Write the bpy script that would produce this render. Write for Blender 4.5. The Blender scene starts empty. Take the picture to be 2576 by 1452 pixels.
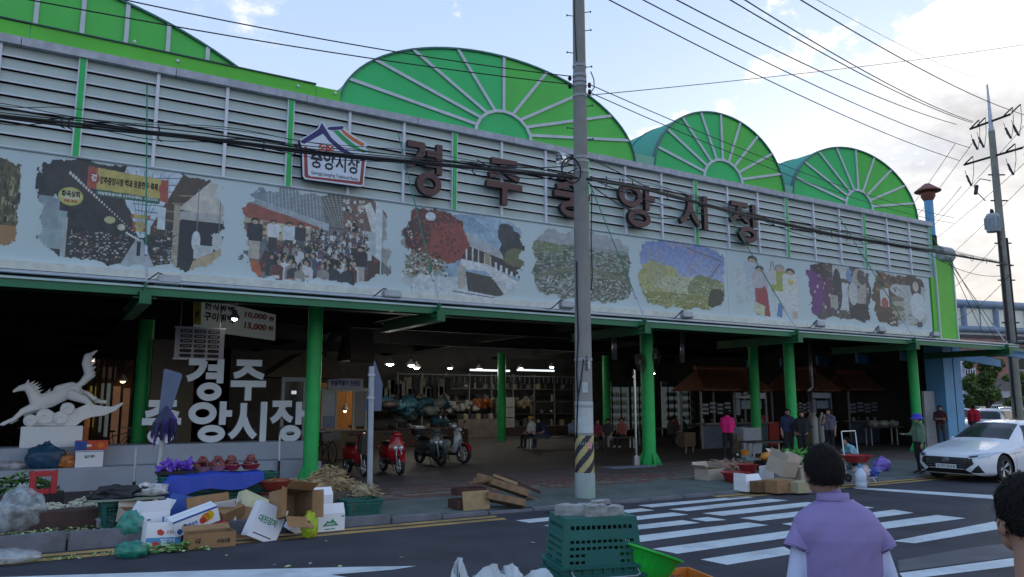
import bpy,bmesh,math,random
import numpy as np
from mathutils import Vector,Matrix,noise as mnoise
from mathutils.bvhtree import BVHTree
R_=math.radians
sc=bpy.context.scene
COL=sc.collection
random.seed(7)
RNG=np.random.default_rng(7)

# ------------------------------------------------------------------ camera
FOC,CAMH=1950.0,1.95  # focal length in units of 2576-px image width
PITCH=math.atan(286/FOC)
YAW=math.atan((4564-1288)*math.cos(PITCH)/FOC)  # facade runs along +X
FW=Vector((math.cos(YAW)*math.cos(PITCH),math.sin(YAW)*math.cos(PITCH),math.sin(PITCH)))
RT=Vector((math.sin(YAW),-math.cos(YAW),0))
UP=RT.cross(FW)
cd=bpy.data.cameras.new('camera');cam=bpy.data.objects.new('camera',cd);COL.objects.link(cam)
cam.matrix_world=Matrix(((RT.x,UP.x,-FW.x,0),(RT.y,UP.y,-FW.y,0),(RT.z,UP.z,-FW.z,CAMH),(0,0,0,1)))
cd.sensor_width=36;cd.lens=36*FOC/2576;cd.clip_end=3000;cd.clip_start=0.05
sc.camera=cam
CAMP=Vector((0,0,CAMH))

# ------------------------------------------------------------------ light
SUN_EL,SUN_AZ=R_(15),R_(33)  # azimuth measured from +X towards +Y (behind the hall, to the right)
w=bpy.data.worlds.new('World');sc.world=w;w.use_nodes= True
nt=w.node_tree;nt.nodes.clear()
def N(t,**k):
    n=nt.nodes.new(t)
    for a,b in k.items():
        setattr(n,a,b)
    return n
sky=N('ShaderNodeTexSky');sky.sky_type='NISHITA';sky.sun_disc= False
sky.sun_elevation=SUN_EL;sky.sun_rotation=math.pi/2-SUN_AZ
sky.air_density=1.0;sky.dust_density=0.6;sky.ozone_density=1.5
tc=N('ShaderNodeTexCoord')
def vm(op,a,b=None,sc_=None):
    n=N('ShaderNodeVectorMath',operation=op)
    nt.links.new(a,n.inputs[0])
    if b is not None:
        if isinstance(b,(tuple,list,Vector)):n.inputs[1].default_value=tuple(b)
        else:nt.links.new(b,n.inputs[1])
    if sc_ is not None:n.inputs['Scale'].default_value=sc_
    return n
def mt(op,a,b=0.0,c=0.0):
    n=N('ShaderNodeMath',operation=op)
    for i,x in enumerate((a,b,c)):
        if isinstance(x,(int,float)):n.inputs[i].default_value=x
        else:nt.links.new(x,n.inputs[i])
    return n.outputs[0]
def ramp(x,lo,hi,a=0.0,b=1.0):
    n=N('ShaderNodeMapRange');n.interpolation_type='SMOOTHSTEP'
    nt.links.new(x,n.inputs[0])
    n.inputs[1].default_value=lo;n.inputs[2].default_value=hi;n.inputs[3].default_value=a;n.inputs[4].default_value=b
    return n.outputs[0]
def mixc(f,a,b):
    n=N('ShaderNodeMix',data_type='RGBA')
    if isinstance(f,(int,float)):n.inputs[0].default_value=f
    else:nt.links.new(f,n.inputs[0])
    for i,x in ((6,a),(7,b)):
        if isinstance(x,tuple):n.inputs[i].default_value=(*x,1)
        else:nt.links.new(x,n.inputs[i])
    return n.outputs[2]
def pray(px,py):
    return (RT*(px-1288)+UP*(726-py)+FW*FOC).normalized()
dirv=vm('NORMALIZE',tc.outputs['Generated']).outputs[0]
sep=N('ShaderNodeSeparateXYZ');nt.links.new(dirv,sep.inputs[0])
elev=sep.outputs[2]
# cloud field, stretched flat towards the horizon as real cloud decks are
den=mt('ADD',mt('MAXIMUM',elev,0.0),0.30)
flat=vm('DIVIDE',dirv, None);cmb=N('ShaderNodeCombineXYZ')
for i in range(3):nt.links.new(den,cmb.inputs[i])
nt.links.new(cmb.outputs[0],flat.inputs[1])
n1=N('ShaderNodeTexNoise');n1.inputs['Scale'].default_value=4.2;n1.inputs['Detail'].default_value=9;n1.inputs['Roughness'].default_value=0.62
nt.links.new(flat.outputs[0],n1.inputs['Vector'])
n2=N('ShaderNodeTexNoise');n2.inputs['Scale'].default_value=1.9;n2.inputs['Detail'].default_value=6;n2.inputs['Roughness'].default_value=0.55
off=vm('ADD',flat.outputs[0],(3.1,1.7,5.2));nt.links.new(off.outputs[0],n2.inputs['Vector'])
a_,b_=pray(1560,470),pray(2420,-40)
nrm=a_.cross(b_).normalized()
if nrm.dot(pray(2500,900))<0:nrm=-nrm
side=vm('DOT_PRODUCT',dirv,nrm).outputs['Value']  # > 0 : the cloudy part of the sky
wisp=vm('DOT_PRODUCT',dirv,pray(600,50)).outputs['Value']
wisp2=vm('DOT_PRODUCT',dirv,pray(1135,28)).outputs['Value']
fld=mt('ADD',mt('ADD',mt('MULTIPLY',side,1.25),0.02),mt('MULTIPLY',mt('SUBTRACT',n1.outputs[0],0.5),1.15))
mask=ramp(fld,0.0,0.075)
wf=mt('ADD',mt('MULTIPLY',mt('SUBTRACT',wisp,0.9982),130.0),mt('MULTIPLY',mt('SUBTRACT',n1.outputs[0],0.52),3.2))
n4=N('ShaderNodeTexNoise');n4.inputs['Scale'].default_value=45;n4.inputs['Detail'].default_value=4;nt.links.new(dirv,n4.inputs['Vector'])
wf2=mt('ADD',mt('MULTIPLY',mt('SUBTRACT',wisp2,0.99994),4000.0),mt('MULTIPLY',mt('SUBTRACT',n4.outputs[0],0.55),5.0))
mask=mt('MAXIMUM',mask,mt('MAXIMUM',ramp(wf,0.0,0.35,0,0.8),ramp(wf2,0.0,1.2,0,0.85)))
deep=mt('ADD',mt('MULTIPLY',side,1.5),mt('MULTIPLY',mt('SUBTRACT',n2.outputs[0],0.5),1.5))
grey=mt('MULTIPLY',ramp(deep,0.26,0.62),ramp(elev,0.02,0.16,0.25,1.0))
cl=mixc(grey,mixc(ramp(n1.outputs[0],0.36,0.60),(0.80,0.83,0.90),(1.10,1.10,1.12)),mixc(ramp(n1.outputs[0],0.35,0.65),(0.52,0.51,0.53),(0.78,0.76,0.75)))
low=ramp(elev,0.05,0.30,1.0,0.0)
cl=mixc(mt('MULTIPLY',low,0.55),cl,(1.05,0.93,0.76))
skc=vm('SCALE',sky.outputs[0],sc_=0.13).outputs[0]
pale=mixc(0.80,skc,mixc(ramp(elev,0.05,0.62),(0.86,0.98,1.12),(0.50,0.69,1.04)))  # thin high haze over the clear part
fin=mixc(mask,pale,cl)
bg=N('ShaderNodeBackground');bg.inputs[1].default_value=1.0
nt.links.new(fin,bg.inputs[0])
wo=N('ShaderNodeOutputWorld');nt.links.new(bg.outputs[0],wo.inputs[0])

sl=bpy.data.lights.new('sun','SUN');sl.energy=1.5;sl.angle=R_(10);sl.color=(1,0.93,0.82)
so=bpy.data.objects.new('sun',sl);COL.objects.link(so)
sdir=Vector((math.cos(SUN_EL)*math.cos(SUN_AZ),math.cos(SUN_EL)*math.sin(SUN_AZ),math.sin(SUN_EL)))
so.rotation_euler=sdir.to_track_quat('Z','Y').to_euler()
sc.view_settings.view_transform='Standard';sc.view_settings.look='None'
sc.view_settings.exposure=0.12;sc.view_settings.gamma=1.0;sc.view_settings.use_curve_mapping= False
try:
    sc.cycles.use_denoising= True
    sc.cycles.max_bounces=8;sc.cycles.diffuse_bounces=4;sc.cycles.sample_clamp_indirect=4.0
except Exception:
    pass

# ------------------------------------------------------------------ where a picture point lies in the place
def onY(px,py,Y):
    d=pray(px,py); return CAMP+d*(Y/d.y)
def onZ(px,py,z=0.0):
    d=pray(px,py); return CAMP+d*((z-CAMH)/d.z)
def atD(px,py,D):
    d=pray(px,py); return CAMP+d*(D/d.dot(FW))
def ppm(p):
    return FOC/(Vector(p)-CAMP).dot(FW)
SW=0.12  # level of the pavement
def G(px,py): return onZ(px,py,SW)

# ------------------------------------------------------------------ materials
MATS={}
def mat(name,col,rough=0.6,var=0.12,scale=6.0,bump=0.0,metal=0.0,spec=0.4,bscale=40.0,dirt=0.0,dirtcol=(0.08,0.07,0.06),emit=None,alpha=1.0,trans=0.0,coat=0.0):
    if name in MATS: return MATS[name]
    m=bpy.data.materials.new(name);m.use_nodes= True
    t=m.node_tree;p=t.nodes['Principled BSDF']
    p.inputs['Roughness'].default_value=rough;p.inputs['Metallic'].default_value=metal
    p.inputs['Specular IOR Level'].default_value=spec
    p.inputs['Coat Weight'].default_value=coat
    co=t.nodes.new('ShaderNodeTexCoord')
    nz=t.nodes.new('ShaderNodeTexNoise');nz.inputs['Scale'].default_value=scale;nz.inputs['Detail'].default_value=5
    t.links.new(co.outputs['Object'],nz.inputs['Vector'])
    mx=t.nodes.new('ShaderNodeMix');mx.data_type='RGBA'
    rp=t.nodes.new('ShaderNodeMapRange');rp.inputs[1].default_value=0.3;rp.inputs[2].default_value=0.7
    t.links.new(nz.outputs[0],rp.inputs[0]);t.links.new(rp.outputs[0],mx.inputs[0])
    mx.inputs[6].default_value=(*[c*(1-var) for c in col],1)
    mx.inputs[7].default_value=(*[min(1,c*(1+var)) for c in col],1)
    out=mx.outputs[2]
    if dirt>0:
        n3=t.nodes.new('ShaderNodeTexNoise');n3.inputs['Scale'].default_value=scale*0.35;n3.inputs['Detail'].default_value=8;n3.inputs['Roughness'].default_value=0.7
        t.links.new(co.outputs['Object'],n3.inputs['Vector'])
        r3=t.nodes.new('ShaderNodeMapRange');r3.inputs[1].default_value=0.48;r3.inputs[2].default_value=0.72;r3.inputs[4].default_value=dirt
        t.links.new(n3.outputs[0],r3.inputs[0])
        m3=t.nodes.new('ShaderNodeMix');m3.data_type='RGBA';t.links.new(r3.outputs[0],m3.inputs[0])
        t.links.new(out,m3.inputs[6]);m3.inputs[7].default_value=(*dirtcol,1);out=m3.outputs[2]
    t.links.new(out,p.inputs['Base Color'])
    if bump>0:
        nb=t.nodes.new('ShaderNodeTexNoise');nb.inputs['Scale'].default_value=bscale;nb.inputs['Detail'].default_value=4
        t.links.new(co.outputs['Object'],nb.inputs['Vector'])
        bp=t.nodes.new('ShaderNodeBump');bp.inputs['Strength'].default_value=bump;bp.inputs['Distance'].default_value=0.02
        t.links.new(nb.outputs[0],bp.inputs['Height']);t.links.new(bp.outputs[0],p.inputs['Normal'])
    if emit:
        p.inputs['Emission Color'].default_value=(*emit[:3],1);p.inputs['Emission Strength'].default_value=emit[3]
    p.inputs['Alpha'].default_value=alpha
    p.inputs['Transmission Weight'].default_value=trans
    MATS[name]=m; return m
def translucent(name,col,mixv=0.5,rough=0.35,gloss=0.08,var=0.15,scale=1.2,streak=True):
    if name in MATS: return MATS[name]
    m=bpy.data.materials.new(name);m.use_nodes= True;t=m.node_tree;t.nodes.clear()
    co=t.nodes.new('ShaderNodeTexCoord');mp=t.nodes.new('ShaderNodeMapping')
    mp.inputs['Scale'].default_value=(1,1,0.25) if streak else (1,1,1)
    t.links.new(co.outputs['Object'],mp.inputs[0])
    nz=t.nodes.new('ShaderNodeTexNoise');nz.inputs['Scale'].default_value=scale;nz.inputs['Detail'].default_value=6
    t.links.new(mp.outputs[0],nz.inputs['Vector'])
    mx=t.nodes.new('ShaderNodeMix');mx.data_type='RGBA';t.links.new(nz.outputs[0],mx.inputs[0])
    mx.inputs[6].default_value=(*[c*(1-var) for c in col],1);mx.inputs[7].default_value=(*[min(1,c*(1+var)) for c in col],1)
    d=t.nodes.new('ShaderNodeBsdfDiffuse');tr=t.nodes.new('ShaderNodeBsdfTranslucent');g=t.nodes.new('ShaderNodeBsdfGlossy');g.inputs['Roughness'].default_value=rough
    t.links.new(mx.outputs[2],d.inputs[0]);t.links.new(mx.outputs[2],tr.inputs[0])
    s1=t.nodes.new('ShaderNodeMixShader');s1.inputs[0].default_value=mixv;t.links.new(d.outputs[0],s1.inputs[1]);t.links.new(tr.outputs[0],s1.inputs[2])
    s2=t.nodes.new('ShaderNodeMixShader');s2.inputs[0].default_value=gloss;t.links.new(s1.outputs[0],s2.inputs[1]);t.links.new(g.outputs[0],s2.inputs[2])
    o=t.nodes.new('ShaderNodeOutputMaterial');t.links.new(s2.outputs[0],o.inputs[0])
    MATS[name]=m; return m
def filmy(name,col,op=0.5):
    """thin see-through plastic film: part diffuse/translucent, part transparent"""
    if name in MATS: return MATS[name]
    m=bpy.data.materials.new(name);m.use_nodes= True;t=m.node_tree;t.nodes.clear()
    d=t.nodes.new('ShaderNodeBsdfPrincipled');d.inputs['Base Color'].default_value=(*col,1);d.inputs['Roughness'].default_value=0.25
    tp=t.nodes.new('ShaderNodeBsdfTransparent');co=t.nodes.new('ShaderNodeTexCoord');nz=t.nodes.new('ShaderNodeTexNoise');nz.inputs['Scale'].default_value=9
    t.links.new(co.outputs['Object'],nz.inputs['Vector'])
    rp=t.nodes.new('ShaderNodeMapRange');rp.inputs[1].default_value=0.35;rp.inputs[2].default_value=0.65
    rp.inputs[3].default_value=op*0.55;rp.inputs[4].default_value=min(1,op*1.5);t.links.new(nz.outputs[0],rp.inputs[0])
    s=t.nodes.new('ShaderNodeMixShader');t.links.new(rp.outputs[0],s.inputs[0]);t.links.new(tp.outputs[0],s.inputs[1]);t.links.new(d.outputs[0],s.inputs[2])
    o=t.nodes.new('ShaderNodeOutputMaterial');t.links.new(s.outputs[0],o.inputs[0])
    MATS[name]=m; return m
def vcolmat(name='print_ink',rough=0.5):
    if name in MATS: return MATS[name]
    m=bpy.data.materials.new(name);m.use_nodes= True;t=m.node_tree;p=t.nodes['Principled BSDF'];p.inputs['Roughness'].default_value=rough
    a=t.nodes.new('ShaderNodeAttribute');a.attribute_name='ink';t.links.new(a.outputs['Color'],p.inputs['Base Color'])
    MATS[name]=m; return m

# ------------------------------------------------------------------ mesh builder
def frame(d):
    d=Vector(d).normalized();a=Vector((0,0,1)) if abs(d.z)<0.9 else Vector((1,0,0))
    u=d.cross(a).normalized(); return u,u.cross(d)
class MB:
    def __init__(s):s.v=[];s.f=[];s.m=[]
    def add(s,vs,fs,m=0):
        o=len(s.v);s.v+=[tuple(x) for x in vs]
        for f in fs:s.f.append([i+o for i in f]);s.m.append(m)
        return s
    def quad(s,*p,m=0): return s.add(p,[list(range(len(p)))],m)
    def box(s,x0,x1,y0,y1,z0,z1,m=0,M=None):
        vs=[Vector((x,y,z)) for x in (x0,x1) for y in (y0,y1) for z in (z0,z1)]
        if M is not None:vs=[M@q for q in vs]
        return s.add(vs,[(0,1,3,2),(4,6,7,5),(0,4,5,1),(2,3,7,6),(0,2,6,4),(1,5,7,3)],m)
    def cbox(s,c,size,m=0,rz=0.0,rx=0.0,ry=0.0):
        M=Matrix.Translation(c)@Matrix.Rotation(rz,4,'Z')@Matrix.Rotation(ry,4,'Y')@Matrix.Rotation(rx,4,'X')
        a,b,c_=size[0]/2,size[1]/2,size[2]/2
        return s.box(-a,a,-b,b,-c_,c_,m,M)
    def tube(s,pts,r,n=8,m=0,cap=True,closed=False):
        pts=[Vector(p) for p in pts];k=len(pts);rs=r if isinstance(r,(list,tuple)) else [r]*k
        vs=[];fs=[];u= None
        for i,p in enumerate(pts):
            if closed:d=pts[(i+1)%k]-pts[i-1]
            else:d=pts[min(i+1,k-1)]-pts[max(i-1,0)]
            if d.length<1e-9:d=Vector((0,0,1))
            d.normalize()
            if u is None:u,w_=frame(d)
            else:
                u=(u-d*u.dot(d))
                if u.length<1e-6:u,w_=frame(d)
                u.normalize()
            w_=d.cross(u)
            for j in range(n):
                a=2*math.pi*j/n;vs.append(p+(u*math.cos(a)+w_*math.sin(a))*rs[i])
        last=k if closed else k-1
        for i in range(last):
            i2=(i+1)%k
            for j in range(n):
                fs.append((i*n+j,i*n+(j+1)%n,i2*n+(j+1)%n,i2*n+j))
        if cap and not closed:fs.append(tuple(range(n))[::-1]);fs.append(tuple((k-1)*n+j for j in range(n)))
        return s.add(vs,fs,m)
    def lathe(s,prof,c=(0,0,0),n=20,m=0,M=None,sx=1.0,sy=1.0,cap=True):
        vs=[];fs=[];k=len(prof);c=Vector(c)
        for r,z in prof:
            for j in range(n):
                a=2*math.pi*j/n;q=Vector((r*math.cos(a)*sx,r*math.sin(a)*sy,z));vs.append((M@q if M is not None else q)+c)
        for i in range(k-1):
            for j in range(n):fs.append((i*n+j,i*n+(j+1)%n,(i+1)*n+(j+1)%n,(i+1)*n+j))
        ring_=abs(prof[0][0]-prof[-1][0])<1e-6
        if ring_ or not cap: return s.add(vs,fs,m)
        if prof[0][0]>1e-6:fs.append(tuple(range(n))[::-1])
        if prof[-1][0]>1e-6:fs.append(tuple((k-1)*n+j for j in range(n)))
        return s.add(vs,fs,m)
    def prism(s,poly,O,U,V,W,m=0,ms=None):
        """polygon (u,v) list extruded from O along W"""
        O,U,V,W=Vector(O),Vector(U),Vector(V),Vector(W);n=len(poly)
        a=[O+U*p[0]+V*p[1] for p in poly];b=[q+W for q in a]
        s.add(a+b,[tuple(range(n))[::-1],tuple(range(n,2*n))],m)
        s.add(a+b,[(i,(i+1)%n,n+(i+1)%n,n+i) for i in range(n)],m if ms is None else ms)
        return s
    def blob(s,c,r,seed=0,amp=0.15,n=12,m=0,fq=2.0,M=None,flat=None):
        c=Vector(c);r=Vector(r) if not isinstance(r,(int,float)) else Vector((r,r,r));vs=[];fs=[]
        rings=max(5,n//2+1)
        for i in range(rings+1):
            t=math.pi*i/rings
            for j in range(n):
                a=2*math.pi*j/n;q=Vector((math.sin(t)*math.cos(a),math.sin(t)*math.sin(a),math.cos(t)))
                k=1+amp*mnoise.noise(q*fq+Vector((seed*7.3,seed*1.9,seed)))*2
                q=Vector((q.x*r.x,q.y*r.y,q.z*r.z))*k
                if flat is not None:q.z=max(q.z,flat)
                if M is not None:q=M@q
                vs.append(c+q)
        for i in range(rings):
            for j in range(n):fs.append((i*n+j,(i+1)*n+j,(i+1)*n+(j+1)%n,i*n+(j+1)%n))
        return s.add(vs,fs,m)
    def mesh(s,name):
        me=bpy.data.meshes.new(name);me.from_pydata(s.v,[],s.f); return me
    def build(s,name,mats,parent=None,smooth=False,fixn=True,bevel=0.0):
        me=s.mesh(name)
        if not isinstance(mats,(list,tuple)):mats=[mats]
        for q in mats:me.materials.append(q)
        me.polygons.foreach_set('material_index',s.m)
        if fixn or bevel:
            b=bmesh.new();b.from_mesh(me)
            if bevel:
                bmesh.ops.remove_doubles(b,verts=b.verts,dist=1e-5)
                bmesh.ops.bevel(b,geom=[e for e in b.edges if len(e.link_faces)==2 and e.calc_face_angle(0)>0.6],offset=bevel,segments=2,affect='EDGES',clamp_overlap=True)
            bmesh.ops.recalc_face_normals(b,faces=b.faces);b.to_mesh(me);b.free()
        if smooth:
            me.polygons.foreach_set('use_smooth',[True]*len(me.polygons))
            if smooth is not True:
                try:me.set_sharp_from_angle(angle=R_(smooth))
                except Exception: pass
        return link(name,me,parent)
def link(name,data,parent=None):
    o=bpy.data.objects.new(name,data);COL.objects.link(o)
    if parent is not None:o.parent=parent
    return o
def thing(name,label,cat,loc=(0,0,0),rz=0.0,group=None,obj=None):
    o=obj if obj is not None else bpy.data.objects.new(name, None)
    if obj is None:
        COL.objects.link(o);o.empty_display_size=0.2
        o.location=loc;o.rotation_euler=(0,0,rz)
    o['label']=label;o['category']=cat
    if group:o['group']=group
    return o
def tag(o,label,cat,group=None): return thing('',label,cat,group=group,obj=o)
def place(o,loc,rz=0.0,s=1.0):
    o.location=loc;o.rotation_euler=(0,0,rz);o.scale=(s,s,s) if isinstance(s,(int,float)) else s; return o
def dup(root,loc,rz=None,label=None,s=None):
    kids={}
    def cp(o,par):
        c=o.copy();COL.objects.link(c)
        if par is not None:c.parent=par
        for ch in list(CH.get(o.name,[])):cp(ch,c)
        return c
    CH={}
    for o in bpy.data.objects:
        if o.parent:CH.setdefault(o.parent.name,[]).append(o)
    c=cp(root, None);c.location=loc
    if rz is not None:c.rotation_euler=(0,0,rz)
    if s is not None:c.scale=(s,s,s)
    if label:c['label']=label
    return c
def struct(o):o['kind']='structure'; return o
def stuff(o):o['kind']='stuff'; return o
def text(body,size,m,parent=None,M=None,name='lettering',width=None,off=0.0,ext=0.0,align='CENTER',height=None):
    c=bpy.data.curves.new('t','FONT');c.body=body;c.size=size;c.offset=off;c.extrude=ext;c.align_x=align;c.align_y='CENTER'
    c.resolution_u=2
    o=bpy.data.objects.new('t',c);COL.objects.link(o)
    dg=bpy.context.evaluated_depsgraph_get();me=bpy.data.meshes.new_from_object(o.evaluated_get(dg));bpy.data.objects.remove(o);bpy.data.curves.remove(c)
    n=len(me.vertices)
    if n:
        co=np.empty(n*3);me.vertices.foreach_get('co',co);co=co.reshape(-1,3)
        if width:co[:,0]*=width/max(1e-6,np.ptp(co[:,0]))
        if height:co[:,1]*=height/max(1e-6,np.ptp(co[:,1]))
        me.vertices.foreach_set('co',co.ravel())
    me.materials.clear();me.materials.append(m);me.name=name
    if M is not None:me.transform(M)
    return link(name,me,parent)
def facing(loc,n,up=(0,0,1)):
    """matrix whose local XY plane faces n at loc (X to the right as seen by a viewer looking along -n)"""
    n=Vector(n).normalized();up=Vector(up);x=up.cross(n).normalized();y=n.cross(x)
    return Matrix(((x.x,y.x,n.x,loc[0]),(x.y,y.y,n.y,loc[1]),(x.z,y.z,n.z,loc[2]),(0,0,0,1)))
def remesh(mb,name,mats,parent,voxel=0.02,smooth=3,pick=None,extra=None,flat_shade=False):
    me=mb.mesh('tmp');o=bpy.data.objects.new('tmp',me);COL.objects.link(o)
    b=bmesh.new();b.from_mesh(me);bmesh.ops.recalc_face_normals(b,faces=b.faces);b.to_mesh(me);b.free()
    r=o.modifiers.new('r','REMESH');r.mode='VOXEL';r.voxel_size=voxel
    if smooth:s=o.modifiers.new('s','SMOOTH');s.iterations=smooth;s.factor=0.5
    dg=bpy.context.evaluated_depsgraph_get();m2=bpy.data.meshes.new_from_object(o.evaluated_get(dg));bpy.data.objects.remove(o);bpy.data.meshes.remove(me)
    m2.materials.clear()
    for q in mats:m2.materials.append(q)
    if pick is not None:
        n=len(m2.polygons);ce=np.empty(n*3);m2.polygons.foreach_get('center',ce)
        m2.polygons.foreach_set('material_index',pick(ce.reshape(-1,3)).astype(np.int32))
    if extra is not None:
        b=bmesh.new();b.from_mesh(m2);t=extra.mesh('x');t.polygons.foreach_set('material_index',extra.m);
        for q in mats:t.materials.append(q)
        b.from_mesh(t);bmesh.ops.recalc_face_normals(b,faces=b.faces);b.to_mesh(m2);b.free()
    m2.polygons.foreach_set('use_smooth',[not flat_shade]*len(m2.polygons));m2.name=name
    return link(name,m2,parent)
def capsule(mb,a,b,ra,rb,n=12,m=0):
    a,b=Vector(a),Vector(b);d=(b-a);L=d.length
    if L<1e-6: return mb.blob(a,ra,amp=0,n=n,m=m)
    d/=L;pts=[];rs=[]
    for t in (-1,-0.85,-0.5,0):pts.append(a+d*ra*t);rs.append(ra*math.sqrt(max(0.02,1-t*t)))
    for t in (0,0.5,0.85,1):pts.append(b+d*rb*t);rs.append(rb*math.sqrt(max(0.02,1-t*t)))
    return mb.tube(pts,rs,n=n,m=m)

_o=['first','second','third','fourth','fifth','sixth','seventh','eighth','ninth','tenth','eleventh','twelfth','thirteenth','fourteenth','fifteenth','sixteenth','seventeenth','eighteenth','nineteenth']
ORD=_o+['twentieth']+['twenty-'+q for q in _o[:9]]+['thirtieth']+['thirty-'+q for q in _o[:9]]

KIDS={}
def link(name,data,parent=None):
    o=bpy.data.objects.new(name,data);COL.objects.link(o)
    if parent is not None:o.parent=parent;KIDS.setdefault(parent.name,[]).append(o)
    return o
def dup(root,loc,rz=None,label=None,s=None):
    def cp(o,par):
        c=o.copy();COL.objects.link(c)
        if par is not None:c.parent=par;KIDS.setdefault(par.name,[]).append(c)
        for ch in list(KIDS.get(o.name,[])):cp(ch,c)
        return c
    c=cp(root, None);c.location=loc
    if rz is not None:c.rotation_euler=(0,0,rz)
    if s is not None:c.scale=(s,s,s) if isinstance(s,(int,float)) else s
    if label:c['label']=label
    return c

# ------------------------------------------------------------------ shared materials
M_asph=mat('asphalt',(0.036,0.040,0.056),0.85,0.35,0.9,0.6,bscale=110,dirt=0.55,dirtcol=(0.060,0.062,0.072))
M_farg=mat('far_ground',(0.06,0.06,0.062),0.9,0.2,0.3)
M_pave=mat('paving',(0.085,0.066,0.064),0.85,0.25,1.2,0.6,bscale=22,dirt=0.65,dirtcol=(0.040,0.036,0.038))
M_paveg=mat('paving_green',(0.085,0.112,0.108),0.85,0.25,2.0,0.6,bscale=25,dirt=0.7,dirtcol=(0.085,0.082,0.07))
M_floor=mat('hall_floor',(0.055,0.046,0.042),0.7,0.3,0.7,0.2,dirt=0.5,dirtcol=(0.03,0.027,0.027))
M_kerb=mat('kerb_stone',(0.15,0.16,0.19),0.85,0.15,3,0.4,dirt=0.7,dirtcol=(0.055,0.05,0.05))
M_yel=mat('road_yellow',(0.42,0.27,0.09),0.8,0.15,3,0.2,dirt=0.85,dirtcol=(0.10,0.08,0.06))
M_white=mat('road_white',(0.54,0.61,0.66),0.75,0.08,4,0.3,dirt=0.7,dirtcol=(0.28,0.31,0.35))
M_slat=mat('louvre_metal',(0.41,0.49,0.475),0.5,0.10,0.9,dirt=0.45,dirtcol=(0.30,0.35,0.35))
M_lip=mat('louvre_lip',(0.66,0.68,0.76),0.4,0.06,3,dirt=0.3,dirtcol=(0.5,0.52,0.56))
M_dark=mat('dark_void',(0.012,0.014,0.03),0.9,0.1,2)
M_green=mat('green_paint',(0.022,0.46,0.115),0.45,0.12,2.5,0.1,dirt=0.45,dirtcol=(0.03,0.26,0.05))
M_greenL=mat('green_cladding',(0.10,0.52,0.045),0.45,0.08,1.2,dirt=0.3,dirtcol=(0.06,0.36,0.04))
M_greenD=mat('dark_green_steel',(0.012,0.08,0.045),0.5,0.15,3)
M_cap=mat('zinc_cap',(0.40,0.43,0.50),0.55,0.18,5,0.2,dirt=0.5,dirtcol=(0.24,0.26,0.30))
M_ban=mat('banner_vinyl',(0.50,0.61,0.65),0.5,0.05,0.5,dirt=0.2,dirtcol=(0.34,0.44,0.50))
M_blue=mat('blue_paint',(0.12,0.33,0.58),0.5,0.08,2,dirt=0.4,dirtcol=(0.08,0.22,0.42))
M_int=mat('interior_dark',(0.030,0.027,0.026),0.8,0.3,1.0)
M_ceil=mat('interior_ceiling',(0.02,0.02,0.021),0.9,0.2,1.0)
M_brown=mat('brown_letter',(0.095,0.043,0.045),0.45,0.12,3,dirt=0.3,dirtcol=(0.045,0.03,0.03))
M_brownS=mat('black_letter_side',(0.012,0.012,0.018),0.5,0.1,3)
M_rib=mat('roof_rib',(0.55,0.60,0.68),0.45,0.1,4)
M_teal=translucent('teal_vault_sheet',(0.06,0.55,0.40),0.45,0.25,0.10)
M_fan=translucent('green_fan_sheet',(0.045,0.72,0.24),0.35,0.4,0.04,0.12)
M_fan2=translucent('sunlit_fan_sheet',(0.13,0.76,0.14),0.40,0.4,0.04,0.12)  # sun glow of the right-hand panels put into this lime colour
M_steel=mat('galvanised',(0.42,0.45,0.50),0.4,0.12,6,metal=0.5)
M_chrome=mat('polished_steel',(0.6,0.6,0.62),0.22,0.06,6,metal=0.9)
M_conc=mat('concrete_pole',(0.25,0.25,0.24),0.85,0.10,2.0,0.3,dirt=0.6,dirtcol=(0.17,0.175,0.18))
M_black=mat('black_rubber',(0.016,0.016,0.018),0.6,0.2,10)
M_wire=mat('black_cable',(0.012,0.013,0.016),0.55,0.1,10)
M_wpl=mat('white_plastic',(0.72,0.74,0.76),0.4,0.04,4)
M_grey=mat('grey_plastic',(0.35,0.37,0.40),0.5,0.1,5)
M_ink=mat('black_ink',(0.02,0.02,0.025),0.6,0.0,5)
M_wink=mat('white_ink',(0.75,0.76,0.78),0.6,0.0,5)
M_rink=mat('red_ink',(0.55,0.05,0.04),0.6,0.0,5)
M_stone=mat('white_stone',(0.80,0.84,0.88),0.6,0.05,2,0.1,dirt=0.25,dirtcol=(0.45,0.50,0.55))
M_podium=mat('podium_plaster',(0.34,0.39,0.48),0.8,0.06,1.2,0.15,dirt=0.45,dirtcol=(0.24,0.26,0.30))

# ------------------------------------------------------------------ ground
KY=12.2
o=MB().quad((-1500,-1500,-0.012),(1500,-1500,-0.012),(1500,1500,-0.012),(-1500,1500,-0.012)).build('ground',M_farg);struct(o)
o=MB().quad((-80,-30,0),(140,-30,0),(140,KY,0),(-80,KY,0)).build('road',M_asph);struct(o)
mb=MB()
mb.box(-30,4.5,KY+0.15,18.6,-0.2,SW);mb.box(4.5,34,13.4,18.6,-0.2,SW)
o=mb.build('pavement',M_pave);struct(o)
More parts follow.
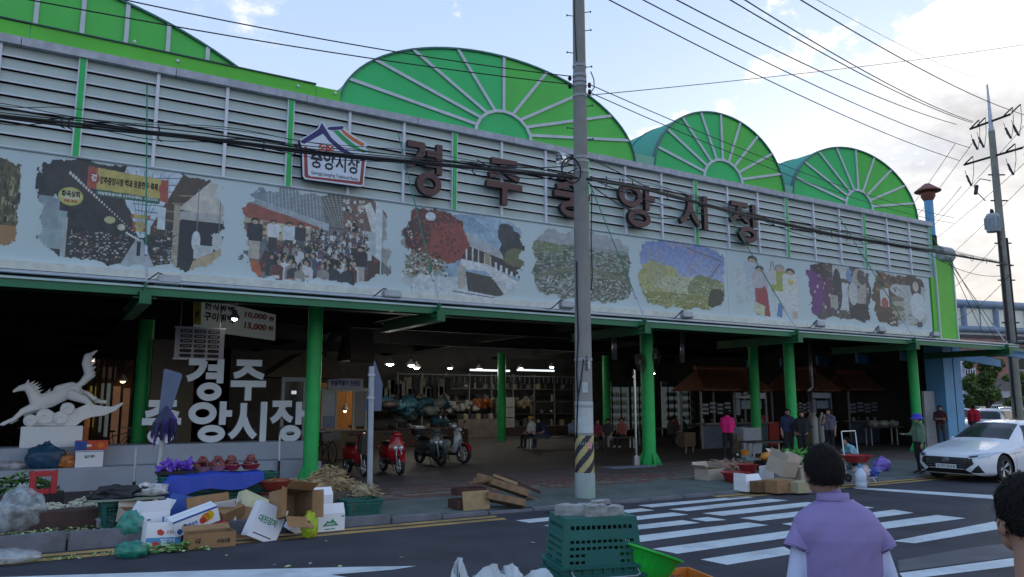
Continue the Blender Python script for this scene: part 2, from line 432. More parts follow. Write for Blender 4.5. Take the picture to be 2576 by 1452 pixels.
# green-tinted paver band near the road (slightly proud sheet with a ragged edge)
mb=MB();xs=[3.2+i*0.35 for i in range(60)]
KH= lambda x:max(0.045,min(SW,SW-(x-4.4)*0.04))
mb2=MB();xr=[4.5+i*.5 for i in range(60)]
for i in range(59):mb2.quad((xr[i],KY+.15,KH(xr[i])-.004),(xr[i+1],KY+.15,KH(xr[i+1])-.004),(xr[i+1],13.4,SW),(xr[i],13.4,SW))
o=mb2.build('pavement_apron',M_pave);struct(o)
AP= lambda x,y:(SW if x<4.5 or y>13.4 else KH(x)+(SW-KH(x))*(y-KY-.15)/1.05)
def G(px,py):
    p=onZ(px,py,SW)
    for _ in range(4):p=onZ(px,py,AP(p.x,min(13.4,max(KY+.15,p.y))))
    return p
lo=[(x,KY+0.16,AP(x,KY+.16)+0.004) for x in xs]
md=[(x,13.4,SW+.005) for x in xs]
hi=[(x,13.5+0.5+0.14*max(0,x-6)+0.12*math.sin(x*2.3)+0.10*math.sin(x*5.1),SW+0.005) for x in xs]
for i in range(len(xs)-1):mb.quad(lo[i],lo[i+1],md[i+1],md[i]);mb.quad(md[i],md[i+1],hi[i+1],hi[i])
o=mb.build('paving_band',M_paveg);struct(o)
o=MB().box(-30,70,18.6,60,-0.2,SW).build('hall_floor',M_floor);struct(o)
o=MB().quad((34,KY+.1,0.004),(140,KY+.1,0.004),(140,120,0.004),(70,120,0.004),(70,18.6,.004),(34,18.6,0.004)).build('side_road',M_asph);struct(o)
# pavers one can tell apart: rows of small tiles laid in the strip by the pole
pave=bpy.data.objects.new('pavers', None);
tile_m=[mat('paver_red',(0.12,0.062,0.055),0.85,0.2,9,0.3),mat('paver_ochre',(0.20,0.165,0.10),0.85,0.2,9,0.3),mat('paver_grey',(0.105,0.115,0.11),0.85,0.2,9,0.3)]
mb=MB();rr=random.Random(3)
for ix in range(0,62):
    for iy in range(0,12):
        x=5.6+ix*0.202+(0.1 if iy%2 else 0);y=14.1+iy*0.152
        if rr.random()<0.12: continue
        z=SW+0.004+rr.random()*0.006
        mb.box(x,x+0.194,y,y+0.144,SW-0.05,z,m=(1 if (iy in (3,) and rr.random()<.8) else (2 if rr.random()<0.15 else 0)))
o=mb.build('pavers',tile_m,fixn=False);o['kind']='stuff';o['label']='worn red and ochre pavers set in the pavement near the pole'
# kerb stones, each a stone of its own
kerb=thing('kerb','weathered grey kerb of long stones along the market pavement','kerb',(0,0,0))
st= None;x=-6.0;rr=random.Random(5);i=0
while x<34:
    L=0.92
    h=0.235 if x<1.9 else max(0.05,0.235-0.045*(x-1.9))
    mb=MB().box(0.01,L-0.01,0,0.15,-0.2,h)
    o=mb.build('kerb_stone',M_kerb,kerb,bevel=0.015)
    o.location=(x,KY+rr.uniform(-.015,.015),0);o.rotation_euler=(rr.uniform(-.02,.02),rr.uniform(-.01,.01),rr.uniform(-.015,.015))
    x+=L;i+=1
# markings: 4 mm sheets, corners measured on the road
def marking(name,pts,m,z=0.004,px=True):
    q=[onZ(a,b,z) for a,b in pts] if px else [Vector((a,b,z)) for a,b in pts]
    mb=MB();mb.add(q,[list(range(len(q)))]);o=mb.build(name,m, None);
    for v in o.data.vertices:v.co.z=z
    return struct(o)
mb=MB()
for (y0,y1) in ((11.55,11.74),(11.86,12.05)):
    mb.quad((-12,y0,0.004),(6.85,y0,0.004),(6.9,y1,0.004),(-12,y1,0.004))
    mb.quad((12.2,y0+.1,0.004),(40,y0+.32,0.004),(40,y1+.32,0.004),(12.2,y1+.1,0.004))
o=mb.build('yellow_kerb_line',M_yel);struct(o)
bars=[[(1605,1271.4),(1865,1248.8),(1895.5,1251.6),(1640,1276.5)],
        [(1297.5,1309.2),(1613,1278.9),(1647,1283.9),(1331.7,1315.5)],
        [(1681.7,1281.4),(1936,1254.8),(1982.5,1259),(1728.6,1286)],
        [(1367.4,1322),(1691.8,1289.3),(1732,1294.9),(1405,1329)],
        [(1766.9,1291.4),(2030,1263),(2082,1268),(1817.4,1297.8)],
        [(1440,1339),(1715.7,1308.6),(1761.8,1315.2),(1484,1346)],
        [(1737.5,1305.6),(1780,1300.6),(1828,1308),(1776.5,1312)],
        [(1860.7,1303.4),(2145,1271),(2200,1277),(1913.3,1310.6)],
        [(1530,1357),(1881.3,1314.1),(1932.8,1321.2),(1578,1368)],
        [(1966.5,1317.7),(2248.9,1282.1),(2298.6,1290.3),(2015,1327)],
        [(1640.6,1380.6),(2046,1327),(2100,1336),(1703.8,1393.2)],
        [(2080,1333),(2357,1295.6),(2430,1303.8),(2140,1342)],
        [(1762.3,1407.5),(2130,1351),(2190,1361),(1829.8,1421)],
        [(2245.3,1361.3),(2500,1312),(2565,1322),(2302,1366.7)]]
mb=MB()
for b in bars:
    q=[onZ(a,c,0.004) for a,c in b];mb.add(q,[(0,1,2,3)])
o=mb.build('zebra_crossing',M_white);struct(o)
marking('stop_line',[(2137,1224.6),(2576,1250.5),(2700,1258),(2700,1270),(2576,1261),(2154.8,1229.9)],M_white)
marking('edge_line',[(2262,1442),(2576,1400),(2760,1376),(2790,1388),(2576,1421),(2275,1458)],M_white)
marking('turn_arrow',[(-300,1462),(150,1447),(560,1434),(900,1426),(1047,1424),(990,1433),(832,1446),(900,1456),(300,1500),(-300,1520)],M_white)
marking('worn_patch',[(2258,1410),(2440,1378),(2760,1340),(2800,1372),(2576,1398),(2262,1438)],mat('worn_asphalt',(0.095,0.10,0.115),0.85,0.2,2,0.4,bscale=90))
o=MB().quad(*[onZ(a,b,.006) for a,b in ((1370,1288),(1560,1262),(1570,1266),(1390,1294))]).build('drain_gap',M_black)
for v in o.data.vertices:v.co.z=0.007
struct(o)

# ------------------------------------------------------------------ the market hall
YW=18.5
P0=0.24  # first green post; panels are 1.5 m wide
hall=thing('market_hall','long market hall with pale louvred front, picture banners and green arched roofs','market hall')
# slats: one shared mesh per material, each slat an object
def slat_mesh(wd):
    mb=MB()
    mb.quad((0,0.02,0.270),(wd,0.02,0.270),(wd,-0.035,0.05),(0,-0.035,0.05),m=0)
    mb.box(0,wd,-0.052,-0.03,0.020,0.05,m=1)
    mb.quad((0,0.02,0.262),(0,-0.035,0.05),(0,0.06,0.05),m=0)
    me=mb.mesh('slat')
    for q in (M_slat,M_lip):me.materials.append(q)
    me.polygons.foreach_set('material_index',mb.m); return me
SL=slat_mesh(1.44);SLs=slat_mesh(0.72)
ZB,ZT=7.10,9.32;NR=8;dz=(ZT-ZB)/NR
for k in range(-3,21):
    x0=P0+1.5*k;wide= True
    if x0>31.6: continue
    me=SL if x0+1.5<31.9 else SLs
    for r in range(NR):
        o=link('slat',me,hall);o.rotation_euler.x=random.uniform(-.02,.02);o.location=(x0+0.03,YW-0.02,ZB+r*dz+random.uniform(-.003,.003));o.scale=(1,1,dz/0.275)
for k in range(-3,22):
    x0=P0+1.5*k
    g=(k%3==0)
    mb=MB()
    if g:
        mb.box(-0.055,0.055,-0.115,0.02,0,ZT-ZB,m=1)
        mb.box(-0.085,-0.055,-0.10,0.02,0,ZT-ZB,m=0);mb.box(0.055,0.085,-0.10,0.02,0,ZT-ZB,m=0)
    else:mb.box(-0.035,0.035,-0.10,0.02,0,ZT-ZB,m=0)
    o=mb.build('post',[M_lip,M_green],hall);o.location=(x0,YW,ZB)
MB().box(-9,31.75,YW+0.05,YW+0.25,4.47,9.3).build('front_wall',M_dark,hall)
# cap flashing in lengths
for k in range(-2,11):
    a=-0.9+3.0*k;b=min(a+2.985,31.85)
    o=MB().box(a,b,YW-0.17,YW+0.27,9.32,9.50).build('cap_flashing',M_cap,hall);o.location.z=random.uniform(-.006,.006)
# roof deck and body
MB().box(-9,31.7,YW+0.27,50,9.2,9.3).build('roof_deck',mat('deck',(0.2,0.3,0.25),.8),hall)
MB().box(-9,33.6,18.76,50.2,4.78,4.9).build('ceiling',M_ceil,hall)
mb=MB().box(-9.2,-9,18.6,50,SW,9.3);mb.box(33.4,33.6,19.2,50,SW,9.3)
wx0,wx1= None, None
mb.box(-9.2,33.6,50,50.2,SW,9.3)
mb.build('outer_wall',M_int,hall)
# banner
for (a,b) in ((-9,-1.9),(-1.88,5.3),(5.31,8.02),(8.03,13.3),(13.31,19.55),(19.56,26.2),(26.21,31.35)):
    MB().box(a,b,YW-0.10,YW+0.02,4.78,7.08).build('banner_panel',M_ban,hall)
MB().box(-9,31.4,YW-0.13,YW+0.04,7.083,7.115).build('banner_rail',mat('banner_rail',(0.25,0.33,0.38),.5),hall)
MB().box(-9,31.4,YW-0.22,YW+0.04,4.60,4.775).build('light_trough',mat('trough',(0.62,0.66,0.64),.5,dirt=.3,dirtcol=(.4,.44,.42)),hall)
# canopy
CZ=3.98
can=bpy.data.objects.new('canopy', None);COL.objects.link(can);can.parent=hall;KIDS.setdefault(hall.name,[]).append(can)
mb=MB()
mb.add([(-9,15.9,CZ+.10),(32.7,15.9,CZ+.10),(32.7,18.5,4.5),(-9,18.5,4.5),(-9,15.9,CZ+.06),(32.7,15.9,CZ+.06),(32.7,18.5,4.46),(-9,18.5,4.46)],
       [(0,1,2,3),(7,6,5,4),(0,4,5,1),(1,5,6,2),(2,6,7,3),(3,7,4,0)])
mb.build('canopy_sheet',M_greenD,can)
MB().box(-9,32.7,15.84,15.9,CZ-0.05,CZ+0.09).build('fascia',mat('fascia_green',(0.018,0.17,0.08),.4,.1,2,dirt=.5,dirtcol=(.02,.14,.08)),can)
MB().box(-9,32.7,15.80,15.94,CZ+0.095,CZ+0.135).build('gutter_lip',mat('gutter_lip',(0.40,0.55,0.55),.4,.1,3),can)
for i,(yy,zz,rr_) in enumerate(((15.93,CZ+.22,.022),(16.1,CZ+.27,.018))):
    MB().tube([(-9,yy,zz),(10,yy,zz+.01),(33,yy,zz-.02)],rr_,8).build('conduit',M_steel,can,smooth=True)
MB().tube([(x,15.97+.05*math.sin(x*1.7),CZ+.17+.03*math.sin(x*2.3)) for x in np.linspace(-9,32,90)],.014,5).build('loose_cable',M_wire,can)
for k in range(-1,6):
    bx=1.51+6.03*k
    if k<0:bx=-4.55
    mb=MB();mb.box(-0.03,0.03,15.62,19.0,3.78,3.96);mb.box(-0.11,0.11,15.62,19.0,3.96,3.985);mb.box(-0.11,0.11,15.62,19.0,3.745,3.78)
    mb.box(-0.10,0.10,15.60,15.62,3.745,3.985)
    mb.box(-0.20,0.20,15.70,15.76,3.86,3.875);mb.box(-0.015,0.015,15.66,15.80,3.985,4.16)
    o=mb.build('bracket_beam',mat('shaded_beam_green',(.015,.13,.05),.5),can);o.location.x=bx  # shade under the canopy put into a darker green
    top=Vector((bx,18.36,8.98 if k!=3 else 8.4));bot=Vector((bx,15.73,4.14));mid=bot.lerp(top,0.16)
    o=MB().tube([top,mid],0.015,6).build('tie_rod',mat('rod_green',(.02,.20,.12),.5),can)
    mb=MB().tube([mid,bot.lerp(top,.12)],.03,8,m=0);mb.tube([bot.lerp(top,.12),bot.lerp(top,.03)],.012,6,m=0);mb.tube([bot.lerp(top,.12)+Vector((.03,0,0)),bot.lerp(top,.03)+Vector((.03,0,0))],.012,6)
    mb.tube([bot+Vector((0,0,.1)),bot+Vector((.03,-.03,.03)),bot+Vector((.0,-.05,-.03))],.014,6)
    mb.build('turnbuckle',M_steel,can)
# purlins under the canopy and the header beam over the columns
for yy in (16.7,17.6):
    MB().box(-9,32.6,yy,yy+.08,3.985+(yy-15.9)*.13,4.09+(yy-15.9)*.13).build('purlin',M_greenD,can)
MB().box(-9,33.2,18.85,19.15,4.26,4.62).build('header_beam',mat('header',(0.018,0.06,0.032),.6),hall)
for yy in (24,30,36,43):
    MB().box(-9,33.2,yy,yy+.25,4.35,4.775).build('ceiling_beam',M_ceil,hall)
for xx in (2,9,16,23,30):
    MB().box(xx,xx+.2,19.2,49,4.5,4.775).build('ceiling_beam',M_ceil,hall)
# columns: (display x, base y) on the floor line
def column(px,py,r=0.19,plates=False,z1=4.3,m=M_green):
    g=G(px,py);mb=MB();mb.lathe([(r,0),(r,z1-SW)],n=24)
    o=mb.build('column',m,hall,smooth=40);o.location=(g.x,g.y,SW)
    if plates:
        mb=MB();mb.lathe([(r*1.9,0),(r*1.9,0.02)],n=24)
        for a in range(6):
            an=a*math.pi/3+.3;M=Matrix.Rotation(an,4,'Z');mb.add([M@Vector(p) for p in ((r*.97,-.012,.02),(r*1.75,-.012,.02),(r*1.6,-.012,.12),(r*.97,-.012,.38),(r*.97,.012,.02),(r*1.75,.012,.02),(r*1.6,.012,.12),(r*.97,.012,.38))],[(0,1,2,3),(7,6,5,4),(0,4,5,1),(1,5,6,2),(2,6,7,3)])
        mb.build('base_plate',m,o)
    return o
c1=column(779,1212,.175, True);c2=column(1634,1168,.20, True);c3=column(1997,1149,.18, True);c4=column(2312,1136,.18, True)
c0=column(345,1178,.21, True)
for px,py in ((1262,1110),(1528,1105),(1905,1128)):column(px,py,.20)

# fan gables and vaults
def ell(cx,hw,h,z0,t): return (cx+hw*math.cos(t),z0+h*math.sin(t))
def fan(cx,hw,h,z0=9.48,hubw=0.93,hubh=0.80,nr=9,matsx=(M_fan,M_fan2)):
    root=bpy.data.objects.new('arched_roof', None);COL.objects.link(root);root.parent=hall;KIDS.setdefault(hall.name,[]).append(root)
    Y0=YW+0.06
    ang=[math.pi*(i+1)/(nr+1) for i in range(nr)]
    A=[0]+ang+[math.pi]
    for i in range(nr+1):
        t0,t1=A[i],A[i+1];k=6
        outer=[ell(cx,hw,h,z0,t0+(t1-t0)*j/k) for j in range(k+1)]
        inner=[ell(cx,hubw,hubh,z0,t1+(t0-t1)*j/3) for j in range(4)]
        MB().prism([(a,b) for a,b in outer+inner],(0,Y0,0),(1,0,0),(0,0,1),(0,0.02,0)).build('roof_panel',matsx[1] if i<5 else matsx[0],root)  # right half takes the sheet with the sun glow in its colour
    hub=[ell(cx,hubw,hubh,z0,math.pi*j/12) for j in range(13)]
    MB().prism(hub,(0,Y0,0),(1,0,0),(0,0,1),(0,0.02,0)).build('roof_panel',matsx[0],root)
    for t in ang:
        a=Vector(ell(cx,hubw,hubh,z0,t));b=Vector(ell(cx,hw,h,z0,t));d=(b-a).normalized();n=Vector((-d.y,d.x))*0.042
        MB().prism([tuple(a-n),tuple(b-n),tuple(b+n),tuple(a+n)],(0,Y0-0.05,0),(1,0,0),(0,0,1),(0,0.045,0)).build('rib',M_rib,root)
    def band(hw_,h_,wd,y0,y1,k,m,nm):
        mb=MB();vs=[]
        for j in range(k+1):
            t=math.pi*j/k
            for (e,y) in ((0,y0),(wd,y0),(wd,y1),(0,y1)):
                x,z=ell(cx,hw_+e,h_+e,z0,t);vs.append((x,y,z))
        fs=[]
        for j in range(k):
            for e in range(4):fs.append((j*4+e,j*4+(e+1)%4,j*4+4+(e+1)%4,j*4+4+e))
        mb.add(vs,fs); return mb.build(nm,m,root)
    band(hubw-.04,hubh-.04,.09,Y0-.06,Y0-.01,10,M_rib,'hub_ring')
    band(hw-.015,h-.015,.05,Y0-.06,Y0+.10,40,mat('rim_dark',(0.05,0.17,0.16),.5),'rim')
    mb=MB();k=28;L=24.0;vs=[]
    for y in (Y0+.1,Y0+L):
        for j in range(k+1):x,z=ell(cx,hw,h,z0,math.pi*j/k);vs.append((x,y,z))
    mb.add(vs,[(j,j+1,k+2+j,k+1+j) for j in range(k)]);mb.build('vault_sheet',M_teal,root,smooth=True)
    for j in range(1,14):band(hw,h,.035,Y0+j*1.65,Y0+j*1.65+.07,28,mat('vault_rib',(0.10,0.22,0.27),.5),'vault_rib')
fan(10.87,4.88,2.47);fan(19.7,3.12,2.47);fan(27.2,3.9,2.47,hubw=.86)
# side gutters between the arches
for a,b in ((15.75,16.6),(22.85,23.3)):
    MB().box(a,b,YW+.02,YW+.2,9.5,9.86).build('valley_cover',M_teal,hall)
# low green arch at the left with upright ribs behind a green parapet
root=bpy.data.objects.new('segmental_roof', None);COL.objects.link(root);root.parent=hall;KIDS.setdefault(hall.name,[]).append(root)
cx,Rr,zc=-1.4,10.0,9.86+1.32-10.0
def segz(x): return zc+math.sqrt(max(0,Rr*Rr-(x-cx)**2))
xs=[cx-4.97]+[2.77-.868*i for i in range(11)][::-1]+[cx+4.95]
xs=sorted(x for x in xs)
for i in range(len(xs)-1):
    a,b=xs[i],xs[i+1];pts=[(a,9.84),(b,9.84)]+[(b+(a-b)*j/5,max(9.85,segz(b+(a-b)*j/5))) for j in range(6)]
    MB().prism(pts,(0,YW+.12,0),(1,0,0),(0,0,1),(0,.02,0)).build('roof_panel',M_fan2,root)
for x in xs[1:-1]:
    MB().box(x-.045,x+.045,YW+.06,YW+.115,9.84,segz(x)).build('rib',M_rib,root)
mb=MB();vs=[];K=30
for j in range(K+1):
    x=cx-4.97+9.94*j/K;z=max(9.86,segz(x))
    for e,y in ((-.01,YW+.05),(.04,YW+.05),(.04,YW+.25),(-.01,YW+.25)):vs.append((x,y,z+e))
mb.add(vs,[(j*4+e,j*4+(e+1)%4,j*4+4+(e+1)%4,j*4+4+e) for j in range(K) for e in range(4)]);mb.build('rim',MATS['rim_dark'],root)
mb=MB();vs=[]
for y in (YW+.25,YW+24):
    for j in range(K+1):x=cx-4.97+9.94*j/K;vs.append((x,y,max(9.86,segz(x))))
mb.add(vs,[(j,j+1,K+2+j,K+1+j) for j in range(K)]);mb.build('vault_sheet',M_teal,root,smooth=True)
for a,b,zt in ((-9,-.78,9.86),(-.77,5.35,9.87),(5.36,5.99,9.84)):
    MB().box(a,b,YW-.02,YW+.1,9.5,zt).build('parapet',M_greenL,hall)
MB().box(-9,5.35,YW-.06,YW+.14,9.872,9.90).build('parapet_cap',mat('parapet_cap',(.05,.09,.10),.5),hall)
for px,py in ((338,105.7),(447,154),(750,217),(843,235)):
    q=onY(px,py,YW-.03);MB().lathe([(.035,0),(.035,.03),(.0,.045)],n=10,M=Matrix.Rotation(R_(90),4,'X')).build('stud',M_lip,hall).location=q

# right-hand corner: pilaster, hood, blue column, door frame
MB().box(31.42,31.72,YW-.14,YW+.3,4.55,7.12).build('corner_strip',M_greenL,hall)
MB().box(31.75,31.80,YW-.2,YW+.3,4.55,8.2).build('corner_trim',M_lip,hall)
MB().box(31.80,33.05,YW-.16,YW+.3,4.55,7.95).build('pilaster',M_greenL,hall)
MB().box(33.05,33.11,YW-.2,YW+.3,4.55,8.3).build('corner_trim',M_lip,hall)
mb=MB();pr=[(.30*math.cos(t),.42*math.sin(t)) for t in np.linspace(-.45*math.pi,.5*math.pi,14)]
mb.prism([(a,b*.8) for a,b in pr]+[(-.25,.4),(-.25,-.4)],(32.15,YW-.1,8.2),(0,-1,0),(0,0,1),(.85,0,0));o=mb.build('rolled_hood',mat('rolled_hood',(.38,.42,.46),.55,.2,4,.3,dirt=.5,dirtcol=(.25,.27,.30)),hall)
MB().box(31.6,31.9,YW+.0,YW+.4,7.1,8.4).build('hood_side',M_greenL,hall)
mb=MB().box(31.75,33.0,18.3,19.1,SW,4.45,m=0);mb.box(32.42,32.45,18.285,18.3,SW+.6,4.4,m=1);mb.build('corner_column',[M_blue,M_black],hall)
MB().box(30.95,31.7,18.75,18.85,SW,2.4).build('shutter_box',M_grey,hall)
# side canopy running back from the corner, blue frames and clear sheets
for j in range(7):
    y=16.2+j*2.2
    MB().add([(32.6,y,3.78),(36.4,y,3.50),(36.4,y+.14,3.50),(32.6,y+.14,3.78),(32.6,y,4.2),(36.4,y,3.80),(36.4,y+.14,3.80),(32.6,y+.14,4.2)],[(0,1,2,3),(4,7,6,5),(0,4,5,1),(1,5,6,2),(2,6,7,3),(3,7,4,0)]).build('side_rafter',M_blue,can)
for x,z in ((33.6,4.24),(34.8,4.10),(36.2,3.95)):
    MB().box(x,x+.12,15.9,30,z,z+.10).build('side_purlin',M_greenD,can)
MB().add([(32.7,15.85,4.38),(36.5,16.3,3.98),(36.5,30,3.98),(32.7,30,4.38)],[(0,1,2,3)]).build('side_sheet',filmy('side_sheet',(.35,.45,.5),.4),can)
MB().add([(32.7,15.84,3.93),(36.5,16.25,3.86),(36.5,16.3,3.98),(32.7,15.9,4.07)],[(0,1,2,3)]).build('side_fascia',M_greenD,can)
# chimney
ch=onY(2335,600,20.0)
ct=thing('chimney_pipe','blue flue pipe with red conical cap behind the right end of the roof','chimney',(34.55,20,0))
MB().lathe([(.19,SW),(.19,11.2)],n=20).build('pipe',M_blue,ct,smooth=40)
o=MB().lathe([(.20,11.18),(.31,11.37),(.31,11.55),(.22,11.55),(.22,11.61),(.56,11.61),(.57,11.65),(.12,11.99),(0,12.01)],n=24).build('cap',mat('cap_red',(.20,.055,.045),.6,.15,4),ct,smooth=30)

# ------------------------------------------------------------------ raised letters (strokes as bars, arcs and rings)
def arc(p0,p1,p2,n=7):
    p0,p1,p2=Vector(p0),Vector(p1),Vector(p2)
    return [tuple(p0*(1-t)**2+p1*2*t*(1-t)+p2*t*t) for t in [i/(n-1) for i in range(n)]]
HG={  # strokes in a unit square: ('s', points) polyline, ('o', cx, cy, rx, ry) ring
 'gyeong':[('s',[(0.02,.93),(.48,.93)]),('s',arc((.44,.96),(.42,.62),(0.0,.52))),('s',[(.90,1.0),(.90,.42)]),('s',[(.55,.80),(.88,.80)]),('s',[(.50,.60),(.88,.60)]),('o',.62,.215,.34,.225)],
 'ju':[('s',[(.14,.95),(.86,.95)]),('s',arc((.50,.93),(.42,.68),(.08,.62))),('s',arc((.50,.80),(.60,.68),(.92,.60))),('s',[(0.0,.42),(1.0,.42)]),('s',[(.50,.42),(.50,0.0)])],
 'jung':[('s',[(.14,.96),(.86,.96)]),('s',arc((.50,.95),(.42,.74),(.08,.70))),('s',arc((.50,.84),(.60,.74),(.92,.68))),('s',[(0.0,.53),(1.0,.53)]),('s',[(.50,.53),(.50,.36)]),('o',.50,.19,.34,.20)],
 'ang':[('o',.34,.71,.34,.27),('s',[(.83,1.0),(.83,.42)]),('s',[(.84,.70),(1.06,.70)]),('o',.58,.205,.33,.215)],
 'si':[('s',[(.34,.97),(.34,.62)]),('s',arc((.34,.70),(.28,.30),(.0,.14))),('s',arc((.36,.60),(.46,.28),(.68,.12))),('s',[(.90,1.0),(.90,0.0)])],
 'jang':[('s',[(.02,.95),(.60,.95)]),('s',arc((.34,.93),(.26,.62),(.0,.52))),('s',arc((.34,.76),(.42,.60),(.62,.54))),('s',[(.82,1.0),(.82,.42)]),('s',[(.84,.70),(1.06,.70)]),('o',.58,.20,.32,.21)],
}
def letter_mesh(mb,key,O,U,V,N_,th,depth,mf=0,ms=0):
    """O lower-left front corner, U/V full width/height vectors, N_ unit vector towards the viewer"""
    O,U,V,N_=Vector(O),Vector(U),Vector(V),Vector(N_);lu,lv=U.length,V.length;u,v=U/lu,V/lv
    e=0
    for st in HG[key]:
        e+=0.0021
        W=N_*(depth+e)
        if st[0]=='s':
            p=[Vector((a*lu,b*lv)) for a,b in st[1]];L=[];Rr2=[]
            for i,q in enumerate(p):
                d=(p[min(i+1,len(p)-1)]-p[max(i-1,0)]).normalized();n=Vector((-d.y,d.x))*th/2
                L.append(q+n);Rr2.append(q-n)
            for i in range(len(p)-1):
                quad=[tuple(L[i]),tuple(L[i+1]),tuple(Rr2[i+1]),tuple(Rr2[i])]
                mb.prism(quad[::-1],O,u,v,W,m=mf,ms=ms)
        else:
            _,cx_,cy_,rx,ry=st;k=28;cx_*=lu;cy_*=lv;rx*=lu;ry*=lv
            out=[(cx_+rx*math.cos(2*math.pi*i/k),cy_+ry*math.sin(2*math.pi*i/k)) for i in range(k)]
            inn=[(cx_+(rx-th)*math.cos(2*math.pi*i/k),cy_+(ry-th)*math.sin(2*math.pi*i/k)) for i in range(k)]
            vs=[O+u*a+v*b+W for a,b in out]+[O+u*a+v*b+W for a,b in inn]+[O+u*a+v*b for a,b in out]+[O+u*a+v*b for a,b in inn]
            mb.add(vs,[(i,(i+1)%k,k+(i+1)%k,k+i) for i in range(k)],mf)
            mb.add(vs,[(i,2*k+i,2*k+(i+1)%k,(i+1)%k) for i in range(k)]+[(k+i,k+(i+1)%k,3*k+(i+1)%k,3*k+i) for i in range(k)],ms)
names=[('gyeong',1018,1113,358,497,'경'),('ju',1218,1312,402,522,'주'),('jung',1388,1482,443,553,'중'),('ang',1551,1640,462,576,'앙'),('si',1705,1778,488,580,'시'),('jang',1833,1906,510,615,'장')]
YL=YW-0.18
where=['beside the house logo','second from the house logo','half hidden behind the utility pole','just right of the utility pole','with two long legs, second from the right end','rightmost of the row']
for (key,x0,x1,y0,y1,ch),wh in zip(names,where):
    a=onY(x0,(y0+y1)/2,YL);b=onY(x1,(y0+y1)/2,YL);cx=(x0+x1)/2
    sl_=(y1-y0)/2
    zt=onY(cx,y0+4,YL).z;zb=onY(cx,y1-4,YL).z
    mb=MB();letter_mesh(mb,key,(0,0,0),((b.x-a.x)*.95,0,0),(0,0,zt-zb),(0,-1,0),0.17,0.14,0,1)
    o=mb.build('sign_letter',[M_brown,M_brownS]);o.location=(a.x,YL,zb)
    tag(o,'brown raised letter %s on the louvred wall, %s'%(ch,wh),'sign letter','brown letters of the market name')
# ------------------------------------------------------------------ house-shaped logo sign
def hp(x,y,dy=0.0):  # crop coordinates -> wall (x,z)
    px=(1150+x/2.7116)/1.5652;py=(440+y/2.7116)/1.5652
    q=onY(px,py,YW-0.30); return (q.x,q.z)
lg=thing('logo_sign','white house shaped logo sign with blue roof lines and red frame on the louvred wall','sign',(0,0,0))
def hpoly(name,pts,m,y,t=0.012,side=None):
    P=[hp(*p) for p in pts]
    mb=MB().prism(P,(0,y,0),(1,0,0),(0,0,1),(0,t,0),0,1 if side else None); return mb.build(name,[m,side or m],lg)
out=[(80,300),(95,350),(105,380),(115,690),(135,720),(735,802),(765,785),(785,600),(800,520),(812,420),(780,380),(805,365),(795,335),(620,230),(560,180),(550,145),(400,150),(370,170),(345,120),(318,102),(290,130),(275,175),(150,262)]
hpoly('board',out,mat('logo_white',(.62,.70,.82),.5,.03),YW-.30,.16,M_brownS)
hpoly('red_frame',[(125,375),(158,372),(170,675),(195,690),(722,748),(745,520),(775,535),(752,780),(730,782),(150,706),(133,690)],mat('logo_red',(.28,.05,.05),.5),YW-.304,.004)
hpoly('roof_line',[(95,310),(285,185),(318,115),(350,170),(420,280),(545,390),(690,470),(800,500),(770,530),(640,490),(500,410),(400,320),(330,235),(130,345),(98,330)],mat('logo_navy',(.035,.03,.16),.5),YW-.305,.005)
hpoly('roof_line',[(375,175),(400,163),(545,152),(550,175),(530,190),(430,200),(385,190)],MATS['logo_navy'],YW-.306,.006)
hpoly('green_stripe',[(440,207),(490,200),(600,300),(720,390),(800,418),(770,440),(640,385),(530,300)],mat('logo_green',(.02,.33,.12),.5),YW-.306,.006)
hpoly('orange_stripe',[(520,197),(545,190),(640,265),(775,345),(750,372),(650,315),(570,255)],mat('logo_orange',(.55,.15,.05),.5),YW-.306,.006)
hpoly('red_seal',[(285,358),(310,350),(430,368),(445,385),(440,460),(415,467),(300,440),(285,420)],mat('logo_seal',(.60,.06,.05),.5),YW-.304,.004)
def wall_text(body,xa,xb,ya,yb,size_m,m,Y,parent,off=0.0,name='lettering'):
    """text from crop point (xa,ya) to (xb,yb) on the wall plane"""
    A,B=hp(xa,ya),hp(xb,yb);c=((A[0]+B[0])/2,Y,(A[1]+B[1])/2)
    return text(body,size_m,m,parent,facing(c,(0,-1,0)),name,width=abs(B[0]-A[0]),off=off)
A,B=hp(195,555),hp(715,610)
text('중앙시장',.62,M_ink,lg,facing(((A[0]+B[0])/2,YW-.3095,(A[1]+B[1])/2+.07),(0,-1,0)),width=B[0]-A[0],height=.46,off=.010)
A,B=hp(203,655),hp(702,715)
text('Gyeongju JoongAng Traditional Market',.12,M_ink,lg,facing(((A[0]+B[0])/2,YW-.3095,(A[1]+B[1])/2),(0,-1,0)),width=B[0]-A[0])
A,B=hp(300,400),hp(430,425)
text('경주',.34,M_wink,lg,facing(((A[0]+B[0])/2,YW-.3095,(A[1]+B[1])/2),(0,-1,0)),width=.36)

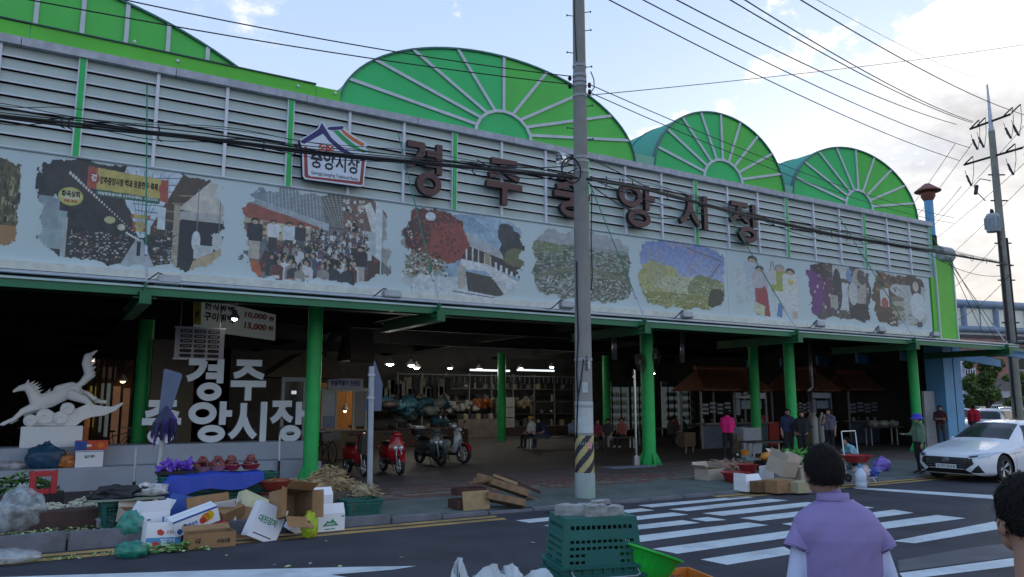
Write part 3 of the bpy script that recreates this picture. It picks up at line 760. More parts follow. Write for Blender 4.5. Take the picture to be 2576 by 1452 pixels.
# ------------------------------------------------------------------ printed pictures on the banner (flat print, colour only)
def fbm(h,w_,cells,octv=4,seed=0,per=0.5,ax=1.0):
    g=np.random.default_rng(seed);out=np.zeros((h,w_));amp=1;tot=0
    for o_ in range(octv):
        ch_,cw=max(2,int(cells*h/w_*ax)+1),max(2,cells+1)
        G_=g.random((ch_+1,cw+1));yy=np.linspace(0,ch_-1e-3,h);xx=np.linspace(0,cw-1e-3,w_)
        yi=yy.astype(int);xi=xx.astype(int);fy=(yy-yi)[:, None];fx=(xx-xi)[None,:];fy=fy*fy*(3-2*fy);fx=fx*fx*(3-2*fx)
        a=G_[yi][:,xi];b=G_[yi][:,xi+1];c=G_[yi+1][:,xi];d=G_[yi+1][:,xi+1]
        out+=amp*((a*(1-fx)+b*fx)*(1-fy)+(c*(1-fx)+d*fx)*fy);tot+=amp;amp*=per;cells*=2
    return out/tot
class Pic:
    def __init__(s,w_,h,base):
        s.w,s.h=w_,h;s.a=np.ones((h,w_,3))*np.array(base);s.U,s.V=np.meshgrid(np.linspace(0,1,w_),np.linspace(0,1,h));s.k=0
    def put(s,mask,col,amt=1.0):
        mk=(mask.astype(float)*amt)[..., None];s.a=s.a*(1-mk)+np.array(col)*mk
    def poly(s,pts,col,amt=1.0,wob=0.0):
        U,V=s.U,s.V
        if wob:s.k+=1;n=fbm(s.h,s.w,14,3,90+s.k)-.5;U=U+n*wob;V=V+n*wob*1.5
        ins=np.zeros(U.shape,bool);n=len(pts)
        for i in range(n):
            x0,y0=pts[i];x1,y1=pts[(i+1)%n]
            if y0==y1: continue
            c=((y0>V)!=(y1>V))&(U<(x1-x0)*(V-y0)/(y1-y0)+x0);ins^=c
        s.put(ins,col,amt); return ins
    def rect(s,x0,x1,y0,y1,col,amt=1.0):s.put((s.U>x0)&(s.U<x1)&(s.V>y0)&(s.V<y1),col,amt)
    def ell(s,cx,cy,rx,ry,col,amt=1.0,wob=0.0):
        r=((s.U-cx)/rx)**2+((s.V-cy)/ry)**2
        if wob:s.k+=1;r=r+(fbm(s.h,s.w,12,4,50+s.k)-.5)*wob
        m_=r<1;s.put(m_,col,amt); return m_
    def line(s,x0,y0,x1,y1,wd,col,amt=1.0):
        dx,dy=(x1-x0)*s.w,(y1-y0)*s.h;L2=dx*dx+dy*dy
        t=np.clip(((s.U-x0)*s.w*dx+(s.V-y0)*s.h*dy)/L2,0,1)
        d=np.hypot((s.U-x0)*s.w-t*dx,(s.V-y0)*s.h-t*dy);s.put(d<wd,col,amt)
    def speck(s,x0,x1,y0,y1,cols,n,sz,seed=1,asp=1.0):
        g=random.Random(seed)
        for _ in range(n):
            x,y=g.uniform(x0,x1),g.uniform(y0,y1);k=sz*g.uniform(.5,1.4);ix,iy=int(x*s.w),int(y*s.h);hx,hy=max(1,int(k*s.w)),max(1,int(k*asp*s.h))
            s.a[max(0,iy-hy):iy+hy,max(0,ix-hx):ix+hx]=g.choice(cols)
    def grain(s,cells,amt,seed=3):s.a*=(1+(fbm(s.h,s.w,cells,4,seed)[..., None]-.5)*amt*2)
    def person(s,x,y,hgt,top,bot,skin=(.5,.35,.25),hair=(.03,.025,.02)):
        wd=hgt*.16*s.h/s.w*1.3
        s.rect(x-wd*.7,x+wd*.7,y,y+hgt*.48,bot);s.rect(x-wd,x+wd,y+hgt*.44,y+hgt*.82,top)
        s.ell(x,y+hgt*.82,wd*1.02,hgt*.07,top);s.ell(x,y+hgt*.93,wd*.55,hgt*.08,hair);s.ell(x,y+hgt*.90,wd*.42,hgt*.05,skin)
    def crowd(s,x0,x1,y0,y1,n,seed=1,h0=.05,h1=.20):
        g=random.Random(seed);P=sorted([(g.uniform(y0,y1),g.uniform(x0,x1)) for _ in range(n)],reverse=True);C_=[(.03,.03,.035),(.05,.05,.06),(.62,.66,.70),(.55,.60,.64),(.16,.05,.05),(.08,.10,.16),(.30,.28,.26)]
        for y,x in P:
            t=(y1-y)/(y1-y0);h_=(h0+(h1-h0)*t)*g.uniform(.8,1.2);wd=h_*s.h/s.w*.42;c=g.choice(C_);s.poly([(x-wd,y-h_*.6),(x-wd*.9,y+h_*.35),(x-wd*.4,y+h_*.5),(x+wd*.4,y+h_*.5),(x+wd*.95,y+h_*.3),(x+wd,y-h_*.6)],c);s.ell(x+wd*g.uniform(-.2,.2),y+h_*.72,wd*.42,h_*.24,(.03,.025,.02));s.ell(x+wd*g.uniform(-.3,.3),y+h_*.66,wd*.28,h_*.15,(.45,.32,.25))
            if g.random()<.5:s.rect(x-wd*.7,x+wd*.3,y-h_*.3,y-h_*.1,g.choice([(.45,.3,.22),(.5,.12,.05),(.6,.6,.6)]))
    def edge(s,seed=0,pad=.05,amt=.10,power=6):
        amt*=1.5
        d=1-(np.abs(s.U*2-1)**power+np.abs(s.V*2-1)**power)**(1/power)
        n=fbm(s.h,s.w,9,5,200+seed,.62);s.mask=d>pad+(n-.5)*amt*2.2
def stick_print(pic,x0,x1,z0,z1,parent,Y):
    h,w_=pic.h,pic.w;a=np.clip(pic.a,0.004,0.9)
    a=a*.84+a.mean(-1,keepdims=True)*.16;a=a*(1+(fbm(h,w_,40,4,77+w_)[..., None]-.5)*.55);a=a*0.88+np.array((.012,.024,.030))  # faded outdoor ink
    X,Z=np.meshgrid(np.linspace(x0,x1,w_),np.linspace(z0,z1,h));co=np.stack([X,np.full_like(X,Y),Z],-1).reshape(-1,3)
    idx=np.arange(h*w_).reshape(h,w_);q=np.stack([idx[:-1,:-1],idx[:-1,1:],idx[1:,1:],idx[1:,:-1]],-1).reshape(-1,4)
    keep=pic.mask[:-1,:-1].ravel();q=q[keep]
    used=np.unique(q);rem=np.zeros(h*w_,int);rem[used]=np.arange(len(used));q=rem[q];co=co[used];cl_=a.reshape(-1,3)[used]
    me=bpy.data.meshes.new('printed_picture');me.vertices.add(len(co));me.vertices.foreach_set('co',co.ravel())
    me.loops.add(q.size);me.loops.foreach_set('vertex_index',q.ravel());me.polygons.add(len(q));me.polygons.foreach_set('loop_start',np.arange(0,q.size,4));me.polygons.foreach_set('loop_total',np.full(len(q),4));me.update(calc_edges=True)
    at=me.color_attributes.new('ink','FLOAT_COLOR','POINT');at.data.foreach_set('color',np.concatenate([cl_,np.ones((len(cl_),1))],1).ravel())
    me.materials.append(vcolmat());me.validate(); return link('printed_picture',me,parent)
YP=YW-0.104
def pic_at(pic,px0,px1,py0,py1,label=None):
    xa=onY(px0,(py0+py1)/2,YP).x;xb=onY(px1,(py0+py1)/2,YP).x
    cx=(px0+px1)/2;zt=onY(cx,py0,YP).z;zb=onY(cx,py1,YP).z
    o=stick_print(pic,xa,xb,zb,zt,bans,YP)
    if label:o['label']=label
    return o,(xa,xb,zb,zt)
bans=bpy.data.objects.new('picture_band', None);COL.objects.link(bans);bans.parent=hall;KIDS[hall.name].append(bans)
DK=(.035,.025,.022)
# 0 - dim stall picture cut by the frame
p=Pic(60,110,(.10,.085,.03));p.grain(10,.8);p.rect(0,1,0,.25,(.40,.20,.06));p.speck(0,1,.3,.9,[(.2,.18,.08),(.03,.03,.02),(.35,.30,.15)],120,.03);p.edge(1)
pic_at(p,-70,50,395,622)
# 1 - covered arcade with banner
p=Pic(360,180,(.045,.035,.032));p.grain(30,.7)
p.poly([(.44,1),(.72,1),(.74,.95),(.55,.30),(.52,.30),(.40,.72)],(.55,.68,.80));
for i in range(9):p.line(.42+.015*i,.86-.06*i,.73-.022*i,.93-.075*i,1.0,(.18,.22,.28));
for i in range(6):p.line(.44+.045*i,.95,.53,.33,.8,(.22,.27,.33))
p.poly([(.04,.80),(.20,.98),(.40,.80),(.52,.30),(.36,.42),(.12,.75)],(.06,.04,.035),wob=.02)
for i in range(26):t=i/25;p.ell(.16+.34*t,.84-.50*t,.007*(1-.7*t),.018*(1-.7*t),(.65,.65,.62))
p.poly([(.55,.30),(.74,.98),(.90,.98),(.80,.72),(.62,.34)],(.10,.06,.035))
for i in range(5):t=i/5;p.line(.60+.15*t,.42+.42*t,.66+.17*t,.40+.46*t,1.4,(.30,.21,.13))
p.poly([(.72,.62),(.90,.95),(1,.95),(1,.62),(.98,.58)],(.58,.55,.48));p.poly([(.70,.6),(.98,.62),(.98,.52),(.74,.50)],(.45,.45,.43))
p.rect(.74,.98,.12,.52,(.035,.03,.035));p.rect(.70,.735,.05,.66,(.42,.34,.25));p.rect(.83,.835,.3,.85,(.2,.2,.22));p.rect(.955,.96,.35,.9,(.2,.2,.22))
p.ell(.83,.32,.025,.10,(.62,.68,.72));p.rect(.82,.93,.14,.28,(.50,.56,.58));p.ell(.95,.33,.03,.09,(.55,.60,.62))
p.poly([(.80,.0),(.82,.12),(.90,.20),(.97,.26),(1,.22),(.97,.05)],(.50,.38,.22))
p.rect(.03,.16,.12,.48,(.30,.42,.45));p.rect(.02,.12,.30,.60,(.26,.34,.38));p.rect(.14,.165,.02,.42,(.40,.45,.46))
p.ell(.17,.62,.06,.085,(.55,.52,.10));p.ell(.17,.63,.05,.05,(.62,.62,.35));p.ell(.37,.44,.028,.035,(.50,.50,.22));p.ell(.43,.38,.02,.03,(.55,.58,.45))
p.speck(.18,.47,.06,.32,[(.5,.55,.58),(.30,.10,.06),(.55,.50,.42),(.04,.03,.03),(.20,.26,.30)],190,.006,5,1.2)
p.speck(.60,.73,.06,.40,[(.5,.52,.55),(.22,.12,.08),(.03,.03,.03),(.16,.2,.22)],90,.008,6,1.2)
p.poly([(.43,0),(.51,.28),(.545,.28),(.62,0)],(.40,.44,.47));p.rect(.518,.535,.12,.26,(.03,.03,.035))
for i in range(6):p.ell(.46+.012*i,.33-.01*i,.006,.012,(.75,.80,.85))
p.poly([(.245,.93),(.66,.89),(.665,.70),(.245,.72)],(.55,.44,.08));p.poly([(.245,.93),(.29,.925),(.29,.72),(.245,.72)],(.45,.08,.03));p.poly([(.62,.893),(.66,.89),(.665,.66),(.62,.68)],(.45,.08,.03));p.poly([(.29,.72),(.62,.70),(.62,.645),(.29,.66)],(.03,.15,.10))
p.ell(.275,.82,.028,.06,(.42,.05,.03));p.ell(.632,.80,.022,.05,(.42,.05,.03))
for j,(y,w2) in enumerate(((.50,.05),(.43,.04),(.38,.035))):p.rect(.525-w2,.525+w2,y-.025,y+.02,(.50,.40,.10));p.rect(.525-w2,.525-w2+.015,y-.025,y+.02,(.40,.08,.04));p.rect(.525+w2-.015,.525+w2,y-.025,y+.02,(.40,.08,.04))
p.rect(.615,.655,.40,.62,(.60,.72,.78));p.rect(.56,.58,.34,.44,(.5,.62,.7))
p.edge(2,.06,.12,5);_,bx1=pic_at(p,82,572,414,674)
def btxt(body,u,v,wdt,hgt,m,bx,off=.006):
    x0,x1,z0,z1=bx;text(body,.2,m,bans,facing((x0+(x1-x0)*u,YP-.004,z0+(z1-z0)*v),(0,-1,0)),width=(x1-x0)*wdt,height=(z1-z0)*hgt,off=off)
btxt('경주중앙시장 떡과 토종한우 축제',.455,.805,.30,.075,M_ink,bx1);btxt('계림향토음식촌 (낙지수제비)  773-5151',.455,.682,.31,.035,M_wink,bx1);btxt('경',.275,.82,.028,.07,M_wink,bx1)
btxt('화곡상회',.17,.64,.09,.06,M_ink,bx1);btxt('야채 부식',.17,.575,.06,.03,M_rink,bx1)
# 2 - crowded evening market
p=Pic(330,180,(.16,.17,.18));p.grain(26,.6)
p.poly([(.0,.80),(.15,1),(.50,1),(.56,.62),(.30,.70)],(.22,.27,.32))
for i in range(16):x=.16+.022*i;p.line(x,1,x+.02,.70,.8,(.45,.50,.55))
p.poly([(.50,1),(.85,1),(.72,.60),(.55,.60)],(.12,.12,.12));
for i in range(12):p.line(.48+.03*i,.97,.60+.012*i,.62,.7,(.38,.38,.36));p.line(.5,.92-.026*i,.8,.95-.028*i,.6,(.30,.30,.28))
for i in range(6):p.line(.02,.84-.03*i,.56,.64-.012*i,1.2,(.42,.50,.54))
p.poly([(.0,.78),(.10,.76),(.50,.60),(.50,.56),(.12,.60),(.0,.64)],(.36,.09,.05))
p.poly([(.0,.62),(.50,.57),(.50,.46),(.0,.36)],(.52,.42,.28));p.speck(.02,.5,.40,.58,[(.65,.62,.45),(.25,.12,.07),(.6,.66,.62)],40,.018,3)
p.rect(.66,1,.30,.98,(.20,.12,.10));p.poly([(.80,.90),(.84,.95),(.94,.62),(.94,.42),(.88,.50)],(.66,.70,.68));p.rect(.88,.93,.0,.98,(.62,.70,.75));p.poly([(.93,.85),(1,.70),(1,.2),(.93,.3)],(.35,.36,.34));p.rect(.79,.885,.34,.62,(.45,.52,.55))
p.speck(.66,.80,.42,.95,[(.55,.5,.42),(.03,.02,.02),(.4,.1,.07),(.6,.62,.6)],90,.010,9,1.8)
p.speck(.5,.80,.40,.56,[(.04,.04,.05),(.7,.72,.75),(.55,.38,.28),(.25,.08,.06)],170,.007,2,1.5)
p.poly([(.18,.36),(.80,.42),(.92,.30),(.92,.05),(.60,.02),(.12,.08),(.14,.2)],(.10,.05,.045))
p.speck(.15,.9,.05,.42,[(.35,.07,.04),(.10,.14,.30),(.03,.03,.035)],120,.010,4,1.5);p.crowd(.44,.84,.28,.56,90,4,.04,.09)
for x,y,h_,a_,b_ in ((.10,.20,.42,(.04,.04,.05),(.50,.46,.38)),(.21,.30,.32,(.66,.68,.70),(.06,.05,.05)),(.31,.28,.34,(.60,.68,.74),(.08,.07,.06)),(.38,.30,.32,(.05,.05,.06),(.10,.10,.11)),(.78,.04,.40,(.05,.03,.04),(.40,.38,.34)),(.02,.24,.14,(.05,.05,.06),(.05,.05,.06))):p.person(x,y,h_,a_,b_)
p.crowd(.20,.74,.04,.34,46,8,.08,.19)
p.ell(.10,.06,.05,.13,(.50,.12,.04));p.edge(3,.06,.12,5);_,bx2=pic_at(p,598,986,478,712)
# 3 - red maple and tiled hall
p=Pic(300,180,(.30,.46,.62));p.a*=1+(p.V[..., None]-.6)*.3
p.poly([(.38,.92),(.50,.98),(.72,.80),(.40,.70)],(.24,.38,.54),wob=.02)
p.rect(0,1,0,.22,(.55,.62,.66));p.ell(.10,.42,.26,.22,(.30,.32,.26),wob=1.0);p.speck(.0,.36,.22,.52,[(.60,.65,.66),(.05,.05,.05),(.16,.20,.10),(.55,.56,.5),(.3,.1,.06)],260,.010,8,1.3)
p.poly([(.48,.78),(.98,.46),(1,.40),(.72,.50),(.46,.62)],(.42,.46,.50));p.poly([(.46,.62),(.74,.51),(1,.40),(1,.26),(.74,.36),(.46,.40)],(.07,.05,.045))
for i in range(5):x=.50+.05*i;p.rect(x,x+.012,.40-i*.01,.62-.03*i,(.62,.62,.58))
p.rect(.66,.70,.38,.54,(.42,.30,.16));p.poly([(.46,.44),(.70,.40),(.98,.20),(.98,.12),(.66,.32),(.46,.32)],(.66,.70,.74))
for i in range(6):x=.74+.045*i;p.rect(x,x+.02,.36-.022*i,.44-.030*i,(.66,.70,.76))
p.poly([(.50,.30),(.72,.26),(.88,.02),(.52,.08)],(.08,.065,.06));p.rect(.44,.50,.10,.36,(.46,.42,.36));p.poly([(.70,.30),(.74,.32),(.90,.06),(.84,.03)],(.55,.58,.62))
for i in range(8):p.line(.70+.02*i,.27-.028*i,.76+.02*i,.29-.028*i,.9,(.65,.68,.72))
p.poly([(.50,.07),(.90,.02),(.60,.0),(.36,.05)],(.60,.66,.70));p.line(.4,.06,.85,.01,1.0,(.10,.10,.11))
p.ell(.90,.62,.11,.20,(.05,.055,.05),wob=1.2);p.ell(.84,.80,.07,.14,(.06,.06,.07),wob=1.3);p.ell(.92,.52,.09,.12,(.16,.18,.07),wob=1.2)
m_=p.ell(.24,.74,.24,.24,(.16,.035,.03),wob=.9);p.ell(.33,.62,.18,.22,(.32,.06,.035),wob=1.3);p.ell(.12,.68,.12,.18,(.10,.04,.035),wob=1.2);p.speck(.05,.46,.42,.96,[(.38,.07,.04),(.10,.03,.03),(.24,.06,.04)],330,.008,12,1.4);p.ell(.22,.88,.04,.05,(.6,.7,.76),wob=1.0)
p.grain(50,.25,7);p.edge(4,.05,.12,5);pic_at(p,1008,1320,530,748,'printed picture of a red maple beside a tiled hall')
# 4 - town from the air
p=Pic(200,130,(.13,.17,.13));p.grain(20,.5)
p.put(fbm(130,200,30,4,4,ax=2.5)>.55,(.34,.36,.34));p.put(fbm(130,200,24,3,9,ax=3)>.60,(.09,.13,.06));p.rect(0,.3,.62,.76,(.26,.32,.12),.6)
p.speck(.08,.95,.03,.36,[(.50,.50,.48),(.09,.10,.12),(.38,.37,.35),(.12,.13,.16),(.60,.62,.62)],420,.010,3,1.1);p.speck(.05,.95,.45,.75,[(.40,.42,.40),(.12,.16,.10)],240,.010,5,.5)
for i in range(40):t=i/39;x=t;y=.26+.20*math.sin(t*3.0);p.ell(x,y,.03,.025,(.20,.21,.12))
p.put(p.V>.78,(.46,.50,.52),.75);p.poly([(0,.86),(.10,1),(.24,.95),(.34,.84),(.6,.88),(1,.8),(1,.72),(0,.78)],(.36,.40,.42),.6,wob=.03);p.edge(5,.07,.10,5);pic_at(p,1335,1592,580,760)
# 5 - blue sky, willow and lake
p=Pic(190,130,(.14,.24,.60));p.a+=(1-p.V[..., None])*np.array((.35,.32,.18));p.rect(0,1,.0,.34,(.40,.40,.12))
p.ell(.20,.40,.26,.26,(.44,.44,.16),wob=1.1);p.ell(.55,.36,.34,.13,(.50,.52,.34),wob=1.0);p.ell(.78,.34,.24,.18,(.22,.28,.12),wob=1.1);p.speck(.0,1,.22,.46,[(.55,.54,.20),(.60,.62,.50),(.18,.22,.08),(.36,.38,.12)],260,.010,4,1.0)
for i in range(7):x=.13+.025*i;p.line(x,.35,x+.005*(i-3),.92-.03*abs(i-3),.8,(.34,.32,.32),.7)
p.put((p.V<.24),(.30,.30,.07));p.speck(0,1,.04,.24,[(.50,.52,.20),(.12,.14,.04),(.40,.42,.16),(.5,.56,.6)],170,.014,7,.5)
p.put((fbm(130,190,22,4,8)>.56)&(p.V>.55)&((p.U>.55)|(p.V>.88)),(.34,.34,.52));p.line(.55,.92,.98,.78,1.0,(.14,.12,.14));p.line(.78,.45,.95,.75,1.0,(.16,.13,.13));p.ell(.9,.18,.12,.16,(.08,.08,.04),wob=.9)
p.grain(60,.2,8);p.edge(6,.05,.10,5);pic_at(p,1604,1824,608,780)
# 6 - shoppers on white
p=Pic(150,130,(.44,.55,.62));p.speck(.0,1,.2,.7,[(.48,.55,.56),(.50,.58,.58),(.40,.5,.54)],70,.03,4)
p.person(.30,.22,.72,(.42,.55,.64),(.5,.6,.66));p.person(.40,.18,.62,(.46,.46,.50),(.38,.05,.08));p.poly([(.32,.04),(.36,.40),(.46,.50),(.50,.42),(.53,.02)],(.38,.04,.06));p.person(.70,.10,.76,(.36,.42,.06),(.62,.66,.68),hair=(.3,.3,.28));p.person(.86,.12,.70,(.62,.66,.64),(.62,.66,.68));p.rect(.82,.90,.56,.64,(.62,.52,.12))
p.rect(.53,.64,.54,.76,(.52,.52,.56));p.line(.56,.76,.58,.90,1,(.25,.12,.10));p.line(.62,.76,.60,.90,1,(.25,.12,.10));p.poly([(.28,.08),(.32,.24),(.46,.18),(.44,.02)],(.56,.60,.38));p.poly([(.62,.04),(.66,.26),(.72,.20),(.70,.02)],(.08,.22,.50));p.rect(.86,.94,.02,.14,(.62,.40,.34));p.rect(.02,.2,.5,.7,(.55,.62,.68))
p.mask=(np.abs(p.a-np.array((.44,.55,.62))).sum(-1)>.03);pic_at(p,1842,2012,640,800)
# 7 - visitors round a steaming pot
p=Pic(140,120,(.11,.09,.085));p.grain(24,.6);p.rect(.40,.62,.2,1,(.52,.58,.62));p.ell(.52,.94,.12,.08,(.50,.50,.48));p.ell(.52,.66,.12,.10,(.56,.62,.66));p.rect(.40,.64,.68,.74,(.08,.08,.1))
p.ell(.12,.50,.15,.42,(.17,.03,.22));p.ell(.18,.88,.09,.10,(.05,.035,.03));p.ell(.30,.74,.07,.12,(.06,.05,.05));p.ell(.32,.45,.08,.3,(.14,.04,.10));p.ell(.46,.55,.07,.36,(.05,.05,.06));p.rect(.34,.46,.22,.44,(.42,.40,.34));p.ell(.66,.82,.05,.12,(.14,.28,.55));p.ell(.80,.60,.12,.36,(.42,.38,.34));p.ell(.86,.82,.08,.14,(.10,.09,.09));p.rect(.64,.96,.04,.34,(.05,.045,.05));p.ell(.70,.5,.07,.2,(.5,.54,.56));p.speck(.1,.9,.05,.9,[(.5,.5,.5),(.04,.04,.04),(.3,.2,.16)],60,.012,5,1.6);p.edge(8,.06,.12,5);pic_at(p,2030,2192,664,808)
# 8 - dishes and smiling woman
p=Pic(130,110,(.12,.075,.05));p.grain(22,.7);p.rect(.42,1,.0,.8,(.42,.48,.48));p.ell(.45,.70,.12,.10,(.50,.56,.60));
for i in range(5):p.ell(.45,.52-.09*i,.12,.05,(.42,.38,.28) if i%2 else (.22,.19,.14))
p.rect(.14,.30,.35,.70,(.55,.58,.60));p.ell(.22,.42,.06,.1,(.45,.08,.05));p.ell(.25,.14,.18,.12,(.10,.06,.05));p.speck(.05,.6,.65,.95,[(.28,.14,.04),(.06,.035,.03),(.4,.22,.08)],50,.02,4,1.2);p.speck(.3,.85,.04,.25,[(.46,.40,.28),(.2,.14,.08),(.55,.52,.44)],60,.02,6,.8)
p.ell(.80,.76,.10,.20,(.06,.05,.045));p.ell(.80,.80,.055,.10,(.56,.46,.40));p.ell(.82,.42,.14,.26,(.60,.66,.70));p.rect(.78,.88,.02,.12,(.06,.07,.12));p.edge(9,.06,.12,5);pic_at(p,2194,2332,690,822)
# floodlight boxes along the canopy edge
fl= None
for i,(px,py) in enumerate(((425,705),(985,741),(1425,768),(1727,793),(2062,816),(2216,830),(2352,842))):
    q=onY(px,py,16.0);
    if fl is None:
        fl=thing('floodlight','grey floodlight box clamped on the canopy edge at the far left','floodlight',q,0,'floodlights along the canopy edge')
        MB().cbox((0,0,0),(.40,.16,.17),rx=R_(-18)).build('housing',M_grey,fl,bevel=.015);MB().cbox((0,.09,.03),(.34,.01,.13),rx=R_(-18)).build('lens',mat('lamp_glass',(.5,.52,.55),.15),fl)
        mb=MB().tube([(-.23,0,.02),(-.23,0,-.14),(.23,0,-.14),(.23,0,.02)],.012,6);mb.build('yoke',M_steel,fl)
        MB().tube([(-.1,-.02,.09),(-.2,-.05,.12),(-.36,-.04,-.02),(-.5,-.02,-.13),(-.8,0,-.15)],.014,6).build('cable',M_wire,fl)
    else:
        dup(fl,q,label='grey floodlight box clamped on the canopy edge, %s'%['','between the crowd and maple pictures','left of the utility pole','under the lake picture','under the shoppers picture','under the last picture','at the green corner pilaster'][i])

def zat(P,py):
    """height at which the vertical line through P crosses picture row py"""
    v=Vector((P[0],P[1],0))-Vector((0,0,CAMH));k=726-py
    a0=v.dot(FW)*k-FOC*v.dot(UP);a1=FW.z*k-FOC*UP.z
    return -a0/a1
# ------------------------------------------------------------------ near utility pole
PB=G(1472,1250)
pole=thing('utility_pole','tall concrete utility pole with black and yellow stripes on the pavement before the market','utility pole',(PB.x,PB.y,SW))
def pr_(z): return 0.185-0.0052*z
mb=MB().lathe([(pr_(z),z) for z in (0,2,4,6,8,10,12,14)],n=32);mb.build('shaft',M_conc,pole,smooth=40)
z1,z2,z3=zat(PB,1190)-SW,zat(PB,1095)-SW,zat(PB,1010)-SW
MB().lathe([(.205,-.12),(.203,z1),(.186,z1+.01)],n=32).build('base_sleeve',mat('sleeve_paint',(.34,.40,.41),.7,.12,4,.2,dirt=.7,dirtcol=(.10,.34,.18)),pole,smooth=40)
mb=MB();nA,nZ=72,50;vs=[]
for i in range(nZ+1):
    for j in range(nA):a=2*math.pi*j/nA;r=pr_(0)+.006;vs.append((r*math.cos(a),r*math.sin(a),z1+.012+(z2-z1-.012)*i/nZ))
for i in range(nZ):
    for j in range(nA):
        t=(j/nA*4-(i/nZ)*2.2)%1.0
        mb.f.append([i*nA+j,i*nA+(j+1)%nA,(i+1)*nA+(j+1)%nA,(i+1)*nA+j]);mb.m.append(0 if t<.5 else 1)
mb.v=vs;mb.build('warning_wrap',[mat('wrap_yellow',(.42,.36,.16),.6,.15,5,dirt=.5,dirtcol=(.25,.22,.15)),mat('wrap_black',(.03,.03,.045),.6,.1,5)],pole,smooth=True)
MB().lathe([(pr_(z2)+.004,z2+.05),(pr_(z2)+.004,z3)],n=32).build('white_sleeve',mat('pole_white',(.44,.49,.50),.7,.12,4,.2,dirt=.5,dirtcol=(.26,.25,.22)),pole,smooth=40)
M_band=mat('pole_band',(.30,.32,.35),.5,.15,5,metal=.3)
for py in (168,192,205,217,243,398,408,433,905,1022,1115):
    z=zat(PB,py)-SW;MB().lathe([(pr_(z),z-.03),(pr_(z)+.012,z-.028),(pr_(z)+.012,z+.028),(pr_(z),z+.03)],n=24).build('band',M_band,pole,smooth=40)
lr=RT.copy();bk=Vector((-math.cos(YAW),-math.sin(YAW),0))  # to the viewer
for py,s in ((32,1),(78,1),(170,1),(268,1),(41,-1),(134,-1),(324,-1),(352,1)):
    z=zat(PB,py)-SW;d=lr*s;r=pr_(z)
    mb=MB().tube([d*r*.8+Vector((0,0,z)),d*(r+.12)+Vector((0,0,z+.02))],.009,6);mb.cbox(d*(r+.125)+Vector((0,0,z+.02)),(.02,.03,.035),rz=YAW)
    mb.build('step_bolt',M_black,pole)
def on_pole(px,py,w_,h_,m,name,out=.008):
    z=zat(PB,py)-SW;P=PB+Vector((0,0,z));k=ppm(P);r=pr_(z)+out
    xo=(px-(1288+FOC*(P-CAMP).dot(RT)/(P-CAMP).dot(FW)))/k;a0=math.asin(max(-.9,min(.9,xo/r)));hw=w_/k/2/r;mb=MB();n=6;vs=[]
    for zz in (z-h_/k/2,z+h_/k/2):
        for j in range(n+1):
            a=a0-hw+2*hw*j/n;q=lr*math.sin(a)*r+bk*math.cos(a)*r;vs.append((q.x,q.y,zz))
    mb.add(vs,[(j,j+1,n+2+j,n+1+j) for j in range(n)]); return mb.build(name,m,pole)
o=on_pole(1478,915,12,27,mat('notice_paper',(.42,.46,.47),.8),'notice',.010);on_pole(1470,975,14,26,MATS['pole_white'],'notice',.01)
o=on_pole(1482,1120,13,17,mat('notice_pink',(.50,.16,.14),.7),'notice',.014)
z=zat(PB,915)-SW;rr_=pr_(z)+.013
text('수\n경\n점\n검',.075,M_ink,pole,facing(bk*rr_+lr*.05+Vector((0,0,z)),bk),off=.002)
z=zat(PB,1120)-SW;text('주의\n금지',.05,M_wink,pole,facing(bk*(pr_(0)+.02)+lr*.085+Vector((0,0,z)),bk))
# cables running down the shaft
def downcable(pts,r=.014):
    q=[]
    for px,py in pts:
        z=zat(PB,py)-SW;P=PB+Vector((0,0,z));k=ppm(P);x=(px-(1288+FOC*(P-CAMP).dot(RT)/(P-CAMP).dot(FW)))/k;rr2=pr_(z)+.02
        x2=max(-rr2,min(rr2,x));q.append(lr*x+bk*math.sqrt(max(0,rr2*rr2-x2*x2))+Vector((0,0,z)))
    MB().tube(q,r,6).build('down_cable',M_wire,pole,smooth=True)
downcable([(1449,660),(1450,760),(1453,850),(1449,930),(1452,1000),(1450,1060)]);downcable([(1466,905),(1459,960),(1452,1000),(1449,1100)],.012);downcable([(1489,480),(1487,600),(1490,690),(1487,730)],.012);downcable([(1443,0),(1444,60),(1447,120),(1449,160)],.010);downcable([(1486,180),(1494,200),(1495,220),(1487,232)],.012)
for py,s in ((197,-1),(217,-1),(232,1),(215,1),(450,1),(447,-1)):
    z=zat(PB,py)-SW;d=lr*s;q=d*(pr_(z)+.07)+Vector((0,0,z))
    MB().lathe([(.0,-.05),(.035,-.045),(.03,-.01),(.05,0),(.03,.02),(.035,.05),(0,.055)],c=q,n=12).build('insulator',M_wire,pole,smooth=True)
# reflector lamp on a bracket
z=zat(PB,392)-SW
lamp=thing('reflector_lamp','silver ribbed reflector lamp clamped to the utility pole beside the wires','lamp',PB+Vector((0,0,z))+lr*-.18)
dn=(lr*-1+Vector((0,0,-.35))+bk*.3).normalized();u,v=frame(dn);Ml=Matrix(((u.x,v.x,dn.x,0),(u.y,v.y,dn.y,0),(u.z,v.z,dn.z,0),(0,0,0,1)))
mb=MB();vs=[];K=36
for r,h in ((.05,.06),(.10,.12),(.15,.20),(.185,.30)):
    for j in range(K):a=2*math.pi*j/K;r2=r*(1+.03*(j%2));vs.append(Ml@Vector((r2*math.cos(a),r2*math.sin(a),h)))
mb.add(vs,[(i*K+j,i*K+(j+1)%K,(i+1)*K+(j+1)%K,(i+1)*K+j) for i in range(3) for j in range(K)]);mb.build('reflector',M_chrome,lamp)
MB().tube([(0,0,0),dn*.08],.05,12).build('socket',M_black,lamp);MB().tube([lr*.05,lr*.0+Vector((0,0,.06)),dn*.02],.018,6).build('arm',M_black,lamp)

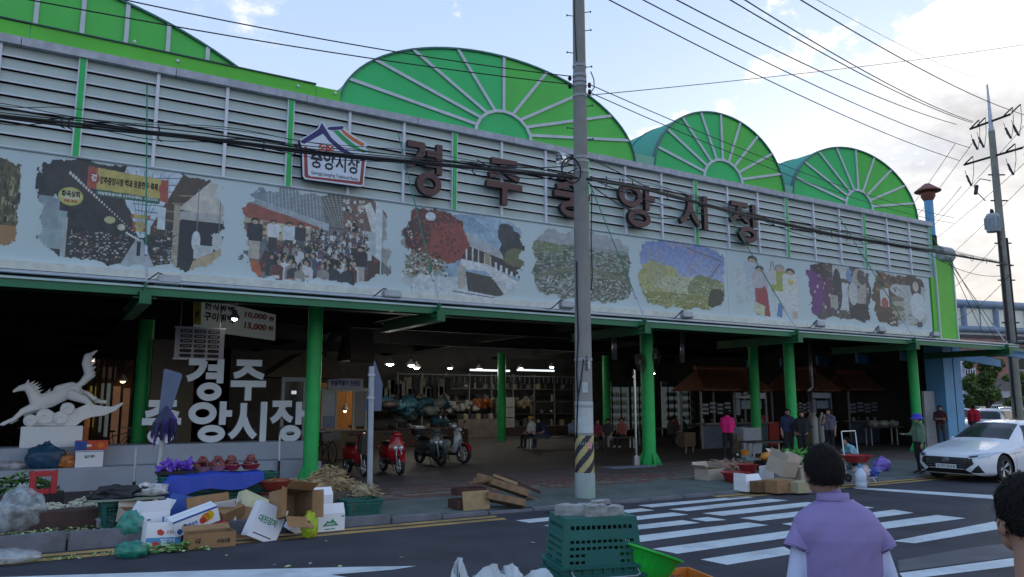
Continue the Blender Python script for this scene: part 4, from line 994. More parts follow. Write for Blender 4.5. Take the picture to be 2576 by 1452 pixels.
# ------------------------------------------------------------------ far utility pole with cross-arms and transformer
FB=onZ(2568,1120,0.0)
fp=thing('utility_pole','far concrete utility pole with cross arms and grey transformer at the right edge','utility pole',(FB.x,FB.y,0))
ztop=zat(FB,330);zt2=zat(FB,213)
MB().lathe([(.235,0),(.145,ztop)],n=24).build('shaft',mat('concrete_pole_warm',(.25,.24,.21),.85,.15,2,.3,dirt=.5,dirtcol=(.15,.14,.13)),fp,smooth=40)
MB().lathe([(.145,ztop),(.10,ztop+.3),(.04,zt2-.1),(.035,zt2)],n=16).build('top_mast',M_steel,fp,smooth=40)
ends={}
for nm,(lx,ly),pyp in (('a',(2440,325),306),('b',(2425,415),393)):
    z=zat(FB,pyp);L=onZ(lx,ly,z);
    d=Vector((L.x-FB.x,L.y-FB.y,0));Rr=Vector((FB.x,FB.y,z))-d*.9;L0=L-Vector((FB.x,FB.y,0));R0=Rr-Vector((FB.x,FB.y,0));ends[nm]=(Vector(L),Rr,z,d)
    MB().tube([L0,R0],.055,6).build('cross_arm',M_black,fp)
    for t in (0.0,.30,1.55,1.9) if nm=='a' else (0.0,1.35,1.9):
        p=L0.lerp(R0,t/1.9);mb=MB();q=p-FW*.0
        s_=Vector((bk.x,bk.y,0))
        for j in range(7):mb.lathe([(.02,-.02),(.05,0),(.02,.02)],c=p+s_*(.15+j*.09)+Vector((0,0,.05+.02*j)),n=10,M=Matrix.Rotation(R_(90),4,'X')@Matrix.Rotation(YAW,4,'Y'))
        mb.tube([p,p+s_*.8+Vector((0,0,.18))],.025,6);mb.build('insulator',M_wire,fp)
        MB().tube([p+s_*.8+Vector((0,0,.18)),p+s_*.75+Vector((0,0,-.6)),p+s_*.5+Vector((0,0,-1.25)),p+s_*.2+Vector((0,0,-.9)),p+s_*.05+Vector((0,0,-.3))],.015,6).build('jumper',M_wire,fp)
        MB().tube([p+s_*.45+Vector((0,0,-1.2)),p+s_*.15+Vector((0,0,-.6))],.05,8).build('cutout_fuse',M_wire,fp)
z=zat(FB,565);tp=bk*.25+lr*-.50
mb=MB();mb.lathe([(.28,-.42),(.30,-.38),(.30,.36),(.26,.42),(.24,.46),(0,.47)],c=tp+Vector((0,0,z)),n=20)
for j in range(10):a=j*math.pi/5;c=tp+Vector((math.cos(a)*.32,math.sin(a)*.32,z));mb.cbox(c,(.09,.015,.55),rz=a)
mb.build('transformer',mat('transformer_grey',(.33,.37,.41),.5,.1,3),fp,smooth=30)
for j in range(3):MB().lathe([(.03,0),(.06,.04),(.03,.08),(.06,.12),(.03,.16),(.02,.25)],c=tp+Vector((.1*(j-1),0,z+.45)),n=10).build('bushing',M_wire,fp)
for py in (440,505,612,668,705,812):z=zat(FB,py);MB().tube([lr*-.35+Vector((0,0,z)),lr*.45+Vector((0,0,z))],.035,6).build('cross_bolt',M_black,fp)
for k,(xo,a,b) in enumerate(((-.20,560,1000),(-.15,620,1050),(.18,600,900))):
    MB().tube([lr*xo+bk*.12+Vector((0,0,zat(FB,y))) for y in (a,(a+b)/2,b)],.05,6).build('riser_cable',M_wire,fp)
z=zat(FB,455);MB().tube([lr*-.25+Vector((0,0,z)),lr*-.75+Vector((0,0,z+.1)),lr*-1.1+Vector((0,0,z-.25)),lr*-.95+Vector((0,0,z-.6)),lr*-.6+Vector((0,0,z-1.0))],.022,6).build('jumper',M_wire,fp)
mb=MB().cbox(lr*-1.0+Vector((0,0,z-.45)),(.12,.12,.5),ry=.4);mb.build('cutout_fuse',M_wire,fp)

# ------------------------------------------------------------------ wires
wn=[0]
def wire(a,b,label,r=.012,sag=0.0,n=14,group='overhead power lines',ext=0):
    a,b=Vector(a),Vector(b);pts=[]
    for i in range(n+1):
        t=i/n;p=a.lerp(b,t);p.z-=sag*4*t*(1-t);pts.append(p)
    if ext:pts.insert(0,pts[0]+(pts[0]-pts[1])*ext)
    o=MB().tube(pts,r,6).build('power_line',M_wire,smooth=True);tag(o,label,'power line',group); return o
TOP= lambda px,py:PB+Vector((0,0,zat(PB,py)-PB.z))
def off_top(px,py):  # extend beyond the frame along the pole's depth
    return atD(px,py,(PB-CAMP).dot(FW)*1.0+0)
dpole=(PB-CAMP).dot(FW);dfar=(FB-CAMP).dot(FW)
LN=[((1475,-30),(2413,404),'lowest of the long lines sinking towards the lower cross arm',.013),((1560,-30),(2440,372),'second lowest long line sinking past the far pole top',.013),
      ((1645,-30),(2406,313),'long line ending at the outermost insulator of the upper cross arm',.014),((1787,-30),(2446,309),'lower of two lines that meet at the inner insulator of the upper arm',.014),
      ((1826,-30),(2448,306),'upper of two lines that meet at the inner insulator of the upper arm',.014),((1965,-30),(2580,290),'long line passing the tip of the far pole',.014),((2020,-20),(2450,192),'thinnest line high on the right fading into the cloud',.007)]
for i,(a,b,l,r) in enumerate(LN):
    wire(atD(a[0],a[1],dpole*.95),atD(b[0],b[1],dfar*(.97 if i!=6 else 1.3)),'wire: '+l if i in (3,4) else 'black overhead wire, '+l,r,.28 if i!=6 else .2,ext=9)
wire(TOP(0,240)+lr*.2,atD(2700,92,dfar),'black overhead wire rising gently to the right from the near pole',.009,.15)
wire(atD(250,-14,dpole*.8),TOP(0,192)-lr*.2,'upper of two black wires crossing the sky towards the near pole',.011,.12,ext=14)
wire(atD(-60,-26,dpole*.75),TOP(0,212)-lr*.2,'lower of two black wires crossing the big green arch',.011,.12,ext=14)
wire(TOP(0,212)+lr*.2,atD(2400,548,dfar*1.02),'upper of the two wires from the near pole across the middle arch',.010,.35)
wire(TOP(0,232)+lr*.2,atD(2400,562,dfar*1.02),'lower of the two wires from the near pole across the middle arch',.010,.40)
for i,(a,b) in enumerate((((2402,363),(2285,528)),((2452,352),(2297,556)),((2418,470),(2325,572)),((2620,266),(2337,580)),((2600,390),(2342,610)),((2640,400),(2372,660)))):
    wire(atD(a[0],a[1],dfar),atD(b[0],b[1],dfar*1.6),'thin slanting wire %s behind the far pole'%['nearest the chimney cap, topmost','second from the chimney cap','ending just right of the chimney','third long one','fourth long one','lowest'][i],.014,.1,group='slanting wires behind the far pole')
wire(atD(2388,648,dfar*.8),atD(2600,1010,dfar*1.3),'slanting stay wire from the corner pilaster towards the bridge',.012,0.1);wire(atD(2388,660,dfar*.8),atD(2472,838,dfar*.9),'second stay wire from the corner pilaster towards the canopy',.012,0)
wire(atD(2540,692,dfar),atD(2340,830,dfar*1.3),'loose service wire from the far pole down to the bridge',.014,.5);wire(atD(2520,600,dfar),atD(2395,728,dfar*1.3),'short slanting wire between far pole and pilaster',.012,.1)
# the heavy bundle along the facade: one thing made of several cables with lashings
bun=thing('cable_bundle','heavy tangled bundle of black telephone cables strung low across the whole facade','cables')
K_=[(-900,215),(-500,245),(-120,272),(0,291),(200,312),(500,345),(755,378),(1100,412),(1300,432),(1453,448)];K2=[(1477,450),(1640,478),(1780,515),(1905,548),(2100,590),(2340,630),(2450,650),(2550,668)]
def lerpk(K,t,d0,d1):
    x=t*(len(K)-1);i=min(int(x),len(K)-2);f=x-i
    return atD(K[i][0]*(1-f)+K[i+1][0]*f,K[i][1]*(1-f)+K[i+1][1]*f,d0+(d1-d0)*t)
rg=random.Random(4)
for K,d0,d1,n in ((K_,dpole*.60,dpole*.985,70),(K2,dpole*1.0,dfar*.98,80)):
    for c in range(8):
        amp=rg.uniform(.0,.06);ph=rg.uniform(0,6);f1=rg.uniform(2,7);rr3=[.024,.018,.010,.008,.008,.007,.006,.006][c];base=[0,-.04,.03,.06,.09,-.07,.15,.2][c]
        pts=[]
        for i in range(n+1):
            t=i/n;p=lerpk(K,t,d0,d1);e=math.sin(math.pi*t)**.5
            p=p+Vector((0,0,(base+amp*math.sin(ph+f1*t*6))*e*(1 if c else 0)))+bk*(amp*.5*math.cos(ph+f1*t*5));pts.append(p)
        MB().tube(pts,rr3*(1 if d1<20 else 1.15),6).build('cable',M_wire,bun,smooth=True)
    for i in range(14 if d1<20 else 34):
        t=rg.uniform(.03,.97);p=lerpk(K,t,d0,d1);s=rg.uniform(.05,.14)
        MB().tube([p+Vector((0,0,s)),p+Vector((.02,0,0)),p+Vector((0,.02,-s*.8)),p+Vector((.06*rg.choice((-1,1)),0,-s*1.3))],.012,5).build('lashing',M_wire,bun)
for a,b,sg in (((1480,460),(1780,515),.55),((1480,398),(1640,478),-.02),((1490,452),(1905,548),.25),((1905,548),(2200,612),.3),((2340,640),(2545,690),.4),((1200,402),(1453,424),.3),((1160,405),(1453,415),.1)):
    dA=dpole*(1 if a[0]<1700 else 1.3);A_=atD(a[0],a[1],dpole+(dfar-dpole)*max(0,(a[0]-1477)/1080));B_=atD(b[0],b[1],dpole+(dfar-dpole)*max(0,(b[0]-1477)/1080))
    MB().tube([A_.lerp(B_,i/12)-Vector((0,0,sg*4*(i/12)*(1-i/12))) for i in range(13)],.012,5).build('cable',M_wire,bun)
o=MB().tube([TOP(0,440)+bk*.25+Vector((-.27+.24*math.cos(a),0,-.02+.27*math.sin(a))) for a in np.linspace(0,2*math.pi,20)][:-1],.018,6,closed=True).build('coiled_cable',M_wire,bun)

# ------------------------------------------------------------------ podium, letters, horse
PYF=18.75
pxr=onY(812,1180,PYF).x
zlow=onY(400,1170,PYF).z;zup=onY(400,1119,PYF+.55).z
pod=thing('podium','long low grey plastered podium of two steps carrying the white letters','podium')
MB().box(-8,5.72,PYF,PYF+.55,SW,zlow).build('step',M_podium,pod,bevel=.012)
MB().box(-8,5.70,PYF+.55,PYF+1.5,SW,zup).build('block',M_podium,pod,bevel=.012)
MB().box(5.74,pxr,PYF+.12,PYF+.9,SW,onY(812,1160,PYF+.12).z).build('end_block',M_podium,pod,bevel=.01)
M_scl=mat('letter_white',(.66,.74,.82),.5,.04,2,dirt=.2,dirtcol=(.38,.44,.50));M_scs=mat('letter_edge',(.10,.12,.15),.5,.04,2)
LY=PYF+.95
for key,x0,x1,y0,y1,ch,wh in (('gyeong',468,563.7,905,1008,'경','top left of the free-standing market name'),('ju',577,670,909,1008,'주','top right of the free-standing market name'),('jung',354.6,457.7,1011,1116,'중','behind the folded purple umbrellas'),('ang',469.6,578.5,1010,1112,'앙','under the upper left letter'),('si',576.5,672,1011,1111,'시','under the upper right letter'),('jang',678,765,1011,1110,'장','touching the green column')):
    a=onY(x0,(y0+y1)/2,LY);b=onY(x1,(y0+y1)/2,LY);cx=(x0+x1)/2;zt=onY(cx,y0,LY).z;zb=onY(cx,y1,LY).z
    mb=MB();letter_mesh(mb,key,(0,0,0),((b.x-a.x)*.95,0,0),(0,0,zt-zb),(0,-1,0),.155,.16,0,1)
    if y0<1000:zb2=zb
    o=mb.build('letter_sculpture',[M_scl,M_scs]);o.location=(a.x,LY,zb);tag(o,'large pale standing letter %s, %s'%(ch,wh),'letter sculpture','free-standing letters on the podium')
# pedestal and horse
q0=onY(48,1128,PYF+.7);q1=onY(205,1128,PYF+.7);zt=onY(120,1073,PYF+.7).z
ped=MB().box(0,q1.x-q0.x,0,.55,0,zt-zup).build('pedestal',mat('pedestal_white',(.72,.78,.84),.55,.03,2),bevel=.01);ped.location=(q0.x,PYF+.65,zup);tag(ped,'plain white block pedestal under the galloping horse statue','pedestal')
HY=PYF+.92;k=1/ppm(onY(150,1000,HY))
hs=thing('horse_statue','white carved statue of a galloping horse with raised tail above curling clouds','statue',(onY(150,1073,HY).x,HY,zt))
def hpnt(x,y,d=0.0):  # crop pixels -> local
    px=(0+x/2.689)/1.5652;py=(1200+y/2.689)/1.5652;p=onY(px,py,HY); return Vector((p.x-hs.location.x,d,p.z-hs.location.z))
mb=MB();kk=k/(2.689*1.5652)
def cap_(a,b,ra,rb,d0=0,d1=0):capsule(mb,hpnt(*a,d0),hpnt(*b,d1),ra*kk,rb*kk,12)
cap_((150,915),(215,885),16,30);cap_((215,885),(290,870),32,42);cap_((300,870),(360,960),46,55);cap_((360,960),(410,1040),60,80);cap_((290,830),(300,800),16,8)
cap_((410,1040),(540,1000),82,85);cap_((540,1000),(700,930),80,75);cap_((700,930),(790,900),78,70);cap_((620,900),(760,860),50,45)
cap_((370,1080),(240,1130),48,34,-.1,-.1);cap_((240,1130),(150,1210),30,22,-.1,-.12);cap_((150,1210),(30,1262),22,18,-.12,-.12);cap_((40,1262),(10,1268),20,10,-.12,-.12)
cap_((430,1100),(330,1130),44,30,.12,.12);cap_((330,1130),(270,1170),28,20,.12,.12)
cap_((760,950),(900,1010),62,40,-.1,-.1);cap_((900,1010),(960,1060),34,26,-.1,-.12);cap_((960,1060),(1000,1140),24,22,-.12,-.12);cap_((1000,1140),(1075,1150),24,18,-.12,-.12)
cap_((800,920),(920,950),50,34,.12,.12);cap_((920,950),(1020,1020),30,22,.12,.12);cap_((1020,1020),(1115,1030),22,22,.12,.12)
cap_((790,880),(880,820),26,34);cap_((880,820),(950,740),36,50);cap_((950,740),(915,620),50,46);cap_((915,620),(930,550),46,40);cap_((930,550),(1030,485),36,6)
for (a,b) in (((930,590),(1015,565)),((940,640),(1020,600)),((950,690),(1020,655)),((960,740),(1018,710)),((960,770),(1015,745))):cap_(a,b,26,4)
for (a,b) in (((310,850),(375,802)),((330,870),(410,818)),((345,890),(432,840)),((360,910),(445,865)),((375,930),(462,900)),((480,950),(540,885)),((520,950),(575,915)),((900,930),(965,940)),((940,960),(1000,955)),((970,985),(1035,975)),((990,1000),(1060,1000)),((130,1240),(205,1215)),((120,1250),(150,1245))):cap_(a,b,16,3)
body=remesh(mb,'horse',[M_stone],hs,voxel=.011,smooth=3)
mb=MB();
pts=[(265,1280),(255,1220),(290,1175),(350,1165),(385,1180),(390,1140),(430,1110),(500,1100),(550,1125),(575,1150),(640,1130),(640,1085),(665,1045),(720,1035),(770,1055),(785,1110),(860,1080),(920,1050),(1000,1060),(1080,1075),(1180,1080),(1300,1032),(1305,1045),(1220,1120),(1100,1170),(960,1190),(880,1220),(800,1280)]
P=[hpnt(*p) for p in pts];mb.prism([(p.x,p.z) for p in P],(0,-.16,0),(1,0,0),(0,0,1),(0,.34,0));mb.build('cloud_base',M_stone,hs,bevel=.02)
for cx_,cy_,rr4 in ((320,1225,62),(475,1190,85),(640,1200,72),(712,1105,68)):
    c=hpnt(cx_,cy_);mb=MB();mb.lathe([(0,.0),(rr4*kk*.8,.0),(rr4*kk,-.03),(rr4*kk,-.10)],c=(c.x,-.235,c.z),n=28,M=Matrix.Rotation(R_(90),4,'X'));mb.build('cloud_curl',M_stone,hs,smooth=40)
    sp=[(c.x+math.cos(t)*rr4*kk*(.12+.115*t),-.240,c.z+math.sin(t)*rr4*kk*(.12+.115*t)) for t in np.linspace(0,6.6,34)]
    MB().tube(sp,.016,6).build('spiral',M_stone,hs,smooth=True)

# ------------------------------------------------------------------ people
SKIN=mat('skin',(.36,.21,.15),.55,.06,8);SKIN2=mat('skin_pale',(.44,.28,.21),.55,.06,8)
HAIRM=mat('black_hair',(.009,.008,.008),.75,.3,40,.5,bscale=120,spec=.15)
def cloth(name,col): return mat('cloth_'+name,col,.85,.14,5,.35,bscale=28)
C_blk,C_gry=cloth('black',(.018,.018,.022)),cloth('charcoal',(.05,.05,.058))
SHOE=mat('shoe',(.05,.05,.055),.6,.2,9);SHOEW=mat('shoe_white',(.5,.5,.52),.6,.1,9)
def cam_rz(P,turn=0.0):
    d=Vector((-P[0],-P[1],0)); return math.atan2(d.x,-d.y)+turn
def person(label,loc,rz,h=1.60,top=None,bottom=None,pose=None,shoe=None,skin=SKIN,hair=HAIRM,sleeve=None,long_sleeve=False,voxel=.022,hairlen=0,fat=1.0,hat=None,group=None,skirt=False):
    k=h/1.65
    J=dict(pel=(0,0,.93),che=(0,.01,1.24),nek=(0,.01,1.42),hed=(0,-.015,1.545))
    for s,c in ((-1,'l'),(1,'r')):
        J[c+'sh']=(s*.165,.01,1.36);J[c+'el']=(s*.215,.03,1.09);J[c+'wr']=(s*.225,-.05,.86);J[c+'hi']=(s*.085,0,.90);J[c+'kn']=(s*.10,-.02,.50);J[c+'an']=(s*.105,.02,.09);J[c+'to']=(s*.125,-.14,.035)
    if pose:J.update(pose)
    J={a:Vector(b)*k for a,b in J.items()}
    root=thing('person',label,'person',loc,rz,group)
    mb=MB();segs=[]
    def c(a,b,ra,rb,m):
        A=J[a] if isinstance(a,str) else Vector(a)*k;B=J[b] if isinstance(b,str) else Vector(b)*k;capsule(mb,A,B,ra*k,rb*k,10);segs.append((A,B,max(ra,rb)*k,m))
    F=fat;ls=1 if long_sleeve else 0
    pel,che=J['pel']/k,J['che']/k
    for s in (-1,1):
        o1=Vector((s*.07*F,0,0));c(pel+o1+Vector((0,0,.02)),che+Vector((s*.075*F,0,0)),.105*F,.110*F,1);c(pel+o1,pel+o1+Vector((0,0,-.03)),.108*F,.10*F,2)
    c('che','nek',.12,.055,1);c('nek','hed',.050,.052,0)
    for s in 'lr':
        c('nek',s+'sh',.06,.068,1);c(s+'sh',s+'el',.060*F,.047*F,1);c(s+'el',s+'wr',.043,.029,1 if ls else 0)
        c(s+'hi',s+'kn',.092*F,.064*F,2);c(s+'kn',s+'an',.060,.042,2);c(s+'an',s+'to',.045,.036,3)
        d=(J[s+'wr']-J[s+'el']).normalized()/1;c(J[s+'wr']/k,J[s+'wr']/k+d*.07,.030,.034,0)
    hd=J['hed'];up=(J['hed']-J['nek']).normalized()
    mb.blob(hd+Vector((0,0,.01))*k,Vector((.076,.092,.108))*k,amp=0,n=14);segs.append((hd,hd,.10*k,0))
    mb.blob(hd+Vector((0,-.075,-.055))*k,Vector((.05,.03,.045))*k,amp=0,n=8);mb.blob(hd+Vector((0,-.098,-.005))*k,Vector((.014,.02,.024))*k,amp=0,n=8)
    for s in (-1,1):mb.blob(hd+Vector((s*.08,.01,-.005))*k,Vector((.012,.022,.032))*k,amp=0,n=8)
    ex=MB()
    for s in (-1,1):ex.blob(hd+Vector((s*.030,-.088,.015))*k,Vector((.014,.008,.007))*k,amp=0,n=6,m=4);ex.cbox(hd+Vector((s*.032,-.090,.038))*k,(.03*k,.008*k,.006*k),m=4)
    ex.cbox(hd+Vector((0,-.100,-.058))*k,(.042*k,.008*k,.008*k),m=5)
    for s in 'lr':
        wv=J[s+'wr'];d=(J[s+'wr']-J[s+'el']).normalized();u,v=frame(d);pc=wv+d*.09*k
        for i,(off,ln) in enumerate(((-.027,.060),(-.009,.068),(.009,.064),(.027,.052))):
            b0=pc+u*off*k;m1=b0+d*ln*.6*k+v*.010*k;b1=m1+d*ln*.45*k+v*.02*k;ex.tube([b0-d*.02*k,b0,m1,b1],[.009*k,.009*k,.008*k,.006*k],6,m=0)
        ex.tube([wv+d*.03*k+u*-.02*k,wv+d*.06*k+u*-.045*k,wv+d*.10*k+u*-.055*k],[.011*k,.010*k,.008*k],6,m=0)
    A=np.array([s[0] for s in segs]);B=np.array([s[1] for s in segs]);Rr3=np.array([s[2] for s in segs]);Mi=np.array([s[3] for s in segs])
    def pick(ce):
        out=np.full(len(ce),1e9);mi=np.zeros(len(ce),int);hem=0.55
        for a,b,r,m_ in zip(A,B,Rr3,Mi):
            ab=b-a;L2=max(1e-9,ab@ab);t=np.clip(((ce-a)@ab)/L2,0,1);d=np.linalg.norm(ce-(a+t[:, None]*ab),axis=1)-r
            w_=d<out;out[w_]=d[w_];mi[w_]=m_
        return mi
    sk=[skin,top,bottom,shoe or SHOE,MATS['black_hair'],mat('lip',(.28,.09,.08),.5)]
    remesh(mb,'body',sk,root,voxel=voxel,smooth=2,pick=pick,extra=ex)
    # hair as a separate shell over the skull
    hb=MB();K=16;vs=[];rings=8
    for i in range(rings+1):
        t=(math.pi*.62)*i/rings
        for j in range(K):
            a=2*math.pi*j/K;q=Vector((math.sin(t)*math.cos(a)*.088,math.sin(t)*math.sin(a)*.106,math.cos(t)*.120))
            if q.y<-.02:q.z=max(q.z,.045);
            if q.y<-.085:q.y=-.085 
            q*=1+.05*mnoise.noise(q*40+Vector((len(label),0,0)));q+=Vector((0,.012,.018));vs.append(hd+q*k)
    hb.add(vs,[(i*K+j,(i+1)*K+j,(i+1)*K+(j+1)%K,i*K+(j+1)%K) for i in range(rings) for j in range(K)])
    hb.add(vs,[tuple(rings*K+j for j in range(K))])
    if hairlen:
        for j in range(26):
            a=math.pi*(j/25);q=Vector((math.cos(a)*.088,.02+math.sin(a)*.085,.05));hb.blob(hd+q*k,Vector((.032,.032,.045))*k,seed=j,amp=.2,n=8);hb.blob(hd+(q+Vector((0,0,-.06*hairlen)))*k,Vector((.03,.03,.05))*k,seed=j,amp=.2,n=8)
    hb.build('hair',hair,root,smooth=True)
    if hat:
        m_,kind=hat;ht=MB()
        if kind=='bucket':ht.lathe([(.165,.02),(.15,.045),(.115,.075),(.108,.15),(.08,.165),(0,.168)],c=hd+Vector((0,.005,0))*k,n=24)
        else:
            ht.lathe([(.098,.05),(.102,.09),(.085,.135),(.04,.158),(0,.162)],c=hd+Vector((0,.008,0))*k,n=20,sy=1.12);ht.cbox(hd+Vector((0,-.13,.06))*k,(.13,.11,.012),rx=.15)
        ht.build('hat',m_,root,smooth=50)
    return root
SIT=dict(pel=(0,.02,.50),che=(0,.0,.82),nek=(0,-.02,1.00),hed=(0,-.05,1.125),lsh=(-.165,0,.94),rsh=(.165,0,.94),lel=(-.21,-.06,.69),rel=(.21,-.06,.69),lwr=(-.14,-.28,.60),rwr=(.14,-.28,.60),
           lhi=(-.09,0,.50),rhi=(.09,0,.50),lkn=(-.11,-.42,.50),rkn=(.11,-.42,.50),lan=(-.11,-.44,.09),ran=(.11,-.44,.09),lto=(-.12,-.60,.035),rto=(.12,-.60,.035))
def pz(base,**k):d=dict(base or {});d.update(k); return d
def px_person(px,py,**k):
    P=G(px,py);turn=k.pop('turn',0.0);lab=k.pop('label'); return person(lab,P,cam_rz(P,turn),**k)
walk=dict(lkn=(-.10,-.14,.50),lan=(-.10,-.10,.10),lto=(-.11,-.26,.05),rkn=(.10,.02,.50),ran=(.10,.18,.14),rto=(.11,.06,.04))
armsf=dict(lel=(-.22,-.02,1.12),rel=(.22,-.02,1.12),lwr=(-.16,-.24,1.06),rwr=(.16,-.24,1.06))
px_person(1833,1158,label='person in a bright pink jacket and black trousers pushing a handcart, seen from behind',h=1.56,top=cloth('hot_pink',(.75,.02,.20)),bottom=C_blk,long_sleeve=True,turn=math.pi*.93,pose=pz(walk,**armsf),fat=1.15,shoe=SHOEW,hairlen=.6)
px_person(1986,1158,label='person with dark bob in navy top, left of three women facing the road',h=1.60,top=cloth('navy',(.02,.028,.07)),bottom=C_blk,fat=1.15,turn=.35,hairlen=1,voxel=.024)
px_person(2022,1160,label='person in black top with hands at hips, middle of three women facing the road',h=1.54,top=C_blk,bottom=C_blk,fat=1.15,long_sleeve=True,hairlen=.8,pose=dict(lel=(-.30,.04,1.12),rel=(.30,.04,1.12),lwr=(-.17,-.06,.96),rwr=(.17,-.06,.96)),voxel=.024)
px_person(2090,1150,label='person in black vest over grey short sleeves, right of three women facing the road',h=1.60,top=cloth('grey_lilac',(.13,.12,.17)),bottom=C_blk,turn=-.4,hairlen=1,pose=dict(lel=(-.20,-.10,1.10),lwr=(-.10,-.14,1.32)),voxel=.024)
px_person(2318,1192,label='person in blue bucket hat and green jacket standing before the white car',h=1.52,top=cloth('sage',(.10,.17,.11)),bottom=C_blk,long_sleeve=True,turn=-1.0,fat=1.2,hat=(cloth('hat_blue',(.05,.06,.45)),'bucket'),pose=dict(lel=(-.22,-.10,1.12),lwr=(-.18,-.33,1.12)),hairlen=.4)
px_person(2371,1128,label='person in dark vest with red sleeves and folded arms beside the blue column',h=1.68,top=cloth('plum',(.05,.014,.022)),bottom=C_gry,turn=.1,pose=dict(lel=(-.22,-.10,1.10),rel=(.22,-.10,1.10),lwr=(.04,-.20,1.16),rwr=(-.04,-.19,1.14)))
px_person(2455,1112,label='person in red jacket seen from behind, standing among the parked cars',h=1.70,top=cloth('red_jacket',(.50,.015,.04)),bottom=C_gry,long_sleeve=True,turn=math.pi,fat=1.25)
# seated on benches inside the hall
def seat(px,py,**k):
    return px_person(px,py,pose=pz(SIT,**k.pop('pose',{})),**k)
W_sh=cloth('white_shirt',(.46,.50,.54))
seat(1338,1128,label='person in white shirt with bag strap and yellow cap seated at the bench end',h=1.66,top=W_sh,bottom=C_blk,turn=-.9,hat=(cloth('hat_yellow',(.45,.28,.05)),'cap'))
seat(1372,1128,label='person in navy polo leaning on their knees beside the yellow cap',h=1.68,top=cloth('navy_polo',(.02,.028,.10)),bottom=cloth('jeans',(.045,.06,.10)),turn=-1.2,fat=1.2,pose=dict(che=(0,-.10,.80),nek=(0,-.18,.96),hed=(0,-.25,1.07),lsh=(-.165,-.14,.91),rsh=(.165,-.14,.91),lel=(-.2,-.26,.66)))
seat(1441,1124,label='person in patterned pale blue blouse seated just left of the utility pole',h=1.55,top=cloth('blue_pattern',(.16,.22,.36)),bottom=C_blk,turn=.5,hairlen=.6)
seat(1503,1134,label='person in dark red top seated just right of the utility pole',h=1.58,top=cloth('maroon',(.18,.03,.05)),bottom=C_gry,turn=.3,hairlen=.6)
seat(1531,1130,label='person in charcoal blouse and pale trousers seated on the bench',h=1.56,top=cloth('char_pat',(.055,.055,.07)),bottom=cloth('pale_trs',(.36,.33,.34)),turn=-.25,hairlen=.6,fat=1.1)
seat(1566,1126,label='person in pink vest and red sleeves seated near the green column',h=1.58,top=cloth('rose',(.40,.12,.12)),bottom=C_blk,turn=-.45,hairlen=.6,long_sleeve=True,shoe=SHOEW,fat=1.1)
seat(1697,1108,label='person in orange top seated among the tables behind',h=1.60,top=cloth('orange_top',(.28,.06,.03)),bottom=C_blk,turn=2.8)
seat(1722,1124,label='person in black clothes seated at the tables with bare legs forward',h=1.66,top=C_blk,bottom=C_blk,turn=-1.3,fat=1.2)
seat(1690,1122,label='person in dark clothes bending over the table, back turned',h=1.60,top=C_gry,bottom=C_blk,turn=2.2,fat=1.2)
sq=dict(pel=(0,.05,.22),che=(0,-.06,.50),nek=(0,-.16,.66),hed=(0,-.24,.77),lsh=(-.16,-.12,.60),rsh=(.16,-.12,.60),lel=(-.20,-.26,.38),rel=(.20,-.26,.38),lwr=(-.12,-.46,.28),rwr=(.12,-.46,.28),lhi=(-.1,.03,.22),rhi=(.1,.03,.22),lkn=(-.18,-.28,.42),rkn=(.18,-.28,.42),lan=(-.14,-.22,.09),ran=(.14,-.22,.09),lto=(-.16,-.38,.035),rto=(.16,-.38,.035))
px_person(2148,1180,label='person in white and teal top crouching over goods behind the red basin',h=1.60,top=cloth('teal_white',(.20,.42,.50)),bottom=C_gry,turn=-.9,pose=sq,fat=1.1,hairlen=.3)

